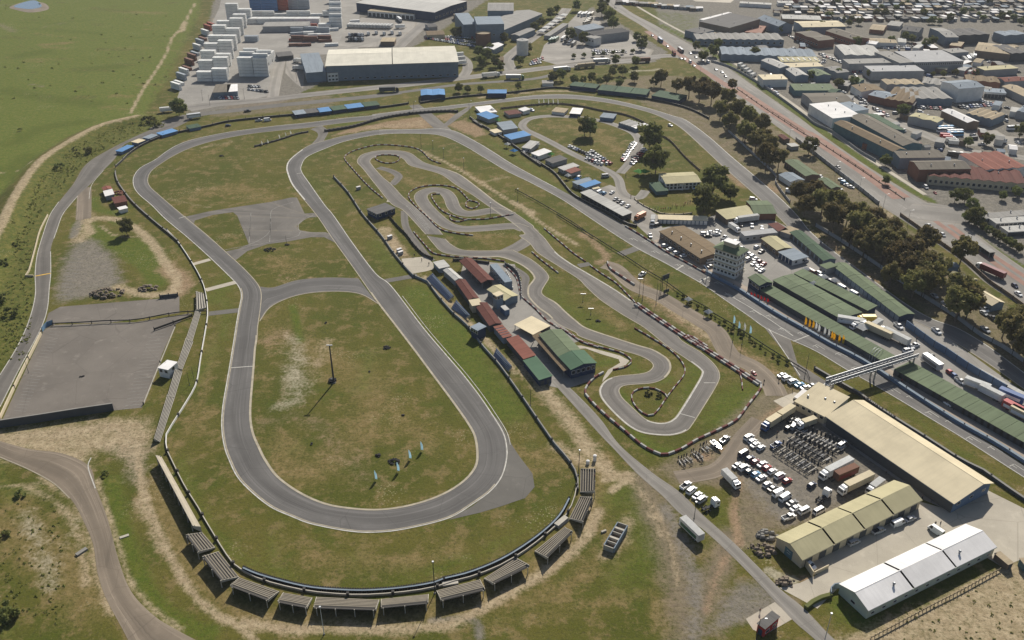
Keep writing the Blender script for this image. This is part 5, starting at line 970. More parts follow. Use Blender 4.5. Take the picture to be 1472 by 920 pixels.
reg_h = W2([(1160,24),(1205,30),(1250,34),(1300,36),(1350,36),(1400,36),(1480,38),(1620,40)],0)
def township_pts():
 out = []
 y = reg_h[0][1] - 20
 row = 0
 while y < 1620:
  row += 1; x = 255 + (y - 950) * .45
  while x < 1150:
   x += rnd.uniform(7.5,14)
   if rnd.random() < .05: x += 10
   # front boundary interpolated
   xb = np.interp(x, [p[0] for p in reg_h],[p[1] for p in reg_h])
   if y < xb: continue
   if x < 255 + (y - 950) * .42: continue
   out.append((x + rnd.uniform(-1,1), y + rnd.uniform(-1.5,1.5), row))
  y += 11.5 if row % 2 else 16
 return out
tp = township_pts(); tp.sort(key=lambda p: p[1])
vis = lambda x, y: abs(FPX * x / (y * CT + HC * ST)) < 740
near = [p for p in tp if vis(*p[:2])][:295]; ns = set(near)
RW = {'roof_white': 'white-roofed', 'roof_light_grey': 'light grey-roofed', 'roof_grey': 'grey-roofed', 'roof_asbestos': 'brownish-roofed', 'roof_blue_grey': 'blue-grey-roofed', 'roof_tan': 'tan-roofed', 'roof_brick_red': 'red-roofed', 'roof_dark_grey': 'dark-roofed'}
near.sort(key=lambda p: (p[2], p[0])); cnt = {}
for x, y, rw in near:
 me_, _, rm_ = rnd.choice(shk); o = link('township_house', me_, None, (x, y, 0), rnd.choice((0,0, math.pi / 2)) + rnd.uniform(-.3, .3) + .1); r0_ = near[0][2]; cnt[rw] = cnt.get(rw, -1) + 1
 tag(o, f'tiny {RW[rm_]} house, {ORD[cnt[rw]]} from the left in the {ORD[rw - r0_]} township row', 'house', 'front rows of township houses')
big = MB()
for q in tp:
 if q in ns: continue
 x, y, _ = q
 b = rnd.choice(shk)[1]; a = rnd.choice((0,0, math.pi / 2)) + rnd.uniform(-.3, .3) + .1; ca, sa = math.cos(a), math.sin(a)
 o_ = len(big.v); big.v += [(x + vx * ca - vy * sa, y + vx * sa + vy * ca, vz) for vx, vy, vz in b.v]; big.f += [tuple(i + o_ for i in f) for f in b.f]
 mi = rnd.randrange(5); big.m += [0 if q == 0 else (1 + mi if q == 1 else 0) for q in b.m]
o = big.build('township', [M['wall_grey'], M['roof_white'], M['roof_light_grey'], M['roof_grey'], M['roof_asbestos'], M['roof_dark_grey']]); tag(o, 'dense far township of countless small pale-roofed houses at the top right', 'township', None, 'stuff')
# rows of small houses left of the highway end at the top centre-right
for i in range(26):
 p = (890 + i * 4.6,5 + i * .42 + rnd.uniform(-.7, .7)); me_, _, rm_ = rnd.choice(shk); q = P(*p)
 o = link('township_house', me_, None, (q.x, q.y, 0), rnd.uniform(-.2, .2)); tag(o, f'tiny {RW[rm_]} shack, {ORD[i]} from the left beyond the green sports field', 'house', 'shacks along the sports field wall')
# ------------------------------------------------------------------ vehicles
VD = {  # length, width, body height, roof height, cabin (rear base, front base, rear top, front top), pickup?
 'hatchback': (3.9,1.7, .92,1.48,(-1.85,1.05,-1.45, .25)), 'sedan': (4.6,1.76, .92,1.43,(-1.55,1.25,-.95, .45)), 'suv': (4.7,1.88,1.08,1.78,(-2.25,1.35,-2.0, .6)),
 'pickup': (5.2,1.84,1.02,1.74,(-.45,1.5,-.3, .8)), 'minibus': (4.9,1.8,1.15,2.1,(-2.4,2.0,-2.3,1.5)), 'panel van': (5.2,1.9,1.15,2.25,(-2.55,2.2,-2.5,1.6))}
def wheel_mesh(r, w):
 return part_mesh(('wheel', r, w), lambda: MB().tube((0,-w / 2,0),(0, w / 2,0), r, r, 12,0).tube((0,-w / 2 - .015,0),(0, w / 2 + .015,0), r * .55, r * .55,8,1).mesh('wheel', [M['rubber'], M['steel']]))
def add_wheels(r, xs, hw, rad=.33, w=.22):
 for x in xs:
  for s in (-1,1): link('wheel', wheel_mesh(rad, w), r, (x, s * (hw - w / 2), rad))
CARP = {}
def car(kind, color):
 if (kind, color) in CARP: return CARP[(kind, color)]
 L, Wd, hb, hr, (rb, fb, rt, ft) = VD[kind]; p = M['paint ' + color]; hw = Wd / 2
 r = thing(kind.replace(' ', '_'), None, 'car' if kind in ('hatchback', 'sedan', 'suv') else 'pickup' if kind == 'pickup' else 'van')
 b = MB(); x0, x1 = -L / 2, L / 2
 # body: stations along x (x, half width, bottom, top)
 st = [(x0, hw * .86, .42, hb * .80),(x0 + .18, hw * .97, .24, hb * .97),(rb, hw, .20, hb),(0, hw, .19, hb),(fb, hw, .20, hb * .99),(x1 - .35, hw * .96, .22, hb * .86),(x1, hw * .82, .36, hb * .66)]
 if fb > x1 - .5: st = [s for s in st if s[0] <= fb - .01] + [(fb, hw * .97, .2, hb),(x1, hw * .84, .36, hb * .72)]
 vs = []
 for x, w, z0, z1 in st: vs += [(x, -w, z0),(x, w, z0),(x, w, z1 - .14),(x, w * .93, z1),(x, -w * .93, z1),(x, -w, z1 - .14)]
 n = 6; fs = [tuple(reversed(range(6))), tuple(range(len(vs) - 6, len(vs)))]
 for i in range(len(st) - 1):
  for j in range(n): a = i * n + j; c = i * n + (j + 1) % n; fs.append((a, c, c + n, a + n))
 fs = [tuple(reversed(f)) if k >= 2 else f for k, f in enumerate(fs)]
 b.add(vs, [f[::-1] for f in fs])
 if kind == 'pickup':
  b.box(x0 + .1,-.5,-hw * .93,-hw * .86, hb, hb + .18); b.box(x0 + .1,-.5, hw * .86, hw * .93, hb, hb + .18); b.box(x0 + .1, x0 + .18,-hw * .86, hw * .86, hb, hb + .18)
 b.build('body', p, r)
 if kind == 'pickup': MB().box(x0 + .2,-.52,-hw * .85, hw * .85, hb, hb + .03).build('load_bed', M['dark_steel'], r)
 MB().fru((rb, fb, -hw * .92, hw * .92),(rt - .02, ft + .02,-hw * .76, hw * .76), hb, hr - .05).build('window_glass', M['glass'], r)
 rf = MB().fru((rt - .05, ft + .05,-hw * .78, hw * .78),(rt + .1, ft - .15,-hw * .7, hw * .7), hr - .05, hr + .02)
 for s in (-1,1):   # pillars
  for (xb, xt) in ((rb + .05, rt),(fb - .05, ft),((rb + fb) / 2 - .1,(rt + ft) / 2)): rf.bar((xb, s * hw * .925, hb),(xt, s * hw * .775, hr - .05), .09, .07)
 if kind == 'panel van': rf.fru((rb, .9,-hw * .935, hw * .935),(rt, .8,-hw * .8, hw * .8), hb, hr - .06)
 rf.build('roof', p, r)
 for s in (-1,1):
  MB().box(x1 - .09, x1 - .01, s * hw * .72 - .16, s * hw * .72 + .16, .58 if hb < 1 else .68, .74 if hb < 1 else .84).build('headlight', M['galv'], r)
  MB().box(x0 - .02, x0 + .06, s * hw * .72 - .13, s * hw * .72 + .13, .60, .78).build('tail_light', M['block_red'], r)
 add_wheels(r, (x0 + .85, x1 - .85), hw)
 proto(r); CARP[(kind, color)] = r; return r
def vehicle(kind, color, p, rz, label, group=None, z=0.0, scale=None):
 q = P(p[0], p[1], .8); return put(car(kind, color),(q.x, q.y, z + .04), rz, label, group, scale)
KW = {'w': 'white', 's': 'silver', 'g': 'grey', 'k': 'black', 'r': 'red', 'd': 'dark red', 'b': 'blue', 'l': 'light blue', 'n': 'navy', 'e': 'beige', 'o': 'orange', 'y': 'yellow', 't': 'teal', 'v': 'green'}
KT = {'h': 'hatchback', 's': 'sedan', 'u': 'suv', 'p': 'pickup', 'm': 'minibus', 'v': 'panel van'}
KN = {'suv': 'wagon', 'panel van': 'van'}
def carrow(pts, codes, d, where, group, ends='left', ox=None, oy=None, k=4.843, jit=.05, z=0):
 if ox is not None: pts = K(pts, ox, oy, k)
 for i, (p, c) in enumerate(zip(pts, codes)):
  kind, colr = KT[c[1]], KW[c[0]]
  rz = heading(p, d) + rnd.uniform(-jit, jit)
  vehicle(kind, colr, p, rz, f'{colr} {KN.get(kind, kind)}, {ORD[i]} from the {ends} {where}', group, z)
def spread(a, b, n): return [(a[0] + (b[0] - a[0]) * i / max(1, n - 1), a[1] + (b[1] - a[1]) * i / max(1, n - 1)) for i in range(n)]
G1 = 'cars parked on the gravel yard'
carrow([(565,135),(590,163),(610,187),(650,208)], 'wu wh ws wh'.split(),(11,-6), 'in the four-car row behind the long trailer truck', G1, 'top', 960,600)
carrow([(528,250),(573,282),(612,305),(658,322),(692,347),(730,372),(780,403),(832,437)], 'nm nh dh ws rh wh wu rh'.split(),(11,-6), 'in the upper mixed row on the gravel yard', G1, 'top', 960,600)
carrow([(485,330),(530,347),(567,372),(613,392),(652,417),(693,463),(732,490),(773,525),(818,555),(865,592),(890,628),(952,648)], 'ss wu kh lh ws wh ks wv wv gs ws wm'.split(),(11,-6), 'in the long lower row on the gravel yard', G1, 'top', 960,600)
vehicle('pickup', 'white', K([(842,690)],960,600)[0], heading((1134,742),(11,-4)), 'white pickup parked by the back corner of the cream-roofed workshop', G1)
vehicle('minibus', 'white', K([(1053,650)],960,600)[0], heading((1177,734),(11,-6)), 'white minibus half hidden behind the cream workshop roof', G1)
vehicle('pickup', 'blue', K([(755,188)],960,600)[0], heading((1116,638),(11,-6)), 'blue pickup with white canopy parked beside the black trailers', G1)
vehicle('hatchback', 'navy', K([(1003,467)],960,600)[0], heading((1167,696),(9,-6)), 'navy hatchback at the nose of the white articulated truck', G1)
carrow([(125,470),(165,505),(205,540),(237,567)], 'wp wu ws su'.split(),(8,-6), 'in the row on the grass triangle', 'cars on the grass triangle', 'top', 960,600)
vehicle('pickup', 'silver', K([(397,150)],960,600)[0], heading((1042,630),(9,-7)), 'silver-white pickup beside the red and white kart barrier and boat')
carrow([(797,333),(830,355),(873,378),(918,398),(958,418)], 'ws wu wu ls ws'.split(),(12,-4), 'in the row by the footbridge stairs', 'cars by the footbridge stairs', 'left', 960,470)
vehicle('sedan', 'grey', K([(1010,405)],960,470)[0], heading((1170,553),(12,-3)), 'grey sedan tucked under the near end of the footbridge')
vehicle('pickup', 'red', K([(600,315)],960,470)[0], heading((1084,535),(9,8)), 'small red utility cart beside the kart barrier at the dirt road bend', None, 0, .6)
for c, kd, p, l in (('black', 'sedan', (858,640), 'first dark car in the shade beside the beige box truck'),('white', 'sedan', (900,655), 'white car just left of the beige box truck'),('silver', 'suv', (880,690), 'silver estate car below the beige box truck among the trailers'),('black', 'hatchback', (838,700), 'black hatchback nearest the long trailer truck')):
 vehicle(kd, c, K([p],960,470)[0], heading((1140,605),(9,-7)), l)
vehicle('minibus', 'white', K([(1215,820)],960,470)[0], heading((1210,640),(9,-6)), 'white minibus at the hall end of the rows of black trailers')
carrow([(268,865),(440,785),(575,735),(660,703)], 'su sp wv ss'.split(),(14,-6), 'in the shade before the cream workshops', 'cars in front of the workshops', 'left', 1172,600)
vehicle('panel van', 'white', K([(840,787)],1172,600)[0], heading((1345,762),(-12,-8)), 'white panel van on the concrete apron behind the white-roofed shed')
vehicle('pickup', 'white', K([(995,345)],960,740,4.907)[0], heading((1162,810),(8,6)), 'white pickup in the shade of the near corner of the cream workshop')
# tower car park and paddock
GP = 'cars in the paddock behind the tower'
carrow([(478,205),(512,222),(540,242),(570,262),(588,280),(612,297),(640,315),(668,333)], 'wh ss ws sh wu ws dh rs'.split(),(9,-5), 'in the upper slanting row behind the control tower', GP, 'top', 960,310)
carrow([(560,300),(600,330),(625,348),(630,362),(655,377)], 'su ws wh ss ws'.split(),(9,-5), 'in the lower slanting row behind the control tower', GP, 'top', 960,310)
carrow([(255,125),(280,138),(300,112),(335,125),(350,105)], 'wu ks ws wp wh'.split(),(9,0), 'in the cluster above the brown hall', GP, 'left', 960,310)
carrow([(400,190)],['wm'],(12,-3), 'behind the control tower roof', GP, 'left', 960,310)
carrow([(295,318)],['wm'],(14,-3), 'in the bay between the brown hall and the tower', GP, 'left', 960,310); vehicle('sedan', 'grey', K([(300,350)],960,310)[0], heading((1022,382),(12,-3)), 'grey sedan in front of the white minibus beside the tower')
carrow([(508,60),(585,65),(655,80)], 'ks wp ws'.split(),(2,8), 'beside the white trailer in the upper paddock', GP, 'left', 960,310)
carrow([(1005,395),(1060,405),(1080,440),(1145,470),(1215,505),(1300,548)], 'dv wu wv nv wv wv'.split(),(11,6), 'between the third and fourth pit roofs', GP, 'top', 960,310)
carrow([(1140,205),(1180,230),(1220,255),(1275,275)], 'wr ws wh ws'.replace('wr', 'wh').split(),(11,-3), 'behind the start line wall beside the brown hall', 'racing cars behind the start wall', 'left', 720,310)
vehicle('pickup', 'white', K([(1040,135)],720,310)[0], heading((935,338),(3,9)), 'white recovery pickup with red stripe at the start wall opening')
vehicle('suv', 'black', K([(1090,60)],720,310)[0], heading((945,322),(9,-3)), 'black estate car below the beige covered stand')
vehicle('pickup', 'white', K([(985,405)],720,310)[0], heading((923,394),(12,-8)), 'white car alone on the grass verge inside the main straight')
for c, kd, p, l in (('white', 'pickup', (580,765), 'white pickup beside the navy yard wall in the pit paddock'),('white', 'pickup', (845,800), 'white pickup on the grass strip behind the navy wall'),('white', 'sedan', (660,905), 'white sedan at the nose of the paddock trucks'),('white', 'suv', (1180,650), 'white estate car uppermost in the lodge parking area'),('silver', 'sedan', (1175,675), 'silver sedan in front of the lodge parking area'),('black', 'pickup', (1235,710), 'black pickup in the lodge parking area'),('silver', 'pickup', (1185,790), 'silver pickup at the lower side of the lodge parking area'),('white', 'sedan', (1415,540), 'white sedan on the highway beyond the lodges'),('navy', 'hatchback', (1390,485), 'navy hatchback following the red truck on the highway'),
      ('silver', 'sedan', (790,65), 'silver car first in the queue at the traffic lights'),('black', 'sedan', (838,97), 'black car second in the queue at the traffic lights'),('silver', 'hatchback', (888,130), 'silver hatchback third in the queue at the traffic lights'),('white', 'sedan', (905,610), 'white sedan in tree shade by the bank'),('silver', 'sedan', (830,555), 'silver car under the tree trunks behind the bank')):
 vehicle(kd, c, K([p],1172,310)[0], heading((1172 + p[0] / 4.843,310 + p[1] / 4.843),(11,8)), l)
carrow([(690,125),(645,160)], 'wp wu'.split(),(12,-3), 'beside the bridge end in the pit paddock', GP, 'right', 1172,470); carrow([(940,315),(972,340),(1010,375),(805,200)], 'rh bh wp gp'.split(),(8,6), 'behind the near pit garages beside the navy wall', GP, 'top', 1172,470)
carrow([(920,525),(815,440)], 'ws gs'.split(),(10,7), 'standing in the shaded pit lane', 'cars in the pit lane', 'right', 1172,470)
carrow([(905,275),(935,292),(960,312),(420,215),(395,150),(470,175),(620,215),(655,245)], 'ws wu sh gs wp ws wh ks'.split(),(9,-4), 'in the loose cars about the paddock lanes', GP, 'right', 960,310)
carrow([(60,790),(95,795),(150,760),(215,765),(1180,870)], 'wv sh ws bu wh'.split(),(6,2), 'in the cars among the fence camp huts', 'cars in the camp', 'left', 720,0)
carrow([(165,330),(270,350),(330,350),(390,415),(545,505),(600,560),(640,600)], 'ws gs wv bh wu ks wh'.split(),(6,-5), 'parked behind the lower fence camp huts', 'cars in the camp', 'top', 720,150)
# camp field
def fieldrow(a, b_, n, wh, d, ox, oy, end):
 pts = spread(a, b_, n); cs = [rnd.choice(['wh', 'ws', 'wu', 'sh', 'wh', 'ss', 'kh', 'bs', 'gu', 'wp', 'rh'] if i else ['ws']) for i in range(n)]
 carrow(pts, cs, d, wh, 'cars parked on the camp field', end, ox, oy)
fieldrow((480,288),(680,375),12, 'in the far camp field row', (5,-4),720,150, 'far end'); fieldrow((600,372),(705,412),6, 'in the near short camp field row', (5,-4),720,150, 'far end')
fieldrow((630,322),(765,408),9, 'in the middle row on the camp field', (5,-4),720,150, 'far end'); fieldrow((690,385),(740,408),3, 'in the short row closing the camp field block', (5,-4),720,150, 'far end')
fieldrow((930,265),(850,385),11, 'in the left row along the side lane', (7,3),720,150, 'top'); fieldrow((1000,310),(915,408),8, 'in the shaded right row along the side lane', (7,3),720,150, 'top')
carrow([(728,498)],['sm'],(12,-1), 'standing alone on the camp field corner', 'cars parked on the camp field', 'left', 720,150)
carrow([(685,612),(720,615),(775,610),(800,655),(825,670),(848,685),(885,705)], 'wv lh ws ss gs ws ws'.split(),(8,-5), 'on the paving behind the start pavilion', 'cars behind the start pavilion', 'left', 720,150)
carrow([(400,598),(850,605),(595,658)], 'ws wv wu'.split(),(8,1), 'scattered about the clubhouse trees', 'cars by the clubhouse trees', 'left', 960,150)
carrow([(1210,522),(1228,545),(1250,560),(1275,572),(1190,585)], 'ws lu ws ws wp'.split(),(7,2), 'along the boundary wall by the stables', 'cars at the boundary wall', 'top', 960,150)
carrow([(1185,435),(1065,500)], 'gs ss'.split(),(7,5), 'on the roads beside the boundary wall', None, 'right', 960,150)
# highway traffic (far)
hw = [((800,48), 'ks'),((1055,245), 'bs'),((1160,320), 'wh'),((1320,368), 'ws'),((1358,395), 'ss'),((1410,365), 'kp'),((1255,405), 'ss'),((1318,430), 'wm'),((1345,455), 'ks'),((1280,408), 'gs'),((1403,415), 'wp'),((1440,430), 'wp')]
carrow([p for p, _ in hw],[c for _, c in hw],(7,6), 'along the highway before the traffic lights at the top', 'traffic on the highway', 'top', 720,0)
carrow([(280,432),(335,482),(378,500),(402,528),(245,368)], 'wv ss ws sh ks'.split(),(6,5), 'on the highway beside the first gum trees', 'traffic on the highway', 'top', 960,0)
carrow([(640,110),(700,108),(425,145),(560,45),(1100,0)][:4], 'sp wv nh kp'.split(),(8,-1), 'on the service lanes outside the left bend', None, 'left', 240,150)
# dealership lots (small): rows read as glinting roofs
def smallrow(a, b_, n, d, where, ox, oy, cols='wwsskgbr'):
 for i, p in enumerate(K(spread(a, b_, n), ox, oy)):
  c = KW[rnd.choice(cols)]; kd = rnd.choice(['hatchback', 'sedan', 'suv', 'pickup']); vehicle(kd, c, p, heading(p, d) + rnd.uniform(-.1, .1), f'{c} {KN.get(kd, kd)}, {ORD[i]} from the left {where}', 'cars on the industrial lots')
smallrow((640,262),(980,320),22,(4,3), 'in the near row of the factory car lot', 480,0); smallrow((650,250),(1000,262),20,(4,3), 'in the far row of the factory car lot', 480,0); smallrow((780,270),(990,295),14,(4,3), 'in the middle row of the factory car lot', 480,0)
smallrow((640,350),(870,360),14,(3,3), 'in the front bus depot row', 720,0, 'kgnsb'); smallrow((660,370),(740,372),5,(3,3), 'in the short row of the bus depot car park', 720,0, 'kgns'); smallrow((215,430),(290,405),6,(3,3), 'in the round staff park by the silo', 720,0); smallrow((205,445),(275,432),5,(3,3), 'in the near staff row by the silo', 720,0)
smallrow((580,600),(640,600),4,(3,1), 'in the upper row of the pink office lot', 240,0); smallrow((575,620),(690,635),5,(3,1), 'in the lower row of the pink office lot', 240,0); smallrow((370,680),(490,680),7,(3,2), 'along the front of the dark yard office', 240,0)
smallrow((840,245),(990,325),12,(4,2), 'in the row along the left brick factory', 960,0); smallrow((1060,375),(1200,430),7,(4,2), 'on the wide estate yard', 960,0); smallrow((470,330),(680,325),14,(3,2), 'in the row beneath the sand vaulted shed', 1172,0); smallrow((260,490),(360,510),8,(3,2), 'on the lot behind the green-roofed bay', 1172,0)
smallrow((1010,745),(1270,725),12,(3,2), 'in the front row of the car showroom', 1172,0); smallrow((1160,700),(1280,735),7,(3,2), 'in the slanting row of the car showroom', 1172,0); smallrow((690,740),(870,755),9,(3,2), 'along the front of the grey gable terrace', 1172,0); smallrow((290,660),(360,720),6,(3,2), 'beside the pale curved extension', 1172,0); smallrow((1280,480),(1330,560),5,(3,2), 'near the green-walled yard', 960,0)
smallrow((690,590),(760,650),6,(3,2), 'on the wedge yard by the white box building', 960,0); smallrow((410,755),(500,800),5,(4,3), 'on the side street by the pale curved extension', 1172,0); smallrow((770,575),(835,612),2,(5,4), 'at the kerb of the red-roofed shops', 1172,150)

# loose cars, small sheds in the gaps of the estate
est_poly = [(1000,60),(1060,50),(1180,60),(1470,60),(1470,272),(1345,262),(1250,205),(1180,150),(1090,100)]
def free(q, m):
 return all(abs((q.xy - c).dot(u)) > X + m or abs((q.xy - c).dot(v)) > Y + m for c, u, v, X, Y in FOOT)
def gaps(n, m):
 w = W2(est_poly); out = []; n_ = 0
 while len(out) < n and n_ < 9000:
  n_ += 1; x, y = rnd.uniform(1000,1470), rnd.uniform(52,270); q = P(x, y); ins = False
  for (ax, ay),(bx, by) in zip(est_poly, est_poly[1:] + est_poly[:1]):
   if (ay > y) != (by > y) and x < (bx - ax) * (y - ay) / (by - ay) + ax: ins = not ins
  if ins and free(q, m): out.append((x, y)); FOOT.append((q.xy, Vector((1,0)), Vector((0,1)),2,2))
 return sorted(out, key=lambda p: p[1])
for i, p in enumerate(gaps(34,7)):
 rc = rnd.choice(('grey', 'light_grey', 'asbestos', 'tan', 'blue_grey', 'white')); w = rnd.uniform(7,13)
 bld('store', f'small {rc.replace("_", " ").replace("asbestos", "brownish")}-roofed lock-up, {ORD[i]} from the top of those filling gaps in the estate', 'store', (p[0] - w / 2, p[1]),(p[0] + w / 2, p[1] + rnd.uniform(-1,2)),(p[0] + w / 2 + 2, p[1] - rnd.uniform(3,5)),4, rnd.choice(('flat', 'gable')), .8, rnd.choice(('wall_grey', 'wall_white', 'wall_brick', 'wall_brown')), 'roof_' + rc, over=.2, dark=1, group='lock-ups in the estate gaps')
for i, p in enumerate(gaps(75,2.5)):
 c = KW[rnd.choice('wwwsskgbr')]; kd = rnd.choice(['hatchback', 'sedan', 'suv', 'pickup', 'panel van']); vehicle(kd, c, p, rnd.choice((.1,1.6,-.6)) + rnd.uniform(-.2, .2), f'{c} {KN.get(kd, kd)}, {ORD[i]} from the top of the cars strewn through the estate', 'cars strewn through the estate')
# ------------------------------------------------------------------ trucks, trailers, containers
TRK = {}
def truck_cab(r, color, x, hw=1.22, h=3.1):
 b = MB(); b.hexa([(x, -hw, .7),(x + 2.1,-hw, .7),(x + 2.1, hw, .7),(x, hw, .7)],[(x, -hw, 1.75),(x + 2.2,-hw, 1.75),(x + 2.2, hw, 1.75),(x, hw, 1.75)])
 b.fru((x, x + 2.2,-hw, hw),(x, x + 1.95,-hw * .95, hw * .95),1.75, h); b.fru((x, x + 1.7,-hw * .9, hw * .9),(x, x + .9,-hw * .8, hw * .8), h, h + .5)
 cb = b.build('cab', M['paint ' + color], r)
 MB().hexa([(x + 2.21,-hw * .9,1.8),(x + 2.24,-hw * .9,1.8),(x + 2.24, hw * .9,1.8),(x + 2.21, hw * .9,1.8)],[(x + 2.0,-hw * .86,2.75),(x + 2.03,-hw * .86,2.75),(x + 2.03, hw * .86,2.75),(x + 2.0, hw * .86,2.75)]).build('windscreen', M['glass'], cb)
 for s in (-1,1): MB().box(x + .9, x + 1.8, s * hw - .01 * s - .02, s * hw + .02,1.85,2.6).build('side_window', M['glass'], cb)
 MB().box(x + .1, x + 2.3,-hw, hw, .45, .75).build('bumper', M['dark_steel'], r)
def truck(kind, color, load):
 key = (kind, color, load)
 if key in TRK: return TRK[key]
 nm = {'semi': 'articulated_truck', 'rigid': 'box_truck', 'tractor': 'truck_tractor', 'bus': 'bus', 'trailer': 'trailer', 'superlink': 'road_train'}[kind]
 r = thing(nm, None, {'semi': 'truck', 'rigid': 'truck', 'tractor': 'truck', 'bus': 'bus', 'trailer': 'trailer', 'superlink': 'truck'}[kind])
 lm = M[load] if load else None
 def boxload(x0, x1, h0=1.15, h1=3.9, hw=1.24):
  b = MB(); b.box(x0, x1,-hw, hw, h0, h1)
  k = max(3, int((x1 - x0) / 1.2))
  for i in range(k + 1):
   xx = x0 + (x1 - x0) * i / k
   for s in (-1,1): b.box(xx - .05, xx + .05, s * (hw + .02) - .025, s * (hw + .02) + .025, h0, h1)
  bo = b.build('box_body', lm, r)
  MB().box(x0 - .03, x1 + .03,-hw - .03, hw + .03, h1 + .002, h1 + .07).build('box_roof', lm if 'cream' not in load else M['roof_cream'], bo)
  MB().box(x0 - .05, x0 - .01,-hw * .95,-.02, h0 + .1, h1 - .1).box(x0 - .05, x0 - .01, .02, hw * .95, h0 + .1, h1 - .1).build('rear_door', lm, bo)
 if kind in ('semi', 'superlink'):
  if kind == 'semi': boxload(-7.2,5.3)
  else: boxload(-10.5,-2.0); boxload(-1.3,5.3)
  truck_cab(r, color, 5.75); MB().box(-7 if kind == 'semi' else -10,7.4,-.5, .5, .75,1.1).build('chassis', M['dark_steel'], r)
  add_wheels(r, (-6.2,-5.0,-3.8,4.2,7.0) if kind == 'semi' else (-9.5,-8.3,-3,-1.8,4.2,7.0),1.24, .5, .3)
 elif kind == 'rigid':
  boxload(-4.0,2.0,1.0,3.3,1.15); truck_cab(r, color, 2.2,1.1,2.5); MB().box(-3.9,4.2,-.45, .45, .65, .97).build('chassis', M['dark_steel'], r); add_wheels(r, (-2.4,3.2),1.12, .45, .3)
 elif kind == 'tractor':
  truck_cab(r, color, .9); MB().box(-3.2,3.0,-.5, .5, .7,1.05).build('chassis', M['dark_steel'], r); MB().tube((-1.7,0,1.05),(-1.7,0,1.2), .6, .6,12).build('fifth_wheel', M['grime'], r); add_wheels(r, (-2.4,-1.1,2.2),1.24, .5, .35)
 elif kind == 'trailer':
  boxload(-5,4.5, .9,3.7,1.25)
  for s in (-1,1): MB().box(-3.9,3.9, s * 1.285 - .015, s * 1.285 + .015,1.3,2.6).build('side_panel', M['paint ' + color], r)
  add_wheels(r, (-3.4,-2.3),1.22, .45, .3); MB().bar((4.5,0, .8),(6.2,0, .6), .3, .2).build('drawbar', M['dark_steel'], r)
 elif kind == 'bus':
  MB().fru((-5.9,5.9,-1.24,1.24),(-5.9,5.8,-1.2,1.2), .4,1.7).fru((-5.85,5.75,-1.2,1.2),(-5.7,5.5,-1.1,1.1),2.75,3.1).build('body', M['paint ' + color], r)
  MB().fru((-5.8,5.7,-1.19,1.19),(-5.8,5.6,-1.16,1.16),1.7,2.75).build('window_band', M['glass'], r); add_wheels(r, (-3.6,3.9),1.22, .48, .3)
  for xx in (-2.5,2): MB().box(xx - .9, xx + .9,-.7, .7,3.1,3.3).build('roof_unit', M['galv'], r)
 proto(r); TRK[key] = r; return r
def lorry(kind, color, load, a, b_, label, group=None, ox=None, oy=None, k=4.843, zc=1.5, sc=None):
 """a: tail, b: nose (photo points about half-height)"""
 if ox is not None: a, b_ = zz(ox, oy, [a, b_], k)
 A, Bq = P(*a, zc), P(*b_, zc); c = (A + Bq) / 2
 put(truck(kind, color, load),(c.x, c.y, .05), math.atan2(Bq.y - A.y, Bq.x - A.x), label, group, sc)
lorry('semi', 'white', 'canvas', (1300,300),(1045,430), 'articulated truck with clean white box trailer, uppermost of the three parked side by side', 'trucks in the gravel yard', 960,600)
lorry('trailer', 'dark red', 'rust', (1340,350),(1125,440), 'rust red container on a trailer between the white and the cream truck', 'trucks in the gravel yard', 960,600)
lorry('semi', 'white', 'roof_cream', (1440,405),(1180,530), 'articulated truck with stained cream box trailer next to the cream workshops', 'trucks in the gravel yard', 960,600)
lorry('superlink', 'blue', 'roof_cream', (870,575),(630,730), 'long cream two-box trailer truck with blue cab at the top of the gravel yard', 'trucks in the gravel yard', 960,470)
lorry('rigid', 'white', 'roof_cream', (1015,655),(915,690), 'beige-roofed box truck in the shade of the hall annexe', 'trucks in the gravel yard', 960,470)
lorry('rigid', 'white', 'canvas', (400,395),(475,470), 'white box truck alone in the middle of the gravel track', None, 960,600)
lorry('tractor', 'white', None, (1040,580),(1130,510), 'white truck tractor without trailer, nose towards the cream truck', None, 960,600); lorry('tractor', 'white', None, (250,630),(345,590), 'white truck tractor at the end of the car row on the grass triangle', None, 960,600)
lorry('trailer', 'green', 'canvas', (230,850),(95,720), 'tall white trailer with green side panel standing on the grass by the service road', None, 960,600)
lorry('rigid', 'white', 'canvas', (460,450),(370,520), 'white truck partly hidden behind the far end of the cream workshops', None, 1172,600)
lorry('semi', 'white', 'canvas', (620,795),(470,815), 'long white trailer truck parked against the workshop hall in the upper paddock', None, 960,150)
lorry('rigid', 'white', 'canvas', (435,845),(490,880), 'white box truck at the corner of the pale green workshop', None, 960,150)
lorry('rigid', 'orange', 'paint orange', (1010,760),(930,800), 'orange-red box truck beside the start pavilion', None, 720,150); lorry('rigid', 'white', 'canvas', (1060,790),(1055,830), 'white and grey box truck between the orange truck and the covered stand', None, 720,150)
for i, (a, b_, kd, cl, ld, l) in enumerate([((270,745),(180,730), 'trailer', 'white', 'canvas', 'white open-sided race transporter at the end of the second pit roof'),((390,720),(320,720), 'rigid', 'yellow', 'paint yellow', 'yellow race truck among the paddock transporters'),((330,745),(260,775), 'rigid', 'white', 'canvas', 'white race truck left of the yellow truck'),((480,830),(370,780), 'semi', 'white', 'roof_cream', 'cream-roofed transporter beside the navy and white awning'),((620,880),(480,810), 'semi', 'white', 'canvas', 'long white transporter nearest the pit building among the paddock trucks'),((440,750),(400,775), 'rigid', 'white', 'canvas', 'small white truck between yellow truck and cream-roofed transporter')]):
 lorry(kd, cl, ld, a, b_, l, 'race transporters in the pit paddock', 1172,310)
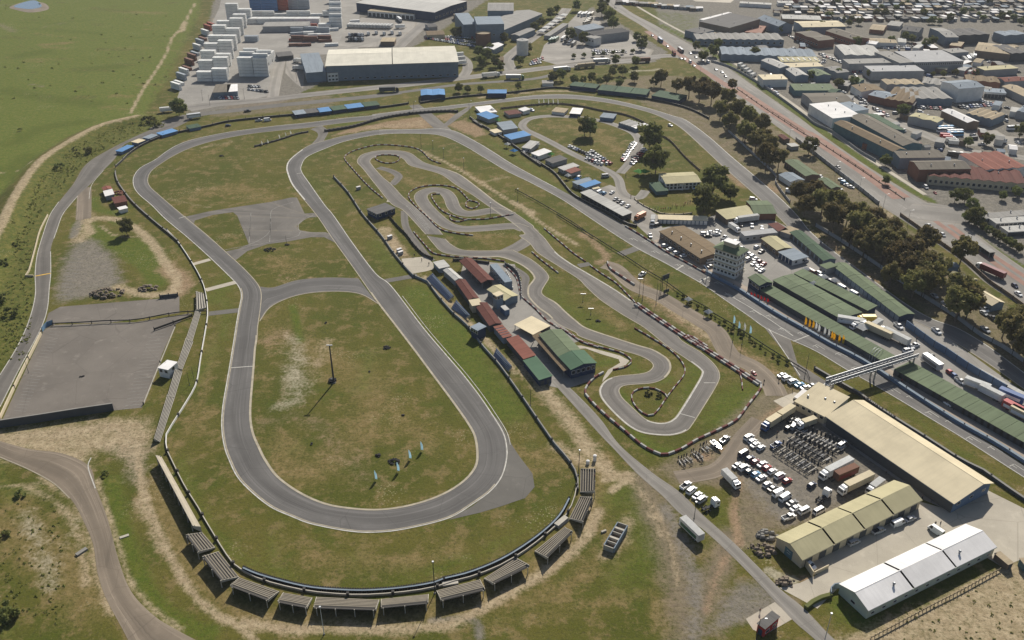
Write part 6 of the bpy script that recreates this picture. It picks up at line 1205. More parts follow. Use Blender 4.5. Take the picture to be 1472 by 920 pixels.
lorry('trailer', 'grey', 'galv', (880,300),(740,200), 'grey ribbed transporter beside the footbridge foot', None, 1172,470)
for a, b_, ld, l in (((1180,430),(1060,385), 'canvas', 'white container truck behind the near pit garages'),((1290,500),(1150,430), 'canvas', 'long white container truck touching the near pit garages'),((1453,610),(1320,540), 'paint red', 'red container trailer behind the near pit garages'),((1420,510),(1300,460), 'paint blue', 'blue low trailer beside the red container trailer'),((1490,640),(1390,590), 'roof_cream', 'cream-roofed trailer at the right edge beside the red container')):
 lorry('trailer', 'white', ld, a, b_, l, 'trailers behind the near pit garages', 1172,470)
lorry('semi', 'white', 'paint dark red', (1280,415),(1165,365), 'white truck with rust red container on the highway at the right', None, 1172,310)
lorry('semi', 'white', 'canvas', (1040,530),(1140,520), 'white articulated truck on the access road by the factory', None, 480,0); lorry('semi', 'green', 'galv', (1175,540),(1340,540), 'grey flatbed truck on the lane below the access road', None, 480,0); lorry('semi', 'black', 'wall_dark', (310,630),(450,625), 'black box trailer standing beside the access road in front of the warehouse', None, 480,0)
lorry('superlink', 'beige', 'roof_tan', (650,455),(500,470), 'tan double tanker truck on the access road', None, 720,0); lorry('semi', 'white', 'galv', (650,430),(750,425), 'grey box truck passing the tan tanker on the access road', None, 720,0); lorry('semi', 'white', 'galv', (370,490),(475,480), 'car transporter truck on the access road at the depot entrance', None, 720,0); lorry('semi', 'red', 'rust', (1030,420),(935,425), 'rust brown container truck near the highway lights', None, 720,0)
lorry('bus', 'blue', None, (1090,260),(1130,295), 'dark blue bus on the far highway', 'buses', 720,0); lorry('bus', 'navy', None, (1230,330),(1275,365), 'navy bus nearer the highway traffic lights', 'buses', 720,0); lorry('rigid', 'red', 'rust', (1190,350),(1220,390), 'dark red truck beside the navy bus on the highway', None, 720,0)
lorry('trailer', 'white', 'canvas', (1110,45),(1215,35), 'long white trailer beside the dark tree at the left bend', None, 0,150); lorry('trailer', 'white', 'galv', (150,90),(230,80), 'pale blue box trailer on the service lane', None, 240,150)
lorry('semi', 'white', 'canvas', (960,480),(910,475), 'white truck backed to the blue warehouse wing, lower of two', None, 240,0); lorry('semi', 'white', 'canvas', (965,430),(912,425), 'white truck backed to the blue warehouse wing, upper of two', None, 240,0)
for i in range(3): lorry('trailer', 'white', 'canvas', (850 + i * 12,385 + i * 28),(885 + i * 8,382 + i * 28), f'white trailer at the right end of the cream warehouse, {ORD[i]} from the top', 'trailers at the warehouse end', 480,0)
for i in range(14): lorry('trailer', 'white', 'canvas', (95 + i * 22,188 + i * .6),(125 + i * 22,168 + i * .6), f'white parked trailer, {ORD[i]} from the left in the slanting row of the truck yard', 'slanting row of trailers', 480,0)
for i in range(10): lorry('tractor', rnd.choice(['white', 'grey', 'navy', 'white']), None, (90 + (i % 5) * 22,250 + i // 5 * 30),(110 + (i % 5) * 22,245 + i // 5 * 30), f'truck tractor {ORD[i % 5]} from the left in the {"upper" if i < 5 else "lower"} row of the truck yard', 'truck tractors in the truck yard', 480,0)
for i in range(5): lorry('tractor', 'white', None, (220 + i * 55,240 - i % 2 * 6),(240 + i * 55,235 - i % 2 * 6), f'white truck tractor, {ORD[i]} from the left below the slanting trailers', 'truck tractors in the truck yard', 480,0)
lorry('semi', 'white', 'galv', (470,150),(440,125), 'silver tanker truck beside the cream loading dock', None, 480,0); lorry('trailer', 'white', 'canvas', (415,190),(510,185), 'white container trailer right of the slanting trailers', None, 480,0); lorry('trailer', 'white', 'galv', (100,158),(195,152), 'grey trailer left of the slanting trailers', None, 480,0)
for i in range(5): lorry('bus', rnd.choice(['white', 'beige', 'green']), None, (530 + i * 22,115 + i % 2 * 4),(565 + i * 22,78 + i % 2 * 4), f'bus {ORD[i]} from the left in the far row of the bus depot', 'buses in the bus depot', 720,0)
for i in range(3): lorry('bus', 'beige', None, (575 + i * 8,165 - i * 12),(620 + i * 8,150 - i * 12), f'bus {ORD[i]} from the front in the row above the dark bus hall', 'buses in the bus depot', 720,0)
for i in range(4): lorry('bus', rnd.choice(['white', 'grey']), None, (415 + i * 24,285 + i * 12),(455 + i * 24,250 + i * 12), f'bus {ORD[i]} from the left in front of the depot trees', 'buses in the bus depot', 720,0)
for i in range(3): lorry('bus', 'green', None, (330 + i * 18,295 - i * 3),(370 + i * 18,262 - i * 3), f'bus {ORD[i]} from the left at the dark wash bay', 'buses in the bus depot', 720,0)
for i in range(4): lorry('bus', 'white' if i % 3 else 'light blue', None, (880,165 + i * 15) if i < 2 else (945,165 + i * 14),(930,163 + i * 15) if i < 2 else (1000,163 + i * 14), f'coach {ORD[i]} from the top in the coach yard', 'coaches in the coach yard', 1172,150)
lorry('bus', 'white', None, (1340,165),(1440,160), 'white double-length coach under the sheds at the right edge', None, 1172,150); lorry('bus', 'black', None, (1010,350),(960,345), 'dark bus on the estate road above the brick factory hall', None, 1172,150); lorry('rigid', 'white', 'galv', (1270,265),(1320,255), 'grey truck at the coach yard entrance', None, 1172,150)
for i in range(4): lorry('rigid', rnd.choice(['red', 'white']), 'paint red' if i < 2 else 'canvas', (895 + i * 20,220 + i * 16),(925 + i * 20,222 + i * 16), f'small truck {ORD[i]} from the top along the coach yard verge', 'small trucks along the coach yard verge', 1172,150)
for i in range(5): lorry('rigid', 'white', 'canvas', (490 + i * 22,460 + i * 18),(520 + i * 22,445 + i * 18), f'white truck {ORD[i]} from the top in the wedge yard by the highway verge', 'trucks in the wedge yard', 960,0)
for i in range(4): lorry('semi', 'white', 'galv' if i % 2 else 'canvas', (1060 + i * 16,440 - i * 12),(1020 + i * 30,400 - i * 8), f'parked truck {ORD[i]} from the left right of the big cream square roof', 'trucks right of the cream square roof', 1172,0)
for i in range(4): lorry('rigid', 'white', 'canvas', (1245 + i * 22,270 + i),(1235 + i * 22,245 + i), f'white truck {ORD[i]} from the left in front of the slate hall near the township', 'trucks near the township', 1172,0)
for i in range(3): lorry('rigid', 'red' if i != 1 else 'white', 'paint red' if i != 1 else 'canvas', (1030 + i * 35,515),(1055 + i * 35,495), f'red and white truck {ORD[i]} from the left in front of the cream square roof', 'trucks in front of the cream square roof', 1172,0)

# shipping containers
def cont_mesh(m):
 b = MB(); L, w, h = 12.19,2.38,2.36
 b.box(-L / 2, L / 2,-w / 2 + .05, w / 2 - .05, .05, h - .05)
 for s in (-1,1):
  b.box(-L / 2, L / 2, s * (w / 2 - .05) - .05, s * (w / 2 - .05) + .05,0, .16); b.box(-L / 2, L / 2, s * (w / 2 - .05) - .05, s * (w / 2 - .05) + .05, h - .14, h)
  for x in (-1,1): b.box(x * (L / 2 - .07) - .07, x * (L / 2 - .07) + .07, s * (w / 2 - .07) - .075, s * (w / 2 - .07) + .075,0, h + .01)
  for i in range(12): x = -L / 2 + L * (i + .7) / 12.4; b.box(x - .18, x + .18, s * (w / 2 - .06) - .03, s * (w / 2 - .06) + .03, .17, h - .15)
 return b.mesh('body', M[m])
M['cont_white'] = mat('container_white', (.72, .72, .69), rough=.7, var=.12, dirt=.3, dirtcol=(.35, .3, .25)); M['cont_blue'] = mat('container_blue', (.08, .17, .34), rough=.6, var=.1); M['cont_red'] = mat('container_red', (.32, .09, .06), rough=.6, var=.1); M['cont_grey'] = mat('container_grey', (.33, .36, .39), rough=.6, var=.1); M['cont_brown'] = mat('container_brown', (.2, .1, .07), rough=.6, var=.1)
CM = {}
def container(col, p, z, rz, label, group, loc=None):
 if col not in CM:
  CM[col] = (cont_mesh('cont_' + col), MB().box(-6.13,-6.09,-1.1,-.02, .15,2.42).box(-6.13,-6.09, .02,1.1, .15,2.42).mesh('door', M['cont_' + col]))
 q = loc or P(*p); r = thing('shipping_container', label, 'container', (q[0], q[1], z + .04), rz, group)
 link('body', CM[col][0], r); link('door', CM[col][1], r)
def stack_block(px, nx, ny, heights, label, group, col='white', gap=.35, rz=0.0, dxp=0.0, jag=False):
 """px: near-left ground corner in the photo; nx containers end to end, ny rows deep"""
 o = P(*px); ca, sa = math.cos(rz), math.sin(rz)
 for j in range(ny):
  for i in range(nx):
   n = heights[(i + j * nx) % len(heights)]
   lx, ly = 6.1 + i * 12.6 + dxp * j, 1.3 + j * (2.44 + gap)
   x, y = o.x + lx * ca - ly * sa, o.y + lx * sa + ly * ca
   for k in range(n):
    if j > 0 and k < n - 3: continue
    container(col, None, k * 2.6, rz, f'{label}, {ORD[k]} up' + ('' if nx == 1 else (', left column', ', right column')[i] if nx == 2 else f', {ORD[i]} from left') + (f', {ORD[j]} row back' if ny > 1 else ''), group, (x, y))
stack_block((344,110),2,9,[6,6,6,7,6,6,7,6], 'white container of the square block', 'white containers of the square block', rz=-.03)
for j, (x, y, n, h) in enumerate([(284,117,2,[3,4]),(287,105,2,[4,5]),(291,95,2,[5,4]),(296,84,2,[5,6]),(302,72,2,[5,5]),(308,61,2,[6,5]),(314,50,2,[5,6])]):
 stack_block((x, y), n, 2, h, f'white container of staggered wall step {ORD[j]}', 'white containers of the staggered wall', rz=-.02)
stack_block((327,32),2,2,[7,5], 'white container of the tall far stacks', 'white containers of the far stacks'); stack_block((337,40),1,2,[5], 'white container of the single stack before the far stacks', 'white containers of the far stacks')
stack_block((352,34),6,3,[2], 'white container of the low yard row', 'white containers of the low row'); stack_block((360,23),7,1,[2,2,1], 'white container of the low far yard row', 'white containers of the low row')
for i in range(6): stack_block((474,40 - i * 9),1,2,[4,5], f'white container of the {ORD[i]} pair along the right yard side', 'white containers along the right side of the yard')
stack_block((360,16),2,1,[7], 'blue container of the towering block at the top edge', 'blue containers at the top edge', 'blue'); stack_block((383,16),1,1,[7], 'rightmost blue container of the towering block at the top edge', 'blue containers at the top edge', 'blue'); stack_block((398,15),1,1,[6], 'red container of the towering block at the top edge', 'red containers at the top edge', 'red'); stack_block((412,13),2,1,[5,4], 'grey container of the towering block at the top edge', 'grey containers at the top edge', 'grey')
for i in range(14):
 f = i / 13; p = (254 + 49 * f, 128 - 92 * f); c = rnd.choice(['white', 'grey', 'white', 'brown']) if i < 12 else 'red'
 container(c, p, 0, heading(p, (6,2)), f'{c} shipping container, {ORD[i]} from the near end of the line along the field fence', 'containers along the field fence')
 if i % 3 != 1: container(c, p, 2.6, heading(p, (6,2)), f'{c} container stacked on the {ORD[i]} one along the field fence', 'containers along the field fence')
for i, (p, c) in enumerate([((425,66), 'brown'),((438,66), 'brown'),((425,59), 'red'),((440,58), 'grey'),((427,50), 'grey'),((442,49), 'white'),((452,52), 'white'),((465,52), 'white'),((468,60), 'brown'),((477,66), 'white'),((462,45), 'brown'),((478,44), 'white')]):
 container(c, p, 0, heading(p, (6,-.3)), f'{c} container, {ORD[i]} from the front in the loose group left of the warehouse', 'loose containers in the yard')

for x, y, c, nx, ny, hts in ((418,60, 'brown', 3,2,[1,2]),(418,47, 'grey', 3,2,[2,1]),(458,42, 'white', 1,2,[2]),(420,38, 'red', 2,1,[1]),(352,60, 'grey', 1,2,[2])):
 stack_block((x, y), nx, ny, hts, f'{c} container of the low yard group' + (' at left' if x < 400 else ''), 'low container groups', c)
# black skeletal car trailers
def rack_trailer(paint):
 r = thing('car_trailer', None, 'trailer')
 for s in (-1,1): MB().box(-2.6,2.2, s * .8 - .13, s * .8 + .13, .55, .64).build('deck_rail', M['concrete' if paint != 'black' else 'wall_grey'], r)
 b = MB()
 for x in (-2.5,-1.7,-.9,-.1, .6,1.4,2.1): b.box(x - .1, x + .1,-1.05,1.05, .46, .55)
 b.bar((2.2,-.6, .5),(3.6,0, .5), .1, .1).bar((2.2, .6, .5),(3.6,0, .5), .1, .1); b.build('chassis', M['dark_steel'], r)
 MB().box(-2.8,-2.66,-1,-.45, .5,2.1).box(-2.8,-2.66, .45,1, .5,2.1).build('ramp', M['dark_steel'], r); MB().tube((2.0,0, .66),(2.0,0,1.9), .1, .1,6).box(1.85,2.15,-.8, .8,1.8,2.0).build('winch_post', M['dark_steel'], r)
 for s in (-1,1): MB().box(-.9, .9, s * 1.2 - .14, s * 1.2 + .14, .72, .80).build('mudguard', M['dark_steel' if paint != 'silver' else 'wall_grey'], r)
 add_wheels(r, (-.45, .45),1.3, .32, .2); return proto(r)
RT = [rack_trailer('black'), rack_trailer('grey'), rack_trailer('silver')]
RTK = [0,1,2,1,0]
def trailers(a0, a1, n, ln, d, where, ox, oy):
 for i, p in enumerate(K(spread(a0, a1, n), ox, oy)):
  q = P(*p); put(RT[RTK[(i * 7 + n) % 5]],(q.x, q.y, .05), heading(p, d), f'black car trailer, {ORD[i]} from the {where}', 'car trailers in the gravel yard', 1.15)
trailers((775,225),(990,365),6,6,(-13,8), 'left in the near row', 960,600); trailers((870,165),(1090,290),8,6,(-13,8), 'left in the middle row', 960,600); trailers((925,110),(1190,225),10,6,(-13,8), 'left in the far row beside the hall', 960,600)
for i, p in enumerate(K([(100,318),(145,302),(200,265),(222,285),(258,228),(290,212)],960,600)):
 q = P(*p); put(RT[2],(q.x, q.y, .05), heading(p, (8,8)) + .2 * (i % 3 - 1), f'silver car trailer, {ORD[i]} from the left below the kart barrier', 'silver trailers below the kart barrier', .8)
bt = thing('motor_boat', 'white motor boat on a trailer below the kart barrier', 'boat', P(*K([(335,207)],960,600)[0]), heading((1029,643),(8,7)))
sec = [(-2.6,1.0, .5),(-1,1.1, .45),(1, .95, .5),(2.2, .5, .65),(3.0, .06, .95)]; vs = []
for x, w, z0 in sec: vs += [(x, -w, 1.35),(x, -w * .6, z0),(x, w * .6, z0),(x, w, 1.35)]
fs = [(0,1,2,3),(16,19,18,17)] + [(i * 4 + j, i * 4 + 4 + j, i * 4 + 4 + (j + 1) % 4, i * 4 + (j + 1) % 4) for i in range(4) for j in range(4)]
MB().add(vs, fs).build('hull', M['paint white'], bt); MB().fru((-.6,1.0,-.7, .7),(-.4, .4,-.55, .55),1.36,1.9).build('windscreen', M['glass'], bt); MB().box(-2.2,-.6,-.75, .75,1.355,1.42).build('cockpit', M['wall_grey'], bt); MB().box(-3.0,-2.6,-.2, .2, .7,1.7).build('outboard_motor', M['dark_steel'], bt); add_wheels(bt, (-.6,),1.2, .3, .2)
# ------------------------------------------------------------------ terraces, walls, barriers, fences
def terrace(label, f0, f1, b0, b1, hf=.4, hb=3.5, n=6, group='stepped bench terraces round the oval', m='bench_wood', gap=.72, dk='grime'):
 F0, F1, B0, B1 = P(*f0, hf), P(*f1, hf), P(*b0, hb), P(*b1, hb)
 c = (F0 + F1 + B0 + B1) / 4; r = thing('bench_terrace', label, 'terrace', (c.x, c.y, 0),0, group); o = Vector((c.x, c.y, 0))
 F0, F1, B0, B1 = F0 - o, F1 - o, B0 - o, B1 - o
 for i in range(n):
  t0, t1 = (i + .0) / n, (i + 1 - gap) / n
  q = [F0.lerp(B0, t0), F1.lerp(B1, t0), F1.lerp(B1, t1), F0.lerp(B0, t1)]; z = hf + (hb - hf) * i / max(1, n - 1)
  lo = [Vector((p.x, p.y, z - .12)) for p in q]; hi = [Vector((p.x, p.y, z)) for p in q]
  if (q[1] - q[0]).cross(q[2] - q[1]).z < 0: lo.reverse(); hi.reverse()
  MB().hexa(lo, hi).build('bench', M[m], r)
 # raked deck beneath the benches
 def dn(p, z): return Vector((p.x, p.y, z))
 q = [F0, F1, B1, B0]; lo = [dn(F0, .05), dn(F1, .05), dn(B1, hb - .75), dn(B0, hb - .75)]; hi = [dn(F0, .2), dn(F1, .2), dn(B1, hb - .6), dn(B0, hb - .6)]
 if (F1 - F0).cross(B1 - F1).z < 0: lo.reverse(); hi.reverse()
 MB().hexa(lo, hi).build('deck', M[dk], r)
 for a, b_ in ((F0, B0),(F1, B1)):
  d = (b_ - a); nn = (F1 - F0).normalized() * .07
  MB().hexa([dn(a - nn, 0), dn(a + nn, 0), dn(b_ + nn, hb - .9), dn(b_ - nn, hb - .9)],[dn(a - nn, hf + .1), dn(a + nn, hf + .1), dn(b_ + nn, hb + .1), dn(b_ - nn, hb + .1)]).build('side_wall', M['concrete'], r)
 k = max(2, int((B1 - B0).length / 5))
 for i in range(k + 1):
  p = B0.lerp(B1, .04 + .92 * i / k); MB().box(p.x - .12, p.x + .12, p.y - .12, p.y + .12,0, hb - .5).build('post', M['concrete'], r)
 return r
TT = [('short terrace next after the long slab terrace at the lower left', zz(200,730,[(440,170),(530,275),(325,190),(410,305)])),('second terrace from the lower left corner of the bend', zz(200,730,[(555,305),(695,480),(440,340),(570,505)])),('terrace at the lower left turning point of the bend', zz(200,730,[(700,485),(975,580),(635,540),(895,640)])),('short terrace left of the bottom middle of the bend', zz(200,730,[(1005,590),(1205,625),(965,650),(1165,690)])),
   ('terrace at the bottom middle of the bend, left of the two longest', [(455,858),(545,862),(450.9,872.5),(540,875.6)]),('terrace at the bottom middle of the bend, beside the tall light pole', [(548,861),(616,854),(548,872.5),(615,866)]),('terrace right of the tall light pole at the bottom', [(627.6,848.7),(689.6,833),(634,862),(697,846.7)]),('terrace climbing to the right at the lower right of the bend', [(695.8,831),(742,802),(709,838),(760.8,812.6)]),
   ('terrace below the pale slab stack at the right of the bend', [(768.5,791.8),(811,757.7),(786,801),(823,764)]),('nearly upright terrace second from the top right of the bend', [(818,745),(833.6,714),(837.7,749.4),(852,715)]),('topmost right terrace of the bend with white boxes on its end', [(834.6,674),(834,707),(856,674),(855,706)])]
for l, q in TT: terrace(l, *q)
SS = [('slab-topped terrace first at the top of the left straight', (292.6,421.5),(296,442),(281,419),(281,446),4),('terrace below the slab-topped one on the left straight', (289,448),(276.7,489.6),(280,448),(266.4,487.6),6),('third terrace down the left straight', (277.7,490.6),(262,531),(266,486.5),(253,528),6),('fourth terrace down the left straight beside the white commentary box', (262,534),(251,571),(251,531),(240.5,567),6),('lowest and longest terrace of the left straight', (251,571),(230,635),(239.5,568),(221,630),6)]
for l, f0, f1, b0, b1, n in SS: terrace(l, f0, f1, b0, b1, .4,2.4, n, 'stepped bench terraces down the left straight', 'concrete', .5)
terrace('long narrow pale slab terrace with deep shadow at the lower left', (232,656),(288.5,757),(223.6,655),(277,756),2.4,3.6,3, None, 'wood_pale', .06)
for l, f0, f1, b0, b1 in (('longest dark blue seating stand facing the oval', (613,400),(645,431.5),(622.5,392.6),(652.4,424.6)),('middle dark blue seating stand with white aisles facing the oval', (649,442),(670,456.6),(656.5,430.8),(676,452.5)),('lowest dark blue seating stand facing the oval', (709,511),(731,533),(714,500),(736,525.7))):
 terrace(l, f0, f1, b0, b1, .6,2.4,5, 'blue seating stands of the kart centre', 'seat_blue', .35, 'wall_blue_grey')
def wall(name, label, cat, pts, h, w, m, cap=None, z0=0.0, posts=None, smooth=True, seg=5.0, pw=.35, ph=.6, pm='grime', kind=None, group=None, step=None):
 c, L = crom(W2(pts), max(4, int(sum((Vector(a) - Vector(b_)).length for a, b_ in zip(W2(pts)[:-1], W2(pts)[1:])) / seg)))
 r = thing(name, label, cat, (*c[0],0),0, group) ; o = c[0]
 def strip(nm, w_, za, zb, m_):
  l, q = offset(c, w_ / 2) - o, offset(c, -w_ / 2) - o; b = MB(); n = len(c)
  vs = [(*l[i], za) for i in range(n)] + [(*q[i], za) for i in range(n)] + [(*l[i], zb) for i in range(n)] + [(*q[i], zb) for i in range(n)]
  fs = []
  for i in range(n - 1): fs += [(2 * n + i, 3 * n + i, 3 * n + i + 1,2 * n + i + 1),(i, 2 * n + i, 2 * n + i + 1, i + 1),(n + i, n + i + 1,3 * n + i + 1,3 * n + i)]
  fs += [(0, n, 3 * n, 2 * n),(n - 1,3 * n - 1,4 * n - 1,2 * n - 1)]
  b.add(vs, fs); return b.build(nm, M[m_], r)
 strip('wall_face', w, z0, h, m)
 if cap: strip('coping', w + .12, h + .003, h + .12, cap)
 if posts:
  k = int(L / posts); cc, _ = crom([tuple(x) for x in c], max(2, k + 1))
  me_ = part_mesh(('post', pw, ph + h, pm), lambda: MB().box(-pw / 2, pw / 2,-pw / 2, pw / 2,0, h + ph).mesh('post', M[pm]))
  for x, y in cc - o: link('post', me_, r, (x, y, 0))
 return r
wall('circuit_wall', 'long low grey-blue concrete wall between the oval grass and the kart centre', 'wall', zz(480,150,[(0,510),(100,620),(200,770),(330,920)]) + zz(480,310,[(430,285),(560,430),(640,455),(720,560),(830,685),(930,775),(1040,920)]) + zz(480,470,[(1150,270),(1300,480),(1450,700)]) + zz(720,640,[(375,0),(470,110),(530,220),(535,320)]),1.1, .35, 'wall_blue_grey', 'concrete_dark', posts=14, pw=.7, ph=.5)
wall('circuit_wall', 'thin white wall along the left straight of the oval', 'wall', zz(240,310,[(0,105),(80,190),(180,340),(240,450),(270,540),(285,680),(270,800),(250,915)]) + zz(240,470,[(235,230),(205,400),(130,540),(60,650),(0,750)]) + [(238.5,634),(241,650)], .9, .3, 'wall_white', None, posts=22, pw=.7, ph=.4)
wall('circuit_wall', 'dark low wall curving round the left bend', 'wall', zz(0,150,[(805,470),(808,500),(830,560),(920,680),(1050,800),(1190,915)]) + [(256,348)],1.0, .5, 'grime', 'concrete_dark', posts=18, pw=.6)
wall('circuit_wall', 'pale low wall in front of the bench terraces round the oval bottom', 'wall', [(241,650),(264.7,698),(284.6,730),(295,748.6),(328,802),(344.5,818.8),(371.4,833),(406.5,843.6),(447.8,852),(500,856.5),(535.7,856.5),(583,852.5),(624.5,846),(639,840),(676,831),(717.5,815),(754.6,793),(788,767),(812,744),(824,722),(829,700)], .8, .3, 'concrete', None, posts=13, pw=.8, ph=.7)
def tyre_wall(label, pts, spc=.75, rows=2, h=1.2, name='tyre_barrier', mm='rubber'):
 c, L = crom(W2(pts),60); n = int(L / spc); cc, _ = crom([tuple(x) for x in c], n); o = cc[0]; r = thing(name, label, 'tyre barrier', (*o, 0))
 me_ = MB()
 for x, y in cc - o:
  for k in range(rows): 
   for lv in range(3): me_.tube((x + rnd.uniform(-.04, .04), y + k * .7, lv * h / 3),(x, y + k * .7,(lv + .92) * h / 3), .34, .34,8)
 ob = me_.build('tyre_stack', M[mm], r); ob['kind'] = 'stuff'
 w = MB()
 for i in range(0, n - 1,4): w.bar((*(cc[i] - o), h + .03),(*(cc[min(i + 4, n - 1)] - o), h + .03), .5, .05)
 w.build('top_belt', M['wall_blue_grey'], r)
tyre_wall('long dark stacked-tyre barrier in front of the bottom terraces', [(350,820),(371.4,829),(406.5,839),(447.8,848),(500,852),(535.7,852),(583,848),(624.5,841),(637,836)]); tyre_wall('dark stacked-tyre barrier climbing the right of the oval bend', [(640,835),(676,826),(717.5,809),(754.6,787),(786,763),(806,742),(818,720)])
wall('earth_bank_wall', 'dark wall along the near edge of the car park', 'wall', [(-20,618),(0,615),(60,606),(110,598),(164,590)],3.4, .5, 'wall_dark', 'concrete_dark', posts=None)
wall('boundary_wall', 'pale wall along the left side of the car park', 'wall', zz(0,470,[(0,650),(60,520),(130,370),(200,230),(290,50)]),1.5, .4, 'wall_cream', None, posts=20, pw=.5, ph=.4); wall('boundary_wall', 'low pale kerb wall along the right side of the car park', 'wall', zz(0,470,[(1220,0),(1150,170),(1080,340),(1000,540)]), .5, .3, 'concrete', None, posts=20, pw=.4, ph=.7)
wall('boundary_fence', 'post and rail fence across the top of the car park', 'fence', zz(0,310,[(370,765),(560,757),(750,745),(950,738),(1200,692),(1340,680),(1440,678)]),1.4, .12, 'dark_steel', None, z0=.9, posts=8, pw=.3, ph=.2); wall('boundary_fence', 'short dark fence in the corner of the car park', 'fence', zz(0,310,[(1075,800),(1200,755),(1340,705)]),1.2, .14, 'grime', None, z0=.3, posts=8, pw=.3)
wall('boundary_fence', 'dark screen at the right end of the upper car park', 'fence', zz(0,310,[(1115,575),(1240,562)]),1.6, .3, 'wall_dark', None, posts=3); wall('entrance_wall', 'pale retaining wall along the left perimeter road', 'wall', zz(0,310,[(335,0),(280,110),(245,240),(200,400),(170,430),(235,425)]),1.0, .4, 'wall_cream', None)
wall('net_fence', 'blue slatted gate fence at the car park corner', 'fence', zz(0,310,[(295,810),(330,770),(372,755)]),2.2, .1, 'net_blue', None, posts=3, pw=.15, ph=.1)
# top and right perimeter
wall('spectator_fence', 'dark spectator fence round the top of the circuit', 'fence', zz(0,150,[(805,440),(850,400),(900,350),(1000,285),(1150,222),(1300,188),(1453,155)]) + zz(240,0,[(430,850),(650,825),(890,803),(1100,783),(1453,755)]) + zz(480,0,[(440,737),(520,724)]),1.3, .3, 'grime', 'concrete_dark', posts=12, pw=.3, ph=1.2)
wall('spectator_fence', 'dark spectator fence along the outside of the back loop', 'fence', zz(480,0,[(600,722),(850,682),(1200,652),(1453,622)]) + zz(720,0,[(400,615),(650,640),(1000,690),(1200,730),(1330,770),(1450,830)]),1.3, .3, 'grime', 'concrete_dark', posts=12, pw=.3, ph=1.2)
wall('tyre_bank', 'long black tyre bank between the two upper tracks', 'tyre barrier', zz(480,150,[(-60,190),(0,182),(150,155),(300,110),(450,80),(650,58),(800,52),(860,55)]),1.4,1.6, 'grime', None, posts=3, pw=1.2, ph=.3)
wall('marshal_barrier', 'short black tyre strip with small flags inside the left bend grass', 'tyre barrier', zz(240,150,[(615,295),(780,250),(900,210),(980,195)]), .9,1.1, 'grime', None, posts=4, pw=1.0, ph=.2)
wall('camp_fence', 'dark fence between the camp huts and the start straight', 'fence', zz(480,0,[(945,820),(1040,890)]) + zz(480,150,[(960,115),(1100,190),(1250,290),(1453,440)]) + zz(720,150,[(130,330),(280,420),(370,480),(430,550),(500,630),(600,690),(760,770),(860,830),(945,855)]),1.2, .4, 'grime', 'concrete_dark', posts=10, pw=.4, ph=.6)
wall('camp_fence', 'dark fence round the far side of the camp field', 'fence', zz(720,0,[(0,760),(200,738),(380,725),(560,745),(700,775),(850,800),(960,840),(1090,915)]) + zz(720,150,[(1090,205),(1180,260),(1280,370),(1385,465)]),1.3, .16, 'wall_brown', None, posts=12, pw=.3, ph=.4)
wall('start_wall', 'blue-topped pit wall along the start straight', 'wall', zz(960,310,[(265,398),(390,465),(500,525),(750,685),(1000,825),(1130,900)]) + zz(1172,470,[(350,255),(700,485),(1000,675),(1250,815),(1500,975)]),1.3,1.1, 'wall_blue', 'wall_blue_grey', posts=9, pw=.35, ph=.5)
wall('pit_fence', 'thin catch fence along the grass inside the start straight', 'fence', zz(720,310,[(390,0),(500,70),(640,150),(750,220),(880,300),(1000,380),(1150,470),(1290,570),(1453,660)]) + zz(960,310,[(300,680),(440,760),(660,905)]) + zz(960,470,[(690,150),(910,285),(960,310),(985,370)]),1.1, .06, 'dark_steel', None, z0=.6, posts=10, pw=.16, ph=.3)
wall('pit_fence', 'thin catch fence along the infield of the main straight beside the kart circuit', 'fence', zz(720,150,[(100,600),(250,680),(500,830),(640,930)]),1.1, .06, 'dark_steel', None, z0=.6, posts=10, pw=.16, ph=.3)
wall('hall_wall', 'dark parapet wall between the long garage hall and the grass strip', 'wall', zz(960,470,[(1020,295),(1150,370)]) + zz(1172,470,[(170,400),(300,470),(400,545),(560,650),(800,800),(960,905),(1100,980)]) + zz(1172,600,[(1150,370),(1320,490),(1453,580)]),1.2, .8, 'wall_dark', 'concrete_dark', posts=12, pw=.5, ph=.4)
wall('yard_wall', 'navy slatted wall between the pit paddock and the grass strip', 'wall', zz(1172,310,[(625,770),(720,840),(830,920)]) + zz(1172,470,[(870,165),(1050,290),(1200,380),(1320,450)]),3.2, .3, 'wall_blue', None, posts=6, pw=.35, ph=.05)
wall('boundary_wall', 'long boundary wall between the gum trees and the track road', 'wall', zz(960,150,[(420,190),(560,320),(740,490),(745,540),(780,600),(850,690)]) , 1.6, .25, 'wall_grey', None, posts=9, pw=.3); wall('boundary_wall', 'long grey boundary wall running from the gum trees to the right edge', 'wall', zz(1172,310,[(0,75),(150,165),(400,330),(600,470),(800,600),(960,700),(1150,840),(1300,920),(1500,1060)]),1.9, .3, 'wall_grey', 'concrete_dark', posts=10, pw=.4)
wall('boundary_wall', 'precast wall between the stables and the highway', 'wall', zz(960,150,[(890,250),(1040,365),(1200,490),(1330,590),(1453,690)]) + zz(1172,150,[(440,700)]),2.2, .3, 'wall_grey', None, posts=6, pw=.4, ph=.1); wall('boundary_wall', 'precast wall between the lodges and the highway at the right', 'wall', zz(1172,310,[(590,0),(760,120),(1030,310),(1200,460),(1330,550),(1453,640)]),1.8, .3, 'wall_brown', None, posts=8, pw=.4, ph=.1)
wall('busway_rail', 'long dull brown rail dividing the busway lanes', 'rail', [(1060,128),(1104,159),(1154,191.5),(1172,201),(1234,242),(1300,287)], .5, .2, 'wall_brown', None, posts=9, pw=.4, ph=.8, pm='wood_pole')
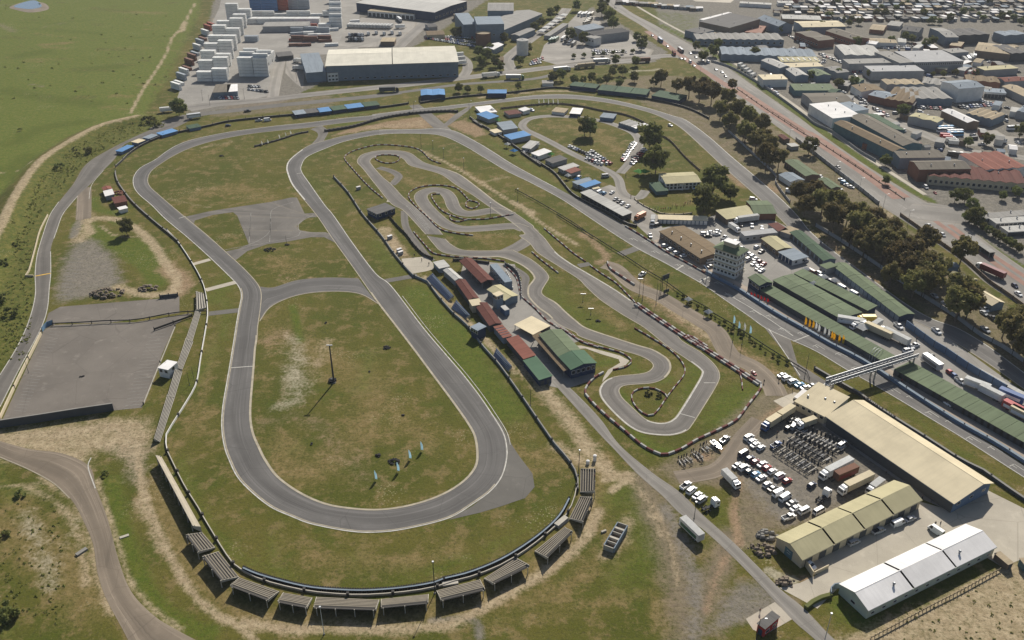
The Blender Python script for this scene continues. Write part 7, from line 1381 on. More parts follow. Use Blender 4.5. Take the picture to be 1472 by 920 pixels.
wall('verge_wall', 'dark garden wall along the estate side of the highway verge', 'wall', zz(960,0,[(300,430),(450,480),(640,590),(800,700),(960,820)]) + zz(1172,150,[(0,145),(120,200),(300,330),(420,400)]),1.8, .25, 'wall_grey', None)
wall('lawn_wall', 'low white wall round the clubhouse lawn', 'wall', zz(720,150,[(930,660),(980,700),(1050,735),(1130,765),(1230,770),(1330,760)]), .7, .3, 'wall_cream', None, posts=5, pw=.35, ph=.5)
wall('hedge', 'clipped green hedge beside the white-roofed shed lawn', 'hedge', zz(960,740,[(970,665),(1010,630),(1090,590),(1150,575)],4.907),1.2,1.2, 'leaf_dark', None); wall('yard_wall', 'short grey wall at the corner of the white-roofed shed', 'wall', zz(960,740,[(1145,580),(1150,530),(1210,515)],4.907),2.2, .3, 'wall_blue_grey', None)
wall('yard_wall', 'white wall stub off the near corner of the cream workshops', 'wall', zz(960,740,[(930,320),(975,370),(1020,440)],4.907),2.4, .3, 'wall_cream', None); wall('yard_wall', 'low pale wall on the apron before the cream workshops', 'wall', zz(960,740,[(1030,425),(1130,375)],4.907),1.4, .3, 'wall_cream', None)
wall('paling_fence', 'long wooden paling fence along the sandy road at the bottom right', 'fence', zz(1172,740,[(390,880),(560,790),(840,640),(1000,560),(1200,450),(1300,395)],4.907),1.1, .06, 'wood', None, z0=.6, posts=1.6, pw=.18, ph=.3, pm='wood')
# red and white kart barriers, block by block
blk = {}
def kart_barrier(label, pts, L=2.4, w=.52, h=.6, off=0.0):
 c, T = crom(W2(pts),200)
 if off: c = offset(c, off)
 s = np.r_[0, np.cumsum(np.linalg.norm(np.diff(c, axis=0), axis=1))]; n = max(2, int(s[-1] / L)); q = np.linspace(0, s[-1], n + 1); cc = np.c_[np.interp(q, s, c[:, 0]), np.interp(q, s, c[:, 1])]
 r = thing('kart_barrier', label, 'kart barrier', (*cc[0],0)); st = s[-1] / n
 for i in range(n):
  m_ = 'block_red' if i % 2 else 'block_white'; key = (m_, round(st, 1), w, h)
  if key not in blk: blk[key] = MB().fru((-key[1] / 2 + .03, key[1] / 2 - .03,-w / 2, w / 2),(-key[1] / 2 + .06, key[1] / 2 - .06,-w * .36, w * .36),0, h).mesh('block', M[m_])
  a, b_ = cc[i], cc[i + 1]; mid = (a + b_) / 2 - cc[0]; link('block', blk[key], r, (*mid, .02), math.atan2(b_[1] - a[1], b_[0] - a[0]) + rnd.uniform(-.05, .05))
kart_barrier('red and white block barrier round the far hairpin of the kart circuit', zz(480,150,[(340,655),(240,570),(130,450),(75,380),(100,345),(170,315),(300,285),(430,288),(560,305),(620,335),(670,385),(745,415)]))
kart_barrier('small oval ring of kart barrier inside the far hairpin', zz(480,150,[(285,375),(310,358),(370,353),(440,360),(460,380),(430,405),(370,412),(320,400),(287,380)]),2.2)
kart_barrier('kart barrier arching over the infield loop', zz(480,310,[(970,140),(850,125),(740,95),(650,10)]) + zz(480,150,[(560,700),(520,640),(540,605),(600,578),(700,565),(800,572),(860,590),(900,625),(940,670)]))
kart_barrier('ring of kart barrier at the tip of the infield loop', zz(480,150,[(940,670),(1000,685),(1010,705),(970,728),(925,715),(920,690),(940,670)]),2.0); kart_barrier('kart barrier inside the infield loop tongue', zz(480,150,[(740,625),(680,632),(700,680),(750,740),(820,775),(900,800),(960,803),(1060,800),(1150,785),(1250,768)]))
kart_barrier('short kart barrier arc below the infield loop tongue', zz(480,150,[(810,775),(810,800),(860,820),(930,805)]),2.2); kart_barrier('kart barrier along the infield verge beside the straight', zz(720,310,[(300,90),(400,175),(500,260),(590,322)])); kart_barrier('short kart barrier in the middle grass island', zz(720,310,[(215,255),(280,310),(400,402)])); kart_barrier('kart barrier running along the return leg of the kart circuit', zz(720,310,[(620,348),(700,405),(800,470),(880,550),(950,625)]))
kart_barrier('long thick kart barrier along the dirt road, outer row', zz(720,310,[(950,615),(1050,685),(1200,785),(1300,850),(1420,925)]) + zz(960,470,[(130,65),(300,175),(480,290),(580,355),(650,400)]),3.0,1.0, .9); kart_barrier('long thick kart barrier along the dirt road, inner row', zz(720,310,[(950,615),(1050,685),(1200,785),(1300,850),(1420,925)]) + zz(960,470,[(130,65),(300,175),(480,290),(580,355),(650,400)]),3.0, .9, .8,-1.6)
kart_barrier('kart barrier sweeping round the near right corner of the kart circuit', zz(960,470,[(650,405),(635,450),(560,545),(490,640),(430,680),(320,735),(200,790),(100,850),(0,890)]) + zz(720,470,[(1153,900),(1080,880),(980,825),(860,725),(780,660),(700,590),(610,500),(585,450),(610,400),(660,350),(715,320)]),3.0, .9, .8)
kart_barrier('kart barrier along the kart hall path', zz(720,470,[(380,0),(480,45),(560,100),(700,145),(830,180),(890,215),(910,245),(870,280),(780,300)])); kart_barrier('pear-shaped ring of kart barrier in the near hairpin', zz(720,470,[(1160,495),(1130,460),(1050,428),(960,435),(910,475),(930,545),(990,605),(1050,620),(1095,580),(1150,500)])); kart_barrier('kart barrier wandering up from the near hairpin ring', zz(720,470,[(1160,485),(1210,420),(1270,345),(1280,290),(1240,220),(1160,150),(1050,80),(930,10)]))
kart_barrier('short kart barrier spur beside the dirt road corner', zz(960,470,[(490,300),(510,360),(520,440)]),2.4); kart_barrier('kart barrier along the kart paddock bend', zz(720,310,[(20,345),(70,390),(110,440),(130,520),(145,565),(230,640),(330,740),(440,800),(560,880),(680,920)])); kart_barrier('kart barrier at the pit entry of the kart straight', zz(480,310,[(555,115),(620,190),(680,255),(735,275),(900,295),(1050,300),(1190,320)]))
kart_barrier('black and white block barrier beside the start wall', zz(720,310,[(865,75),(950,125),(1060,195),(1150,255),(1300,335),(1453,420)]) + zz(960,310,[(265,400)]),3.2, .6, .8); kart_barrier('grey block barrier along the dirt road start', zz(720,310,[(740,325),(760,370),(830,420),(930,485)]),3.0, .8, .9)
wall('kart_fence', 'dark chain fence from the scoring hut to the concrete apron', 'fence', zz(480,150,[(360,750),(430,840),(510,920)]) + zz(480,310,[(540,190),(620,275),(690,305)]),1.4, .12, 'grime', None, posts=5, pw=.2); wall('kart_fence', 'dark tyre-lined fence behind the kart office', 'fence', zz(480,310,[(830,315),(900,310),(1000,325),(1080,335)]),1.2, .7, 'grime', None, posts=6); wall('kart_fence', 'stepped white balustrade round the race office terrace', 'fence', zz(480,310,[(1190,345),(1270,395),(1300,480),(1305,575)]),1.6, .3, 'wall_dark', None, posts=2.5, pw=.3, ph=.3, pm='wall_white')
wall('pit_railing', 'double row of white railings in the kart pit lane', 'railing', zz(480,310,[(1200,395),(1225,440),(1245,510)]),1.0, .1, 'wall_white', None, z0=.8, posts=2, pw=.5, ph=.1, pm='wall_white')

# ------------------------------------------------------------------ footbridge
fb0, fb1 = P(1190,551,5.6), P(1316,511,5.6); d = fb1 - fb0; fr = thing('footbridge', 'white steel truss footbridge crossing the start straight to the pits', 'footbridge', (fb0.x, fb0.y, 0), math.atan2(d.y, d.x)); FL = d.length
MB().box(0, FL, -1.3,1.3,5.3,5.6).build('deck', M['concrete_dark'], fr)
for s in (-1,1):
 b = MB(); y = s * 1.35
 b.bar((0, y, 7.3),(FL, y, 7.3), .18, .18).bar((0, y, 5.75),(FL, y, 5.75), .15, .15).bar((0, y, 6.5),(FL, y, 6.5), .08, .08)
 k = int(FL / 2)
 for i in range(k + 1): b.box(FL * i / k - .07, FL * i / k + .07, y - .07, y + .07,5.65,7.3)
 for i in range(k): b.bar((FL * i / k, y, 5.7),(FL * (i + 1) / k, y, 7.25), .08, .08)
 b.build('truss', M['galv'], fr); MB().box(.2, FL - .2, y + s * .06 - .01, y + s * .06 + .01,5.9,7.0).build('side_mesh', M['wall_grey'], fr)
for x in (2, FL * .52, FL - 1.5): MB().box(x - .3, x + .3,-1.2,-.8,0,5.3).box(x - .3, x + .3, .8,1.2,0,5.3).build('pier', M['concrete'], fr)
st = MB()
for i in range(20): st.box(-.3 - i * .3,-i * .3,-1.1,1.1,5.3 - (i + 1) * .26,5.36 - i * .26)
st.build('stair', M['galv'], fr)
ar = thing('pipe_arch', 'three bent white pipe hoops over the pit lane beside the footbridge', 'arch', (*P(1262,517,0)[:2],0), heading((1262,517),(8,-6)))
for k in range(3):
 b = MB(); pr = None
 for i in range(11):
  a = math.pi * i / 10; p = Vector((-3.2 * math.cos(a), k * 1.2,2.5 + 2.2 * math.sin(a)))
  if pr: b.tube(pr, p, .09, .09,6)
  pr = p
 b.tube((-3.2, k * 1.2,0),(-3.2, k * 1.2,2.5), .09).tube((3.2, k * 1.2,0),(3.2, k * 1.2,2.5), .09); b.build('hoop', M['galv'], ar)

# ------------------------------------------------------------------ poles, masts, flags, boards
def mast(label, p, h, r0=.22, head='floods', name='light_mast', group=None, mm='dark_steel', z=0):
 q = P(*p); r = thing(name, label, 'light mast' if head else 'pole', (q.x, q.y, 0),0, group)
 MB().tube((0,0,0),(0,0, h), r0, r0 * .55,8).build('pole', M[mm], r); MB().tube((0,0,0),(0,0, .35), r0 * 2.2, r0 * 2.0,8).build('base', M['concrete_dark'], r)
 if head == 'floods':
  MB().box(-1.1,1.1,-.08, .08, h - .1, h + .1).build('cross_arm', M['dark_steel'], r)
  for x in (-.9,-.3, .3, .9): MB().fru((x - .2, x + .2,-.3, .0),(x - .26, x + .26,-.4, .06), h + .1, h + .5).build('floodlight', M['galv'], r)
 elif head == 'arm':
  MB().bar((0,0, h - .1),(1.4,0, h + .15), .1, .1).build('arm', M[mm], r); MB().box(1.2,1.9,-.16, .16, h + .1, h + .24).build('lamp', M['galv'], r)
 elif head == 'cap': MB().tube((0,0, h),(0,0, h + .35), .35, .3,8).build('lamp', M['galv'], r)
 return r
mast('tall dark floodlight mast in the middle of the oval infield', (480,550),17.6, .42); q = P(478,548)
lb = thing('light_plinth', 'dark tyre-ringed plinth at the foot of the oval infield mast', 'plinth', (q.x, q.y, 0))
for i in range(9): a = i * .7; MB().tube((1.3 * math.cos(a),1.3 * math.sin(a),0),(1.3 * math.cos(a),1.3 * math.sin(a), .9), .38, .38,8).build('tyre', M['rubber'], lb)
MB().box(-.7, .7,-.5, .5,0,1.3).build('switch_box', M['wall_dark'], lb)
mast('tall light pole standing between the bottom terraces', (625,853),12.9, .16, 'cap'); mast('tall white pole in front of the bottom left terraces, leaning into the picture foot', (466,912),11, .14, 'cap', mm='wall_white'); mast('pale lamp post on the lawn corner by the white-roofed shed', K([(1105,890)],960,740,4.907)[0],11, .15, 'cap', mm='galv'); mast('black lamp post beside the ticket kiosk slab', K([(622,890)],960,740,4.907)[0],9, .14, 'arm')
mast('thin light pole near the topmost right terrace', K([(540,210)],720,640)[0],11, .14, 'cap'); mast('thin pole beside the trailer with the green panel', K([(1345,510)],720,640)[0],7, .12, 'cap')
for i, (p, h) in enumerate([((1368,548),8),((1295,470),5)]): mast(f'thin pole {ORD[i]} along the oval wall behind the kart garages', K([p],480,470)[0], h, .12, None, 'utility_pole')
for i, (p, h) in enumerate([((985,590),14),((962,560),9),((1080,620),12),((1110,520),8)]): mast(f'{"tall guyed" if h > 10 else "shorter"} aerial mast {ORD[i]} from the left beside the start scoreboard', K([p],720,310)[0], h, .12, 'floods' if i == 1 else None, 'aerial_mast')
for i, (p, h) in enumerate([((608,305),10),((690,315),6),((765,380),7),((905,460),8),((190,290),2),((1280,680),8),((1090,780),8)]): mast(f'thin light pole {ORD[i]} in the line across the kart circuit grass', K([p],480,150)[0], h, .12, 'cap' if h > 5 else None, group='light poles across the kart circuit')
for i, (p, h) in enumerate([((450,880),11),((515,900),9)]): mast(f'pole {ORD[i]} among the little trees beside the start straight', K([p],960,310)[0], h, .12, None, 'utility_pole')
mast('tall pole beside the parked cars near the footbridge stairs', K([(950,360)],960,470)[0],12, .13, None, 'utility_pole'); mast('tall pole between crossing and tyre bank', K([(558,790)],480,0)[0],9, .13, 'arm'); mast('tall pole at the corner of the camp', K([(942,785)],480,0)[0],9, .13, 'arm')
mast('thin black mast on the skid pan edge', K([(833,200)],240,310)[0],5, .1, None, 'utility_pole'); mast('floodlight on the grass by the kart finish', K([(570,600)],720,310)[0],4, .1, 'floods'); mast('small floodlight beside the first in the middle kart grass', K([(625,690)],720,310)[0],3, .1, 'floods')
for i, (p, h) in enumerate([((200,320),6),((1360,410),9),((1320,405),6),((1165,310),5)]): mast(f'leaning dark pole {ORD[i]} along the left terraces', K([p],0,470)[0], h, .1, None, 'utility_pole')
for i in range(12): f = i / 11; mast(f'street lamp {ORD[i]} from the top along the near side of the highway', (945 + 360 * f - 8 * math.sin(f * 3),62 + 262 * f),9, .12, 'arm', 'street_lamp', 'street lamps along the highway', 'galv')
for i, (x, y) in enumerate([(370,200),(250,700),(590,150),(870,100),(300,735),(540,690),(905,570)]): mast(f'roadside pole {ORD[i]} from the left of those beside the access roads', K([(x, y)],240,0)[0],8, .11, 'arm', 'street_lamp', 'poles beside the access roads')
def feather(label, p, h, m, group, d=(3,1)):
 q = P(*p); r = thing('feather_flag', label, 'flag', (q.x, q.y, 0), heading(p, d), group); MB().tube((0,0,0),(0,0, h), .04, .03,5).build('pole', M['galv'], r)
 vs, n = [],6
 for i in range(n + 1):
  z = .6 + (h - .6) * i / n; w = .9 * (1 if i < n - 1 else .6 if i == n - 1 else .15); y = .09 * math.sin(i * 1.1); vs += [(.05, y, z),(.05 + w, y + .08, z),(.05 + w, y + .105, z),(.05, y + .025, z)]
 fs = [(3,2,1,0), tuple(n * 4 + k for k in range(4))] + [(i * 4 + j, i * 4 + (j + 1) % 4, i * 4 + 4 + (j + 1) % 4, i * 4 + 4 + j) for i in range(n) for j in range(4)]
 MB().add(vs, fs).build('banner', M[m], r)
for i, (p, m) in enumerate([((605,648), 'flag_blue'),((588,660), 'flag_blue'),((571,678), 'flag_blue'),((539,690), 'flag_blue')]): feather(f'pale blue feather flag {ORD[i]} from the right near the bottom of the oval infield', p, 4.2, m, 'blue feather flags in the oval infield')
for i, (x, y) in enumerate([(452,755),(487,795),(525,805),(565,825)]): feather(f'white and blue feather flag {ORD[i]} from the left beside the catch fence of the straight', K([(x, y)],960,310)[0],4.4, 'flag_blue' if i != 2 else 'canvas', 'feather flags beside the catch fence')
for i, (x, y) in enumerate([(948,765),(975,780),(1000,790),(1020,800),(1040,815),(1080,835),(1108,850),(1130,865),(1145,875),(1180,890),(1208,895)]): feather(f'{"yellow" if i < 3 or i in (7,8,9,10) else "white"} feather flag {ORD[i]} from the left on the pit wall', K([(x, y)],960,310)[0],4.6, 'flag_yellow' if i < 3 or i > 6 else 'canvas', 'feather flags on the pit wall')
for i in range(6): feather(f'red feather flag {ORD[i]} from the left on the pit wall near the tower', K([(572 + i * 23,562 + i * 9)],960,310)[0],2.6, 'flag_red', 'red flags on the pit wall')
for i in range(5): feather(f'white feather flag {ORD[i]} from the left inside the back loop', K([(262 + i * 33,728 - i % 2 * 2)],720,0)[0],4.2, 'canvas', 'white feather flags inside the back loop')
for i, (x, y) in enumerate([(660,285),(702,275),(782,240),(825,222),(860,212)]): feather(f'white flag {ORD[i]} from the left on the tyre strip inside the left bend', K([(x, y)],240,150)[0],3.0, 'canvas', 'flags on the tyre strip')
def board(label, p, w, h, z0, m='wall_dark', d=(5,-2)):
 q = P(*p); r = thing('scoreboard', label, 'board', (q.x, q.y, 0), heading(p, d)); MB().box(-w / 2, w / 2,-.12, .12, z0, z0 + h).build('panel', M[m], r)
 for s in (-1,1): MB().box(s * w * .35 - .1, s * w * .35 + .1, .13, .33,0, z0 + h * .8).build('leg', M['dark_steel'], r)
board('black scoreboard on two legs beside the start straight', K([(1140,510)],720,310)[0],4.6,2.6,5.2); board('low grey sign board behind the race truck park', K([(1150,545)],720,310)[0],3.6,1.6, .8)
board('black sign frame straddling the upper tyre bank', K([(522,800)],480,0)[0],3.5,1.6, .6)
sg = thing('starting_gantry', 'blue start light gantry arm on the pit wall below the tower', 'gantry', (*P(*K([(270,440)],960,310)[0])[:2],0), heading((1016,400),(4,5))); MB().tube((0,0,0),(0,0,5), .15).build('post', M['wall_blue'], sg); MB().bar((0,0,4.8),(-5,0,4.8), .3, .3).build('beam', M['wall_blue'], sg); MB().box(-4.8,-3,-.2, .2,3.7,4.6).build('light_box', M['wall_dark'], sg)

# tyre heaps, rubble, small site things
def heap(label, p, rx, n, m='rubber', cat='tyre heap', name='tyre_heap', r0=.42):
 q = P(*p); r = thing(name, label, cat, (q.x, q.y, 0)); rr = random.Random(label)
 for i in range(n):
  a, dd = rr.uniform(0,6.28), rx * math.sqrt(rr.random()); x, y, z = dd * math.cos(a), dd * math.sin(a) * .7, max(0,(1 - dd / rx)) * rx * .35
  if m == 'rubber': MB().tube((x, y, z),(x + rr.uniform(-.1, .1), y + rr.uniform(-.1, .1), z + .28), r0, r0,10).build('tyre', M[m], r)
  else:
   s = rr.uniform(.3,1.0); MB().fru((x - s, x + s, y - s * .7, y + s * .7),(x - s * .5, x + s * .6, y - s * .4, y + s * .3), z - .1, z + s * .8).build('lump', M[m], r)
heap('black tyre heap beside the skid pan marker', K([(718,240)],240,310)[0],3.2,30); heap('small tyre heap at the foot of the skid pan mast', K([(835,205)],240,310)[0],1.2,6); heap('tyre heap with a pale tarp in the oval infield', (555,500),1.8,14); heap('tyre heap among the blue flags of the oval infield', (567,664),2.2,24); heap('loose tyres left of the infield flag heap', (544,655),1.2,7); heap('small tyre heap in the left bend grass', K([(382,360)],240,150)[0],1.6,10)
heap('two lone tyres near the top of the oval infield', K([(1110,748)],240,310)[0], .7,3); heap('single black tyre lying in the oval infield', K([(1405,312)],240,470)[0], .4,2); heap('tyres lying low in the oval infield', K([(483,617)],480,470)[0], .5,2); heap('tyres on the oval infield beside the mast shadow', K([(1005,815)],240,470)[0], .6,2); heap('black tyre left on the middle of the car park', K([(570,345)],0,470)[0], .7,3)
heap('ring of tyres with a white one in the kart grass', K([(675,735)],720,310)[0],1.2,8)
heap('long dark rubble heap on the dirt above the upper car park', K([(745,545)],0,310)[0],8,70, 'rubble', 'rubble heap', 'rubble_heap'); heap('second rubble heap at the end of the bright grass', K([(1035,508)],0,310)[0],4.5,30, 'rubble', 'rubble heap', 'rubble_heap'); heap('heap of scrap timber and rubble beside the cream workshops', K([(660,250)],960,740,4.907)[0],4.2,36, 'rubble', 'scrap heap', 'scrap_heap'); heap('pale scrap pile behind the corner of the cream workshops', K([(700,150)],960,740,4.907)[0],3.5,26, 'concrete_dark', 'scrap heap', 'scrap_heap')
heap('row of broken kerb stones along the sand circle', K([(830,480)],960,740,4.907)[0],3.0,18, 'rubble', 'stones', 'stone_row'); heap('clutter beside the red-roofed ruin at the left bend', K([(820,620)],0,150)[0],4,30, 'wall_brick', 'rubble heap', 'rubble_heap')
def slabs(label, p, n, sz, m, cat='slab', d=(5,-2)):
 q = P(*p); r = thing('concrete_slab', label, cat, (q.x, q.y, 0), heading(p, d))
 for i in range(n): MB().box(-sz, sz, -sz * .35 + i * .1, sz * .35 + i * .1, i * .3, i * .3 + .28).build('slab', M[m], r)
slabs('stack of pale slabs at the tyre barrier gap on the right of the bend', K([(425,545)],720,640)[0],4,2.6, 'concrete', d=(6,-5)); slabs('pale slab pile beside the tall light pole wall', K([(810,530)],480,730)[0],2,2.4, 'concrete', d=(6,-1)); slabs('lone slab lying on the lower left verge', K([(588,432)],0,640,3.287)[0],1,1.4, 'concrete', d=(6,-2)); slabs('broken boat-like trough on the lower left waste ground', K([(387,507)],0,640,3.287)[0],2,1.8, 'concrete_dark', d=(6,-4)); slabs('pale stone by the roofless ablution block', K([(717,605)],720,640)[0],2, .9, 'concrete')
for i, (x, y, ox, oy) in enumerate([(390,160,480,310),(455,252,480,310),(465,270,480,310),(172,592,480,150)]):
 q = P(*K([(x, y)], ox, oy)[0]); r = thing('cabinet', ['white cabinet alone on the fence by the kart dirt', 'upper of two white cabinets above the concrete apron', 'lower of two white cabinets above the concrete apron', 'pale electrical cabinet on the grass near the scoring hut'][i], 'cabinet', (q.x, q.y, 0), heading((560,350),(6,-2))); MB().box(-1.3,1.3,-.6, .6,0,1.7).build('body', M['wall_grey'], r); MB().box(-1.4,1.4,-.7, .7,1.705,1.85).build('lid', M['roof_white'], r)
for i in range(2): q = P(*K([(605 + i * 48,128 - i * 22)],720,640)[0]); r = thing('water_tank', ['low white tank left on the end of the topmost right terrace', 'taller white tank right on the end of the topmost right terrace'][i], 'tank', (q.x, q.y, 0)); MB().tube((0,0,0),(0,0,1.3 + i), .65, .65,14).build('shell', M['wall_white'], r); MB().tube((0,0,1.31 + i),(0,0,1.5 + i), .65, .3,14).build('lid', M['roof_white'], r)
def gazebo(label, p, s, m, d=(5,-2), group=None):
 q = P(*p); r = thing('gazebo', label, 'gazebo', (q.x, q.y, 0), heading(p, d), group)
 for x in (-s, s):
  for y in (-s, s): MB().tube((x, y, 0),(x, y, 2.3), .05, .05,5).build('leg', M['galv'], r)
 MB().fru((-s - .2, s + .2,-s - .2, s + .2),(-.15, .15,-.15, .15),2.3,3.6).build('canopy', M[m], r)
gazebo('left peak of the bright green marquee on the clubhouse lawn', K([(960,490)],720,150)[0],2.6, 'canvas_green'); gazebo('right peak of the bright green marquee on the clubhouse lawn', K([(1000,490)],720,150)[0],2.6, 'canvas_green'); gazebo('navy and white awning beside the paddock transporters', K([(320,800)],1172,310)[0],2.8, 'canvas'); gazebo('small blue gazebo beside the clubhouse wing', K([(205,610)],960,150)[0],1.6, 'canvas_blue')
for i, (x, y) in enumerate([(45,300),(90,345),(250,300),(350,370),(465,520),(530,545),(610,545),(-20,130),(-60,60)]): gazebo(f'{("white", "blue", "white", "green")[i % 4]} tent, {ORD[i]} of the little tents among the fence camp huts', K([(x, y)],720,150)[0], rnd.uniform(1.3,2.0),('canvas', 'canvas_blue', 'canvas', 'canvas_green')[i % 4], group='camp tents')
for i, (x, y) in enumerate([(960,400),(1010,500),(1085,455),(1160,480)]): gazebo(f'white tent {ORD[i]} from the left behind the third pit roof', K([(x, y)],960,310)[0],1.5, 'canvas', (5,3), 'paddock tents')
for i in range(3): gazebo(f'pale picnic shade {ORD[i]} from the left along the catch fence', K([(140 + i * 140,612 + i * 88)],960,310)[0] if i < 2 else K([(1440,700)],720,310)[0],1.3, 'canvas', group='picnic shades along the fence')

# ------------------------------------------------------------------ people
def person_proto(name, top, legs, skirt=False):
 r = thing('person', None, 'person'); me_ = bpy.data.meshes.new('body')
 V = [(0,0, .95),(0,0,1.2),(0,0,1.42),(0, .01,1.52),(0, .02,1.62),(0, .02,1.74),(-.2,0,1.40),(-.27, .03,1.12),(-.26, .12, .88),(.2,0,1.40),(.27, .02,1.12),(.27, .08, .88),(-.1,0, .88),(-.12, .04, .48),(-.12,-.02, .08),(-.12, .12, .04),(.1,0, .88),(.13,-.02, .48),(.14,-.1, .08),(.14, .04, .04)]
 E_ = [(0,1),(1,2),(2,3),(3,4),(4,5),(2,6),(6,7),(7,8),(2,9),(9,10),(10,11),(0,12),(12,13),(13,14),(14,15),(0,16),(16,17),(17,18),(18,19)]
 R_ = [.15, .14, .16, .06, .10, .09, .075, .05, .04, .075, .05, .04, .1, .07, .05, .04, .1, .07, .05, .04]
 me_.from_pydata(V, E_, []); me_.materials.append(M['skin']); me_.materials.append(M[top]); me_.materials.append(M[legs])
 o = link('body_rig', me_); sk = o.modifiers.new('skin', 'SKIN'); 
 for i, sv in enumerate(me_.skin_vertices[0].data): sv.radius = (R_[i], R_[i] * .8); sv.use_root = (i == 0)
 dg = bpy.context.evaluated_depsgraph_get(); m2 = bpy.data.meshes.new_from_object(o.evaluated_get(dg)); m2.name = 'body'; bpy.data.objects.remove(o)
 for mm in (M['skin'], M[top], M[legs]):
  if len(m2.materials) < 3: m2.materials.append(mm)
 for p_ in m2.polygons: z = p_.center.z; p_.material_index = 0 if z > 1.47 else 1 if z > .92 else 2
 link('body', m2, r); MB().tube((0,-.01,1.70),(0,-.01,1.82), .11, .07,8).build('hair', M['grime'], r); return proto(r)
PP = [person_proto('a', 'cloth_dark', 'cloth_dark'), person_proto('b', 'cloth_light', 'cloth_dark'), person_proto('c', 'cloth_red', 'cloth_dark')]
TOPS = ['in dark clothes', 'in a pale top', 'in a red top']
for i, (p, k, w) in enumerate([(K([(560,285)],480,310)[0],0, 'standing on the concrete apron, upper left'),(K([(612,318)],480,310)[0],0, 'standing in the middle of the concrete apron'),(K([(662,345)],480,310)[0],0, 'standing at the right of the concrete apron'),(K([(772,380)],960,470)[0],0, 'walking on the dirt below the parked cars'),(K([(868,445)],960,470)[0],2, 'walking by the concrete apron of the annexe'),(K([(668,390)],960,470)[0],0, 'at the kart barrier corner'),(K([(760,752)],960,470)[0],0, 'beside the black trailers'),(K([(742,570)],1172,600)[0],0, 'at the far end of the cream workshops'),(K([(808,592)],1172,600)[0],0, 'in the shade of the hall, left one'),(K([(868,752)],1172,600)[0],0, 'beside the white panel van, right one'),(K([(832,752)],1172,600)[0],0, 'beside the white panel van, left one'),(K([(490,400)],1172,600)[0],0, 'by the front of the garage hall'),
        (K([(648,692)],960,740,4.907)[0],0, 'on the kiosk slab'),(K([(650,265)],720,640)[0],2, 'sitting high on the topmost right terrace'),(K([(1425,520)],1172,470)[0],0, 'behind the red container trailer'),(K([(703,95)],1172,470)[0],0, 'beside the bridge foot trucks'),(K([(600,385)],1172,470)[0],2, 'walking in the pit lane beyond the bridge'),(K([(960,580)],1172,470)[0],0, 'walking in the near pit lane'),(K([(745,300)],960,310)[0],0, 'in the paddock by the cars'),(K([(950,685)],720,150)[0],0, 'by the lawn wall'),(K([(905,650)],720,150)[0],2, 'by the camp path'),(K([(870,505)],720,150)[0],0, 'at the edge of the lawn')]):
 q = P(*p); put(PP[k],(q.x, q.y, 2.6 if 'terrace' in w else .06), rnd.uniform(0,6.28), f'person {TOPS[k]} {w}')
for i in range(16):
 k = rnd.randrange(3); q = P(*K([(1060 + i * 17 + rnd.uniform(-6,6),745 - i * 3 + rnd.uniform(-14,14))],720,150)[0]); put(PP[k],(q.x, q.y, .02), rnd.uniform(0,6.28), f'person {TOPS[k]}, {ORD[i]} from the left among the guests on the clubhouse lawn', 'guests on the clubhouse lawn')
for i in range(18):
 k = rnd.choice((0,0,1)); f = i / 17; q = P(*K([(340 + 200 * f + rnd.uniform(-5,5),508 + 125 * f + rnd.uniform(-6,6))],1172,470)[0]); put(PP[k],(q.x, q.y, .02), rnd.uniform(0,6.28), f'person {TOPS[k]}, {ORD[i]} from the left in the crowd beside the garage hall', 'spectators beside the garage hall')

# ------------------------------------------------------------------ trees and shrubs
def leafblob(seed, clumps, per, lw, rxy, rz, cz, flat=.6):
 r_ = random.Random(seed); v, f = [],[]
 for _ in range(clumps):
  while True:
   p = Vector((r_.uniform(-1,1), r_.uniform(-1,1), r_.uniform(-.8,1)))
   if .45 < p.length < 1: break
  c = Vector((p.x * rxy, p.y * rxy, cz + p.z * rz)); cr = r_.uniform(.20, .40) * rxy
  for _ in range(per):
   d = Vector((r_.gauss(0,1), r_.gauss(0,1), r_.gauss(0, flat))); d = d.normalized() * (r_.random() ** .45) * cr; q = c + d
   n = (d.normalized() * .6 + Vector((r_.uniform(-1,1), r_.uniform(-1,1), r_.uniform(-.3,1)))).normalized(); a = n.orthogonal().normalized(); b = n.cross(a); s = lw * r_.uniform(.6,1.3); t = r_.uniform(0,6.28)
   e1, e2 = (a * math.cos(t) + b * math.sin(t)) * s, (b * math.cos(t) - a * math.sin(t)) * s * .6
   i = len(v); v += [q - e1, q + e2, q + e1, q - e2]; f.append((i, i + 1, i + 2, i + 3))
 return v, f
def tree_proto(seed, h, rxy, kind, leaf, clumps=30, per=55, lw=.42, trunk=.35):
 r = thing(kind, None, 'tree'); r_ = random.Random(seed); b = MB(); th = h * trunk; lean = Vector((r_.uniform(-.5, .5), r_.uniform(-.5, .5),0))
 b.tube((0,0,-.1), lean * .5 + Vector((0,0, th)), .42 * h / 16, .30 * h / 16,8)
 for i in range(5):
  a = i * 1.26 + r_.random(); e = Vector((math.cos(a) * rxy * .6, math.sin(a) * rxy * .6, th + (h - th) * r_.uniform(.35, .7))); b.tube(lean * .5 + Vector((0,0, th * r_.uniform(.8,1))), e, .2 * h / 16, .06,6)
 b.build('trunk', M['bark'], r); v, f = leafblob(seed, clumps, per, lw, rxy, (h - th) * .5, th + (h - th) * .52)
 MB().add(v, f).build('crown', M[leaf], r); return proto(r)
GUM = [tree_proto(50 + i, 15,5.6, 'gum_tree', 'leaf_gum', 46,85, .62) for i in range(5)]; DK = [tree_proto(80 + i, 9,4.2, 'broadleaf_tree', 'leaf_dark', 34,80, .5, .2) for i in range(3)]
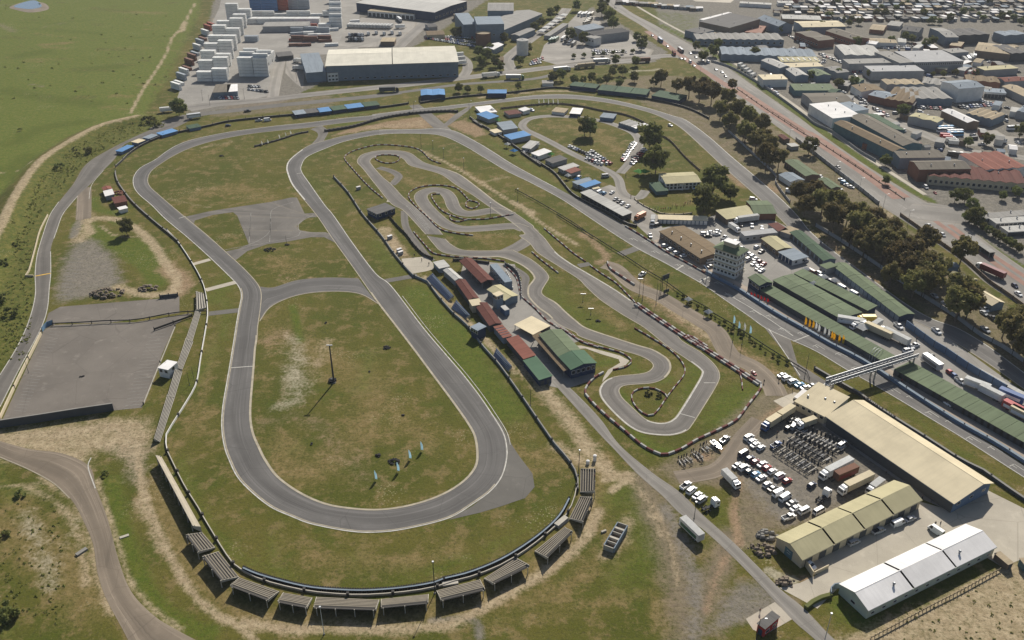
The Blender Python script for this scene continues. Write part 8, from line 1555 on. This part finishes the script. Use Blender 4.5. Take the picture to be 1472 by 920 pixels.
def tree(p, sc, lab, grp=None, kind=GUM):
 q = P(*p); k = int(p[0] * 7 + p[1] * 3) % len(kind); put(kind[k],(q.x, q.y, 0), rnd.uniform(0,6.28), lab, grp, (sc * rnd.uniform(.9,1.1), sc * rnd.uniform(.9,1.1), sc))
A_ = [(950,118, .85),(972,130, .8),(990,135,1.1),(1005,140,1.0),(1022,145,1.1),(1012,128, .8),(1045,150,1.0),(1035,165, .9),(1058,170,1.1),(1048,182, .9),(1075,178,1.0),(1092,190,1.0),(1070,200,1.0),(1085,215,1.05),(1105,222,1.0),(1100,238,1.1),(1118,238, .9),(1052,125, .6),(1068,195, .8),(1098,205, .8)]
for i, (x, y, s) in enumerate(A_): tree((x, y + 6), s, f'tall brownish gum tree, {ORD[i]} from the top in the upper grove', 'upper gum grove')
B2 = [(1148,287, .9),(1168,288,1.0),(1155,305, .85),(1180,303,1.05),(1200,305,1.0),(1215,320,1.0),(1195,325,1.1),(1232,318, .9),(1230,338,1.1),(1250,330,1.0),(1255,350,1.1),(1275,345,1.0),(1240,362,1.05),(1268,368,1.1),(1290,362,1.0),(1285,385,1.1),(1305,380,1.1),(1300,398,1.0),(1320,398,1.1),(1338,410,1.0),(1325,418,1.0),(1345,392, .9),(1378,440,1.2),(1372,455,1.1),(1388,452,1.0),(1326,360,1.0),(1378,376,1.05),(1310,420, .9),(1278,405, .85),(1220,348, .8)]
for i, (x, y, s) in enumerate(B2): tree((x, y + 8), s, f'tall olive-brown gum tree, {ORD[i]} from the top in the lower grove', 'lower gum grove')
for i, (x, y, s) in enumerate([(1455,500,1.3),(1470,520,1.2),(1440,480, .9),(1462,470, .8)]): tree((x, y + 6), s, f'big gum tree at the right edge beside the lodge parking, {ORD[i]} from the front', 'gum trees at the right edge')
tree((840,196),1.45, 'lone wide dark tree on the camp field', None, DK); put(DK[1],(*P(848,197)[:2],0),1.0, 'second crown of the wide dark tree on the camp field', None, 1.35)
for p, s, l in (((933,216),1.9, 'upper of the two big trees beside the field car rows'),((942,250),1.9, 'lower of the two big trees beside the field car rows'),((1024,282),2.0, 'large dark tree right of the clubhouse wing'),((1012,305),1.7, 'dark tree at the end of the clubhouse lawn'),((1050,288),1.0, 'round dark bush tree by the track behind the green workshop'),((1162,222),1.2, 'single tree by the boundary wall and outbuildings'),((258,166),1.3, 'dark round tree beside the white trailer at the left bend'),((183,338),1.0, 'small umbrella tree in the bright grass at the left')): tree(p, s, l, None, DK)
for i, (x, y, s) in enumerate([(700,85,1.2),(692,92,1.1),(712,92,1.1),(688,78,1.0),(705,72, .9),(720,98, .8),(726,58,1.0),(655,48, .9),(664,47, .9)]): tree((x, y + 4), s, f'dark tree {ORD[i]} of the clump by the factory entrance', 'trees by the factory entrance', DK)
for i, (x, y, s) in enumerate([(820,55,1.3),(838,60,1.2),(792,22,1.1),(778,35,1.0),(768,42,1.0),(865,20,1.5),(875,28,1.5),(882,38,1.3),(868,8,1.4),(828,12,1.2),(922,68,1.1),(925,62,1.0),(915,55, .9),(800,15, .9),(760,72, .9),(748,90, .8)]): tree((x, y + 4), s, f'dark tree {ORD[i]} of the scattered trees round the bus depot', 'trees round the bus depot', DK)
for i, (x, y, s) in enumerate([(825,118, .8),(838,118, .7),(850,116, .9),(872,118, .9),(880,107, .8),(895,106, .9),(912,115, .9),(805,113,1.0),(795,115, .9),(862,120, .7),(885,90, .9),(914,92, .9),(745,127, .7),(660,130, .8),(691,130, .6),(672,130, .6),(890,123, .8),(940,122, .9)]): tree((x, y + 3), s, f'round green tree {ORD[i]} in the loose line above the back loop stands', 'round trees above the back loop', DK)
for i in range(7): tree((825 + i * 14,84 - i * 1.2), .45, f'young kerb tree {ORD[i]} from the left along the bus depot kerb', 'young kerb trees', DK)
for i, (x, y, s) in enumerate([(1272,262, .6),(1296,165,1.0),(1272,236, .8),(1230,65,1.0),(1180,40, .9),(1205,108, .8),(1162,50, .7),(1010,85,1.0),(1025,78,1.1),(1032,66, .9),(1000,70, .9),(1340,62, .9),(1330,66, .9),(1300,56, .9),(1310,58, .8),(1280,60, .8),(1402,106, .6),(1372,106, .6),(1355,108, .6),(1340,108, .5),(1390,208, .7),(1418,206, .9),(1205,125, .9),(1250,110, .8),(1226,122, .9),(1165,112, .8),(1085,80,1.0),(1120,45, .8),(1400,320,1.1),(1395,300, .8),(1372,288, .9),(1386,288, .9),(1440,285, .6),(1460,280, .7),(1475,40, .9),(1465,195,1.1)]): tree((x, y + 3), s, f'small dark tree {ORD[i]} of the trees scattered through the industrial estate', 'trees scattered through the industrial estate', DK)
for i in range(40): tree((1172 + i * 7.7 + rnd.uniform(-3,3), rnd.uniform(2,38)), rnd.uniform(.5, .9), f'small dark tree, {ORD[i]} from the left among the packed township houses', 'township trees', DK)
for i in range(10): f = i / 9; tree((1388 + 75 * f, 318 + 45 * f), .55, f'bushy tree {ORD[i]} from the top in the hedge line beside the white carports', 'hedge line beside the carports', DK)
for i in range(24):
 f = i / 23; x = 975 + 155 * f; y = 424 + 100 * f; tree((x + rnd.uniform(-5,5), y + rnd.uniform(-3,3)), rnd.uniform(.12, .24), f'little dark shrub {ORD[i]} from the top in the planted strip between dirt road and straight', 'planted strip shrubs', DK)
for i in range(9): tree((988 + i * 4.5,262 + rnd.uniform(-3,3) + (i % 3) * 12), .2, f'small shrub {ORD[i]} on the clubhouse lawn', 'shrubs on the clubhouse lawn', DK)
SHR = []
for i in range(3):
 r = thing('bush', None, 'bush'); v, f = leafblob(200 + i, 10,40, .3,1.6,1.0, .9); MB().add(v, f).build('foliage', M['leaf_dark'], r); MB().tube((0,0,-.1),(0,0, .8), .12, .05,5).build('stem', M['bark'], r); SHR.append(proto(r))
def bush(p, s, lab, z=0, grp=None): q = P(*p, z); put(SHR[int(p[0] + p[1]) % 3],(q.x, q.y, z * .7), rnd.uniform(0,6.28), lab, grp, s)
for i, (x, y, s, l) in enumerate([(1040,125,2.6, 'largest dark bush on the bank by the left bend'),(1080,150,2.0, 'dark bush right beside the largest bush on the bank'),(615,335,1.9, 'round dark bush where the bank path joins the perimeter road'),(520,320,1.2, 'small dark bush left of the round bush at the bank path'),(540,350,1.0, 'tiny bush below the small dark bush at the bank path'),(420,440,1.9, 'dark bush beside the white stone on the bank'),(70,850,1.6, 'dark bush low on the bank'),(140,180, .9, 'small bush high on the bank')]): bush(K([(x, y)],0,150)[0], s, l, .6)
for i, (x, y, s, l) in enumerate([(20,345,1.8, 'dark bush at the left edge beside the bank'),(25,590,1.8, 'dark bush at the left edge above the bare patch'),(80,690,1.9, 'dark bush below the bare patch at the left'),(105,210,1.0, 'small bush in the middle of the bank')]): bush(K([(x, y)],0,310)[0], s, l, .3)
for i, (x, y, s) in enumerate([(20,820,2.4),(20,430,1.2),(100,240,1.2),(500,140, .8)]): bush(K([(x, y)],0,640,3.287)[0], s, f'scrubby bush {ORD[i]} on the lower left waste ground', 0, 'bushes of the waste ground')
bush(K([(1030,470)],720,470)[0],1.0, 'low scrub clump inside the pear-shaped kart ring'); bush(K([(1100,485)],720,470)[0], .9, 'scrub clump at the right inside the pear-shaped kart ring')
# low scrub on the bank and tufts on the waste ground: nobody could count it
sc = MB(); r_ = random.Random(5)
bl = [leafblob(300 + i, 5,16, .34,1.1, .4, .3) for i in range(6)]
def scatter(n, fn):
 for _ in range(n):
  p, z, s = fn(); q = P(*p, z); v, f = bl[r_.randrange(6)]; o_ = len(sc.v); s *= r_.uniform(.5,1.5)
  sc.v += [(q.x + a * s, q.y + b_ * s, q.z + c * s) for a, b_, c in v]; sc.f += [tuple(i + o_ for i in g_) for g_ in f]; sc.m += [0] * len(f)
bank = [(0,345),(15,310),(40,275),(75,240),(105,212),(150,188),(200,172),(225,172)]
def bk():
 t = r_.random() * (len(bank) - 1); i = int(t); f = t - i; a, b_ = bank[i], bank[i + 1]; x, y = a[0] + (b_[0] - a[0]) * f, a[1] + (b_[1] - a[1]) * f; u = r_.random(); return (x + u * 28 * (1 - .3 * t / 7), y + u * (24 - 2 * t)),1.6 * (1 - u),1.0
scatter(620, lambda: (*bk()[:2], .5)); scatter(300, lambda: ((r_.uniform(-5,45), r_.uniform(340,520)), .0, .5)); scatter(120, lambda: ((r_.uniform(0,92), r_.uniform(712,900)),0, .4)); scatter(45, lambda: ((r_.uniform(1290,1472), r_.uniform(850,925)),0, .35)); scatter(60, lambda: ((r_.uniform(0,240), r_.uniform(5,150)),0, .9))
o = sc.build('scrub', M['leaf_scrub']); tag(o, 'low green scrub and tufts on the bank and the waste ground', 'scrub', None, 'stuff')

# ------------------------------------------------------------------ tidy up: unused prototypes, shared labels
for r in PROTOS:
 if not r.get('_used'):
  for c in [c for c in r.children]: 
   for g_ in [g_ for g_ in c.children]: bpy.data.objects.remove(g_)
   bpy.data.objects.remove(c)
  bpy.data.objects.remove(r)
for o in SC.objects:
 if '_used' in o: del o['_used']
 if 'dims' in o: del o['dims']
# ------------------------------------------------------------------ the hazy air over the plain
hm = bpy.data.materials.new('haze'); hm.use_nodes = True; t = hm.node_tree; t.nodes.remove(t.nodes['Principled BSDF'])
v = nd(t, 'ShaderNodeVolumePrincipled'); v.inputs['Density'].default_value = 0.00006; v.inputs['Color'].default_value = (.80, .86, .95,1); v.inputs['Anisotropy'].default_value = .2
t.links.new(v.outputs[0], t.nodes['Material Output'].inputs['Volume'])
hz = MB().box(-7600,7600,-200,9600,-1.0, HC + 8).build('haze', hm); tag(hz, 'thin pale haze over the whole plain', 'haze', None, 'stuff')
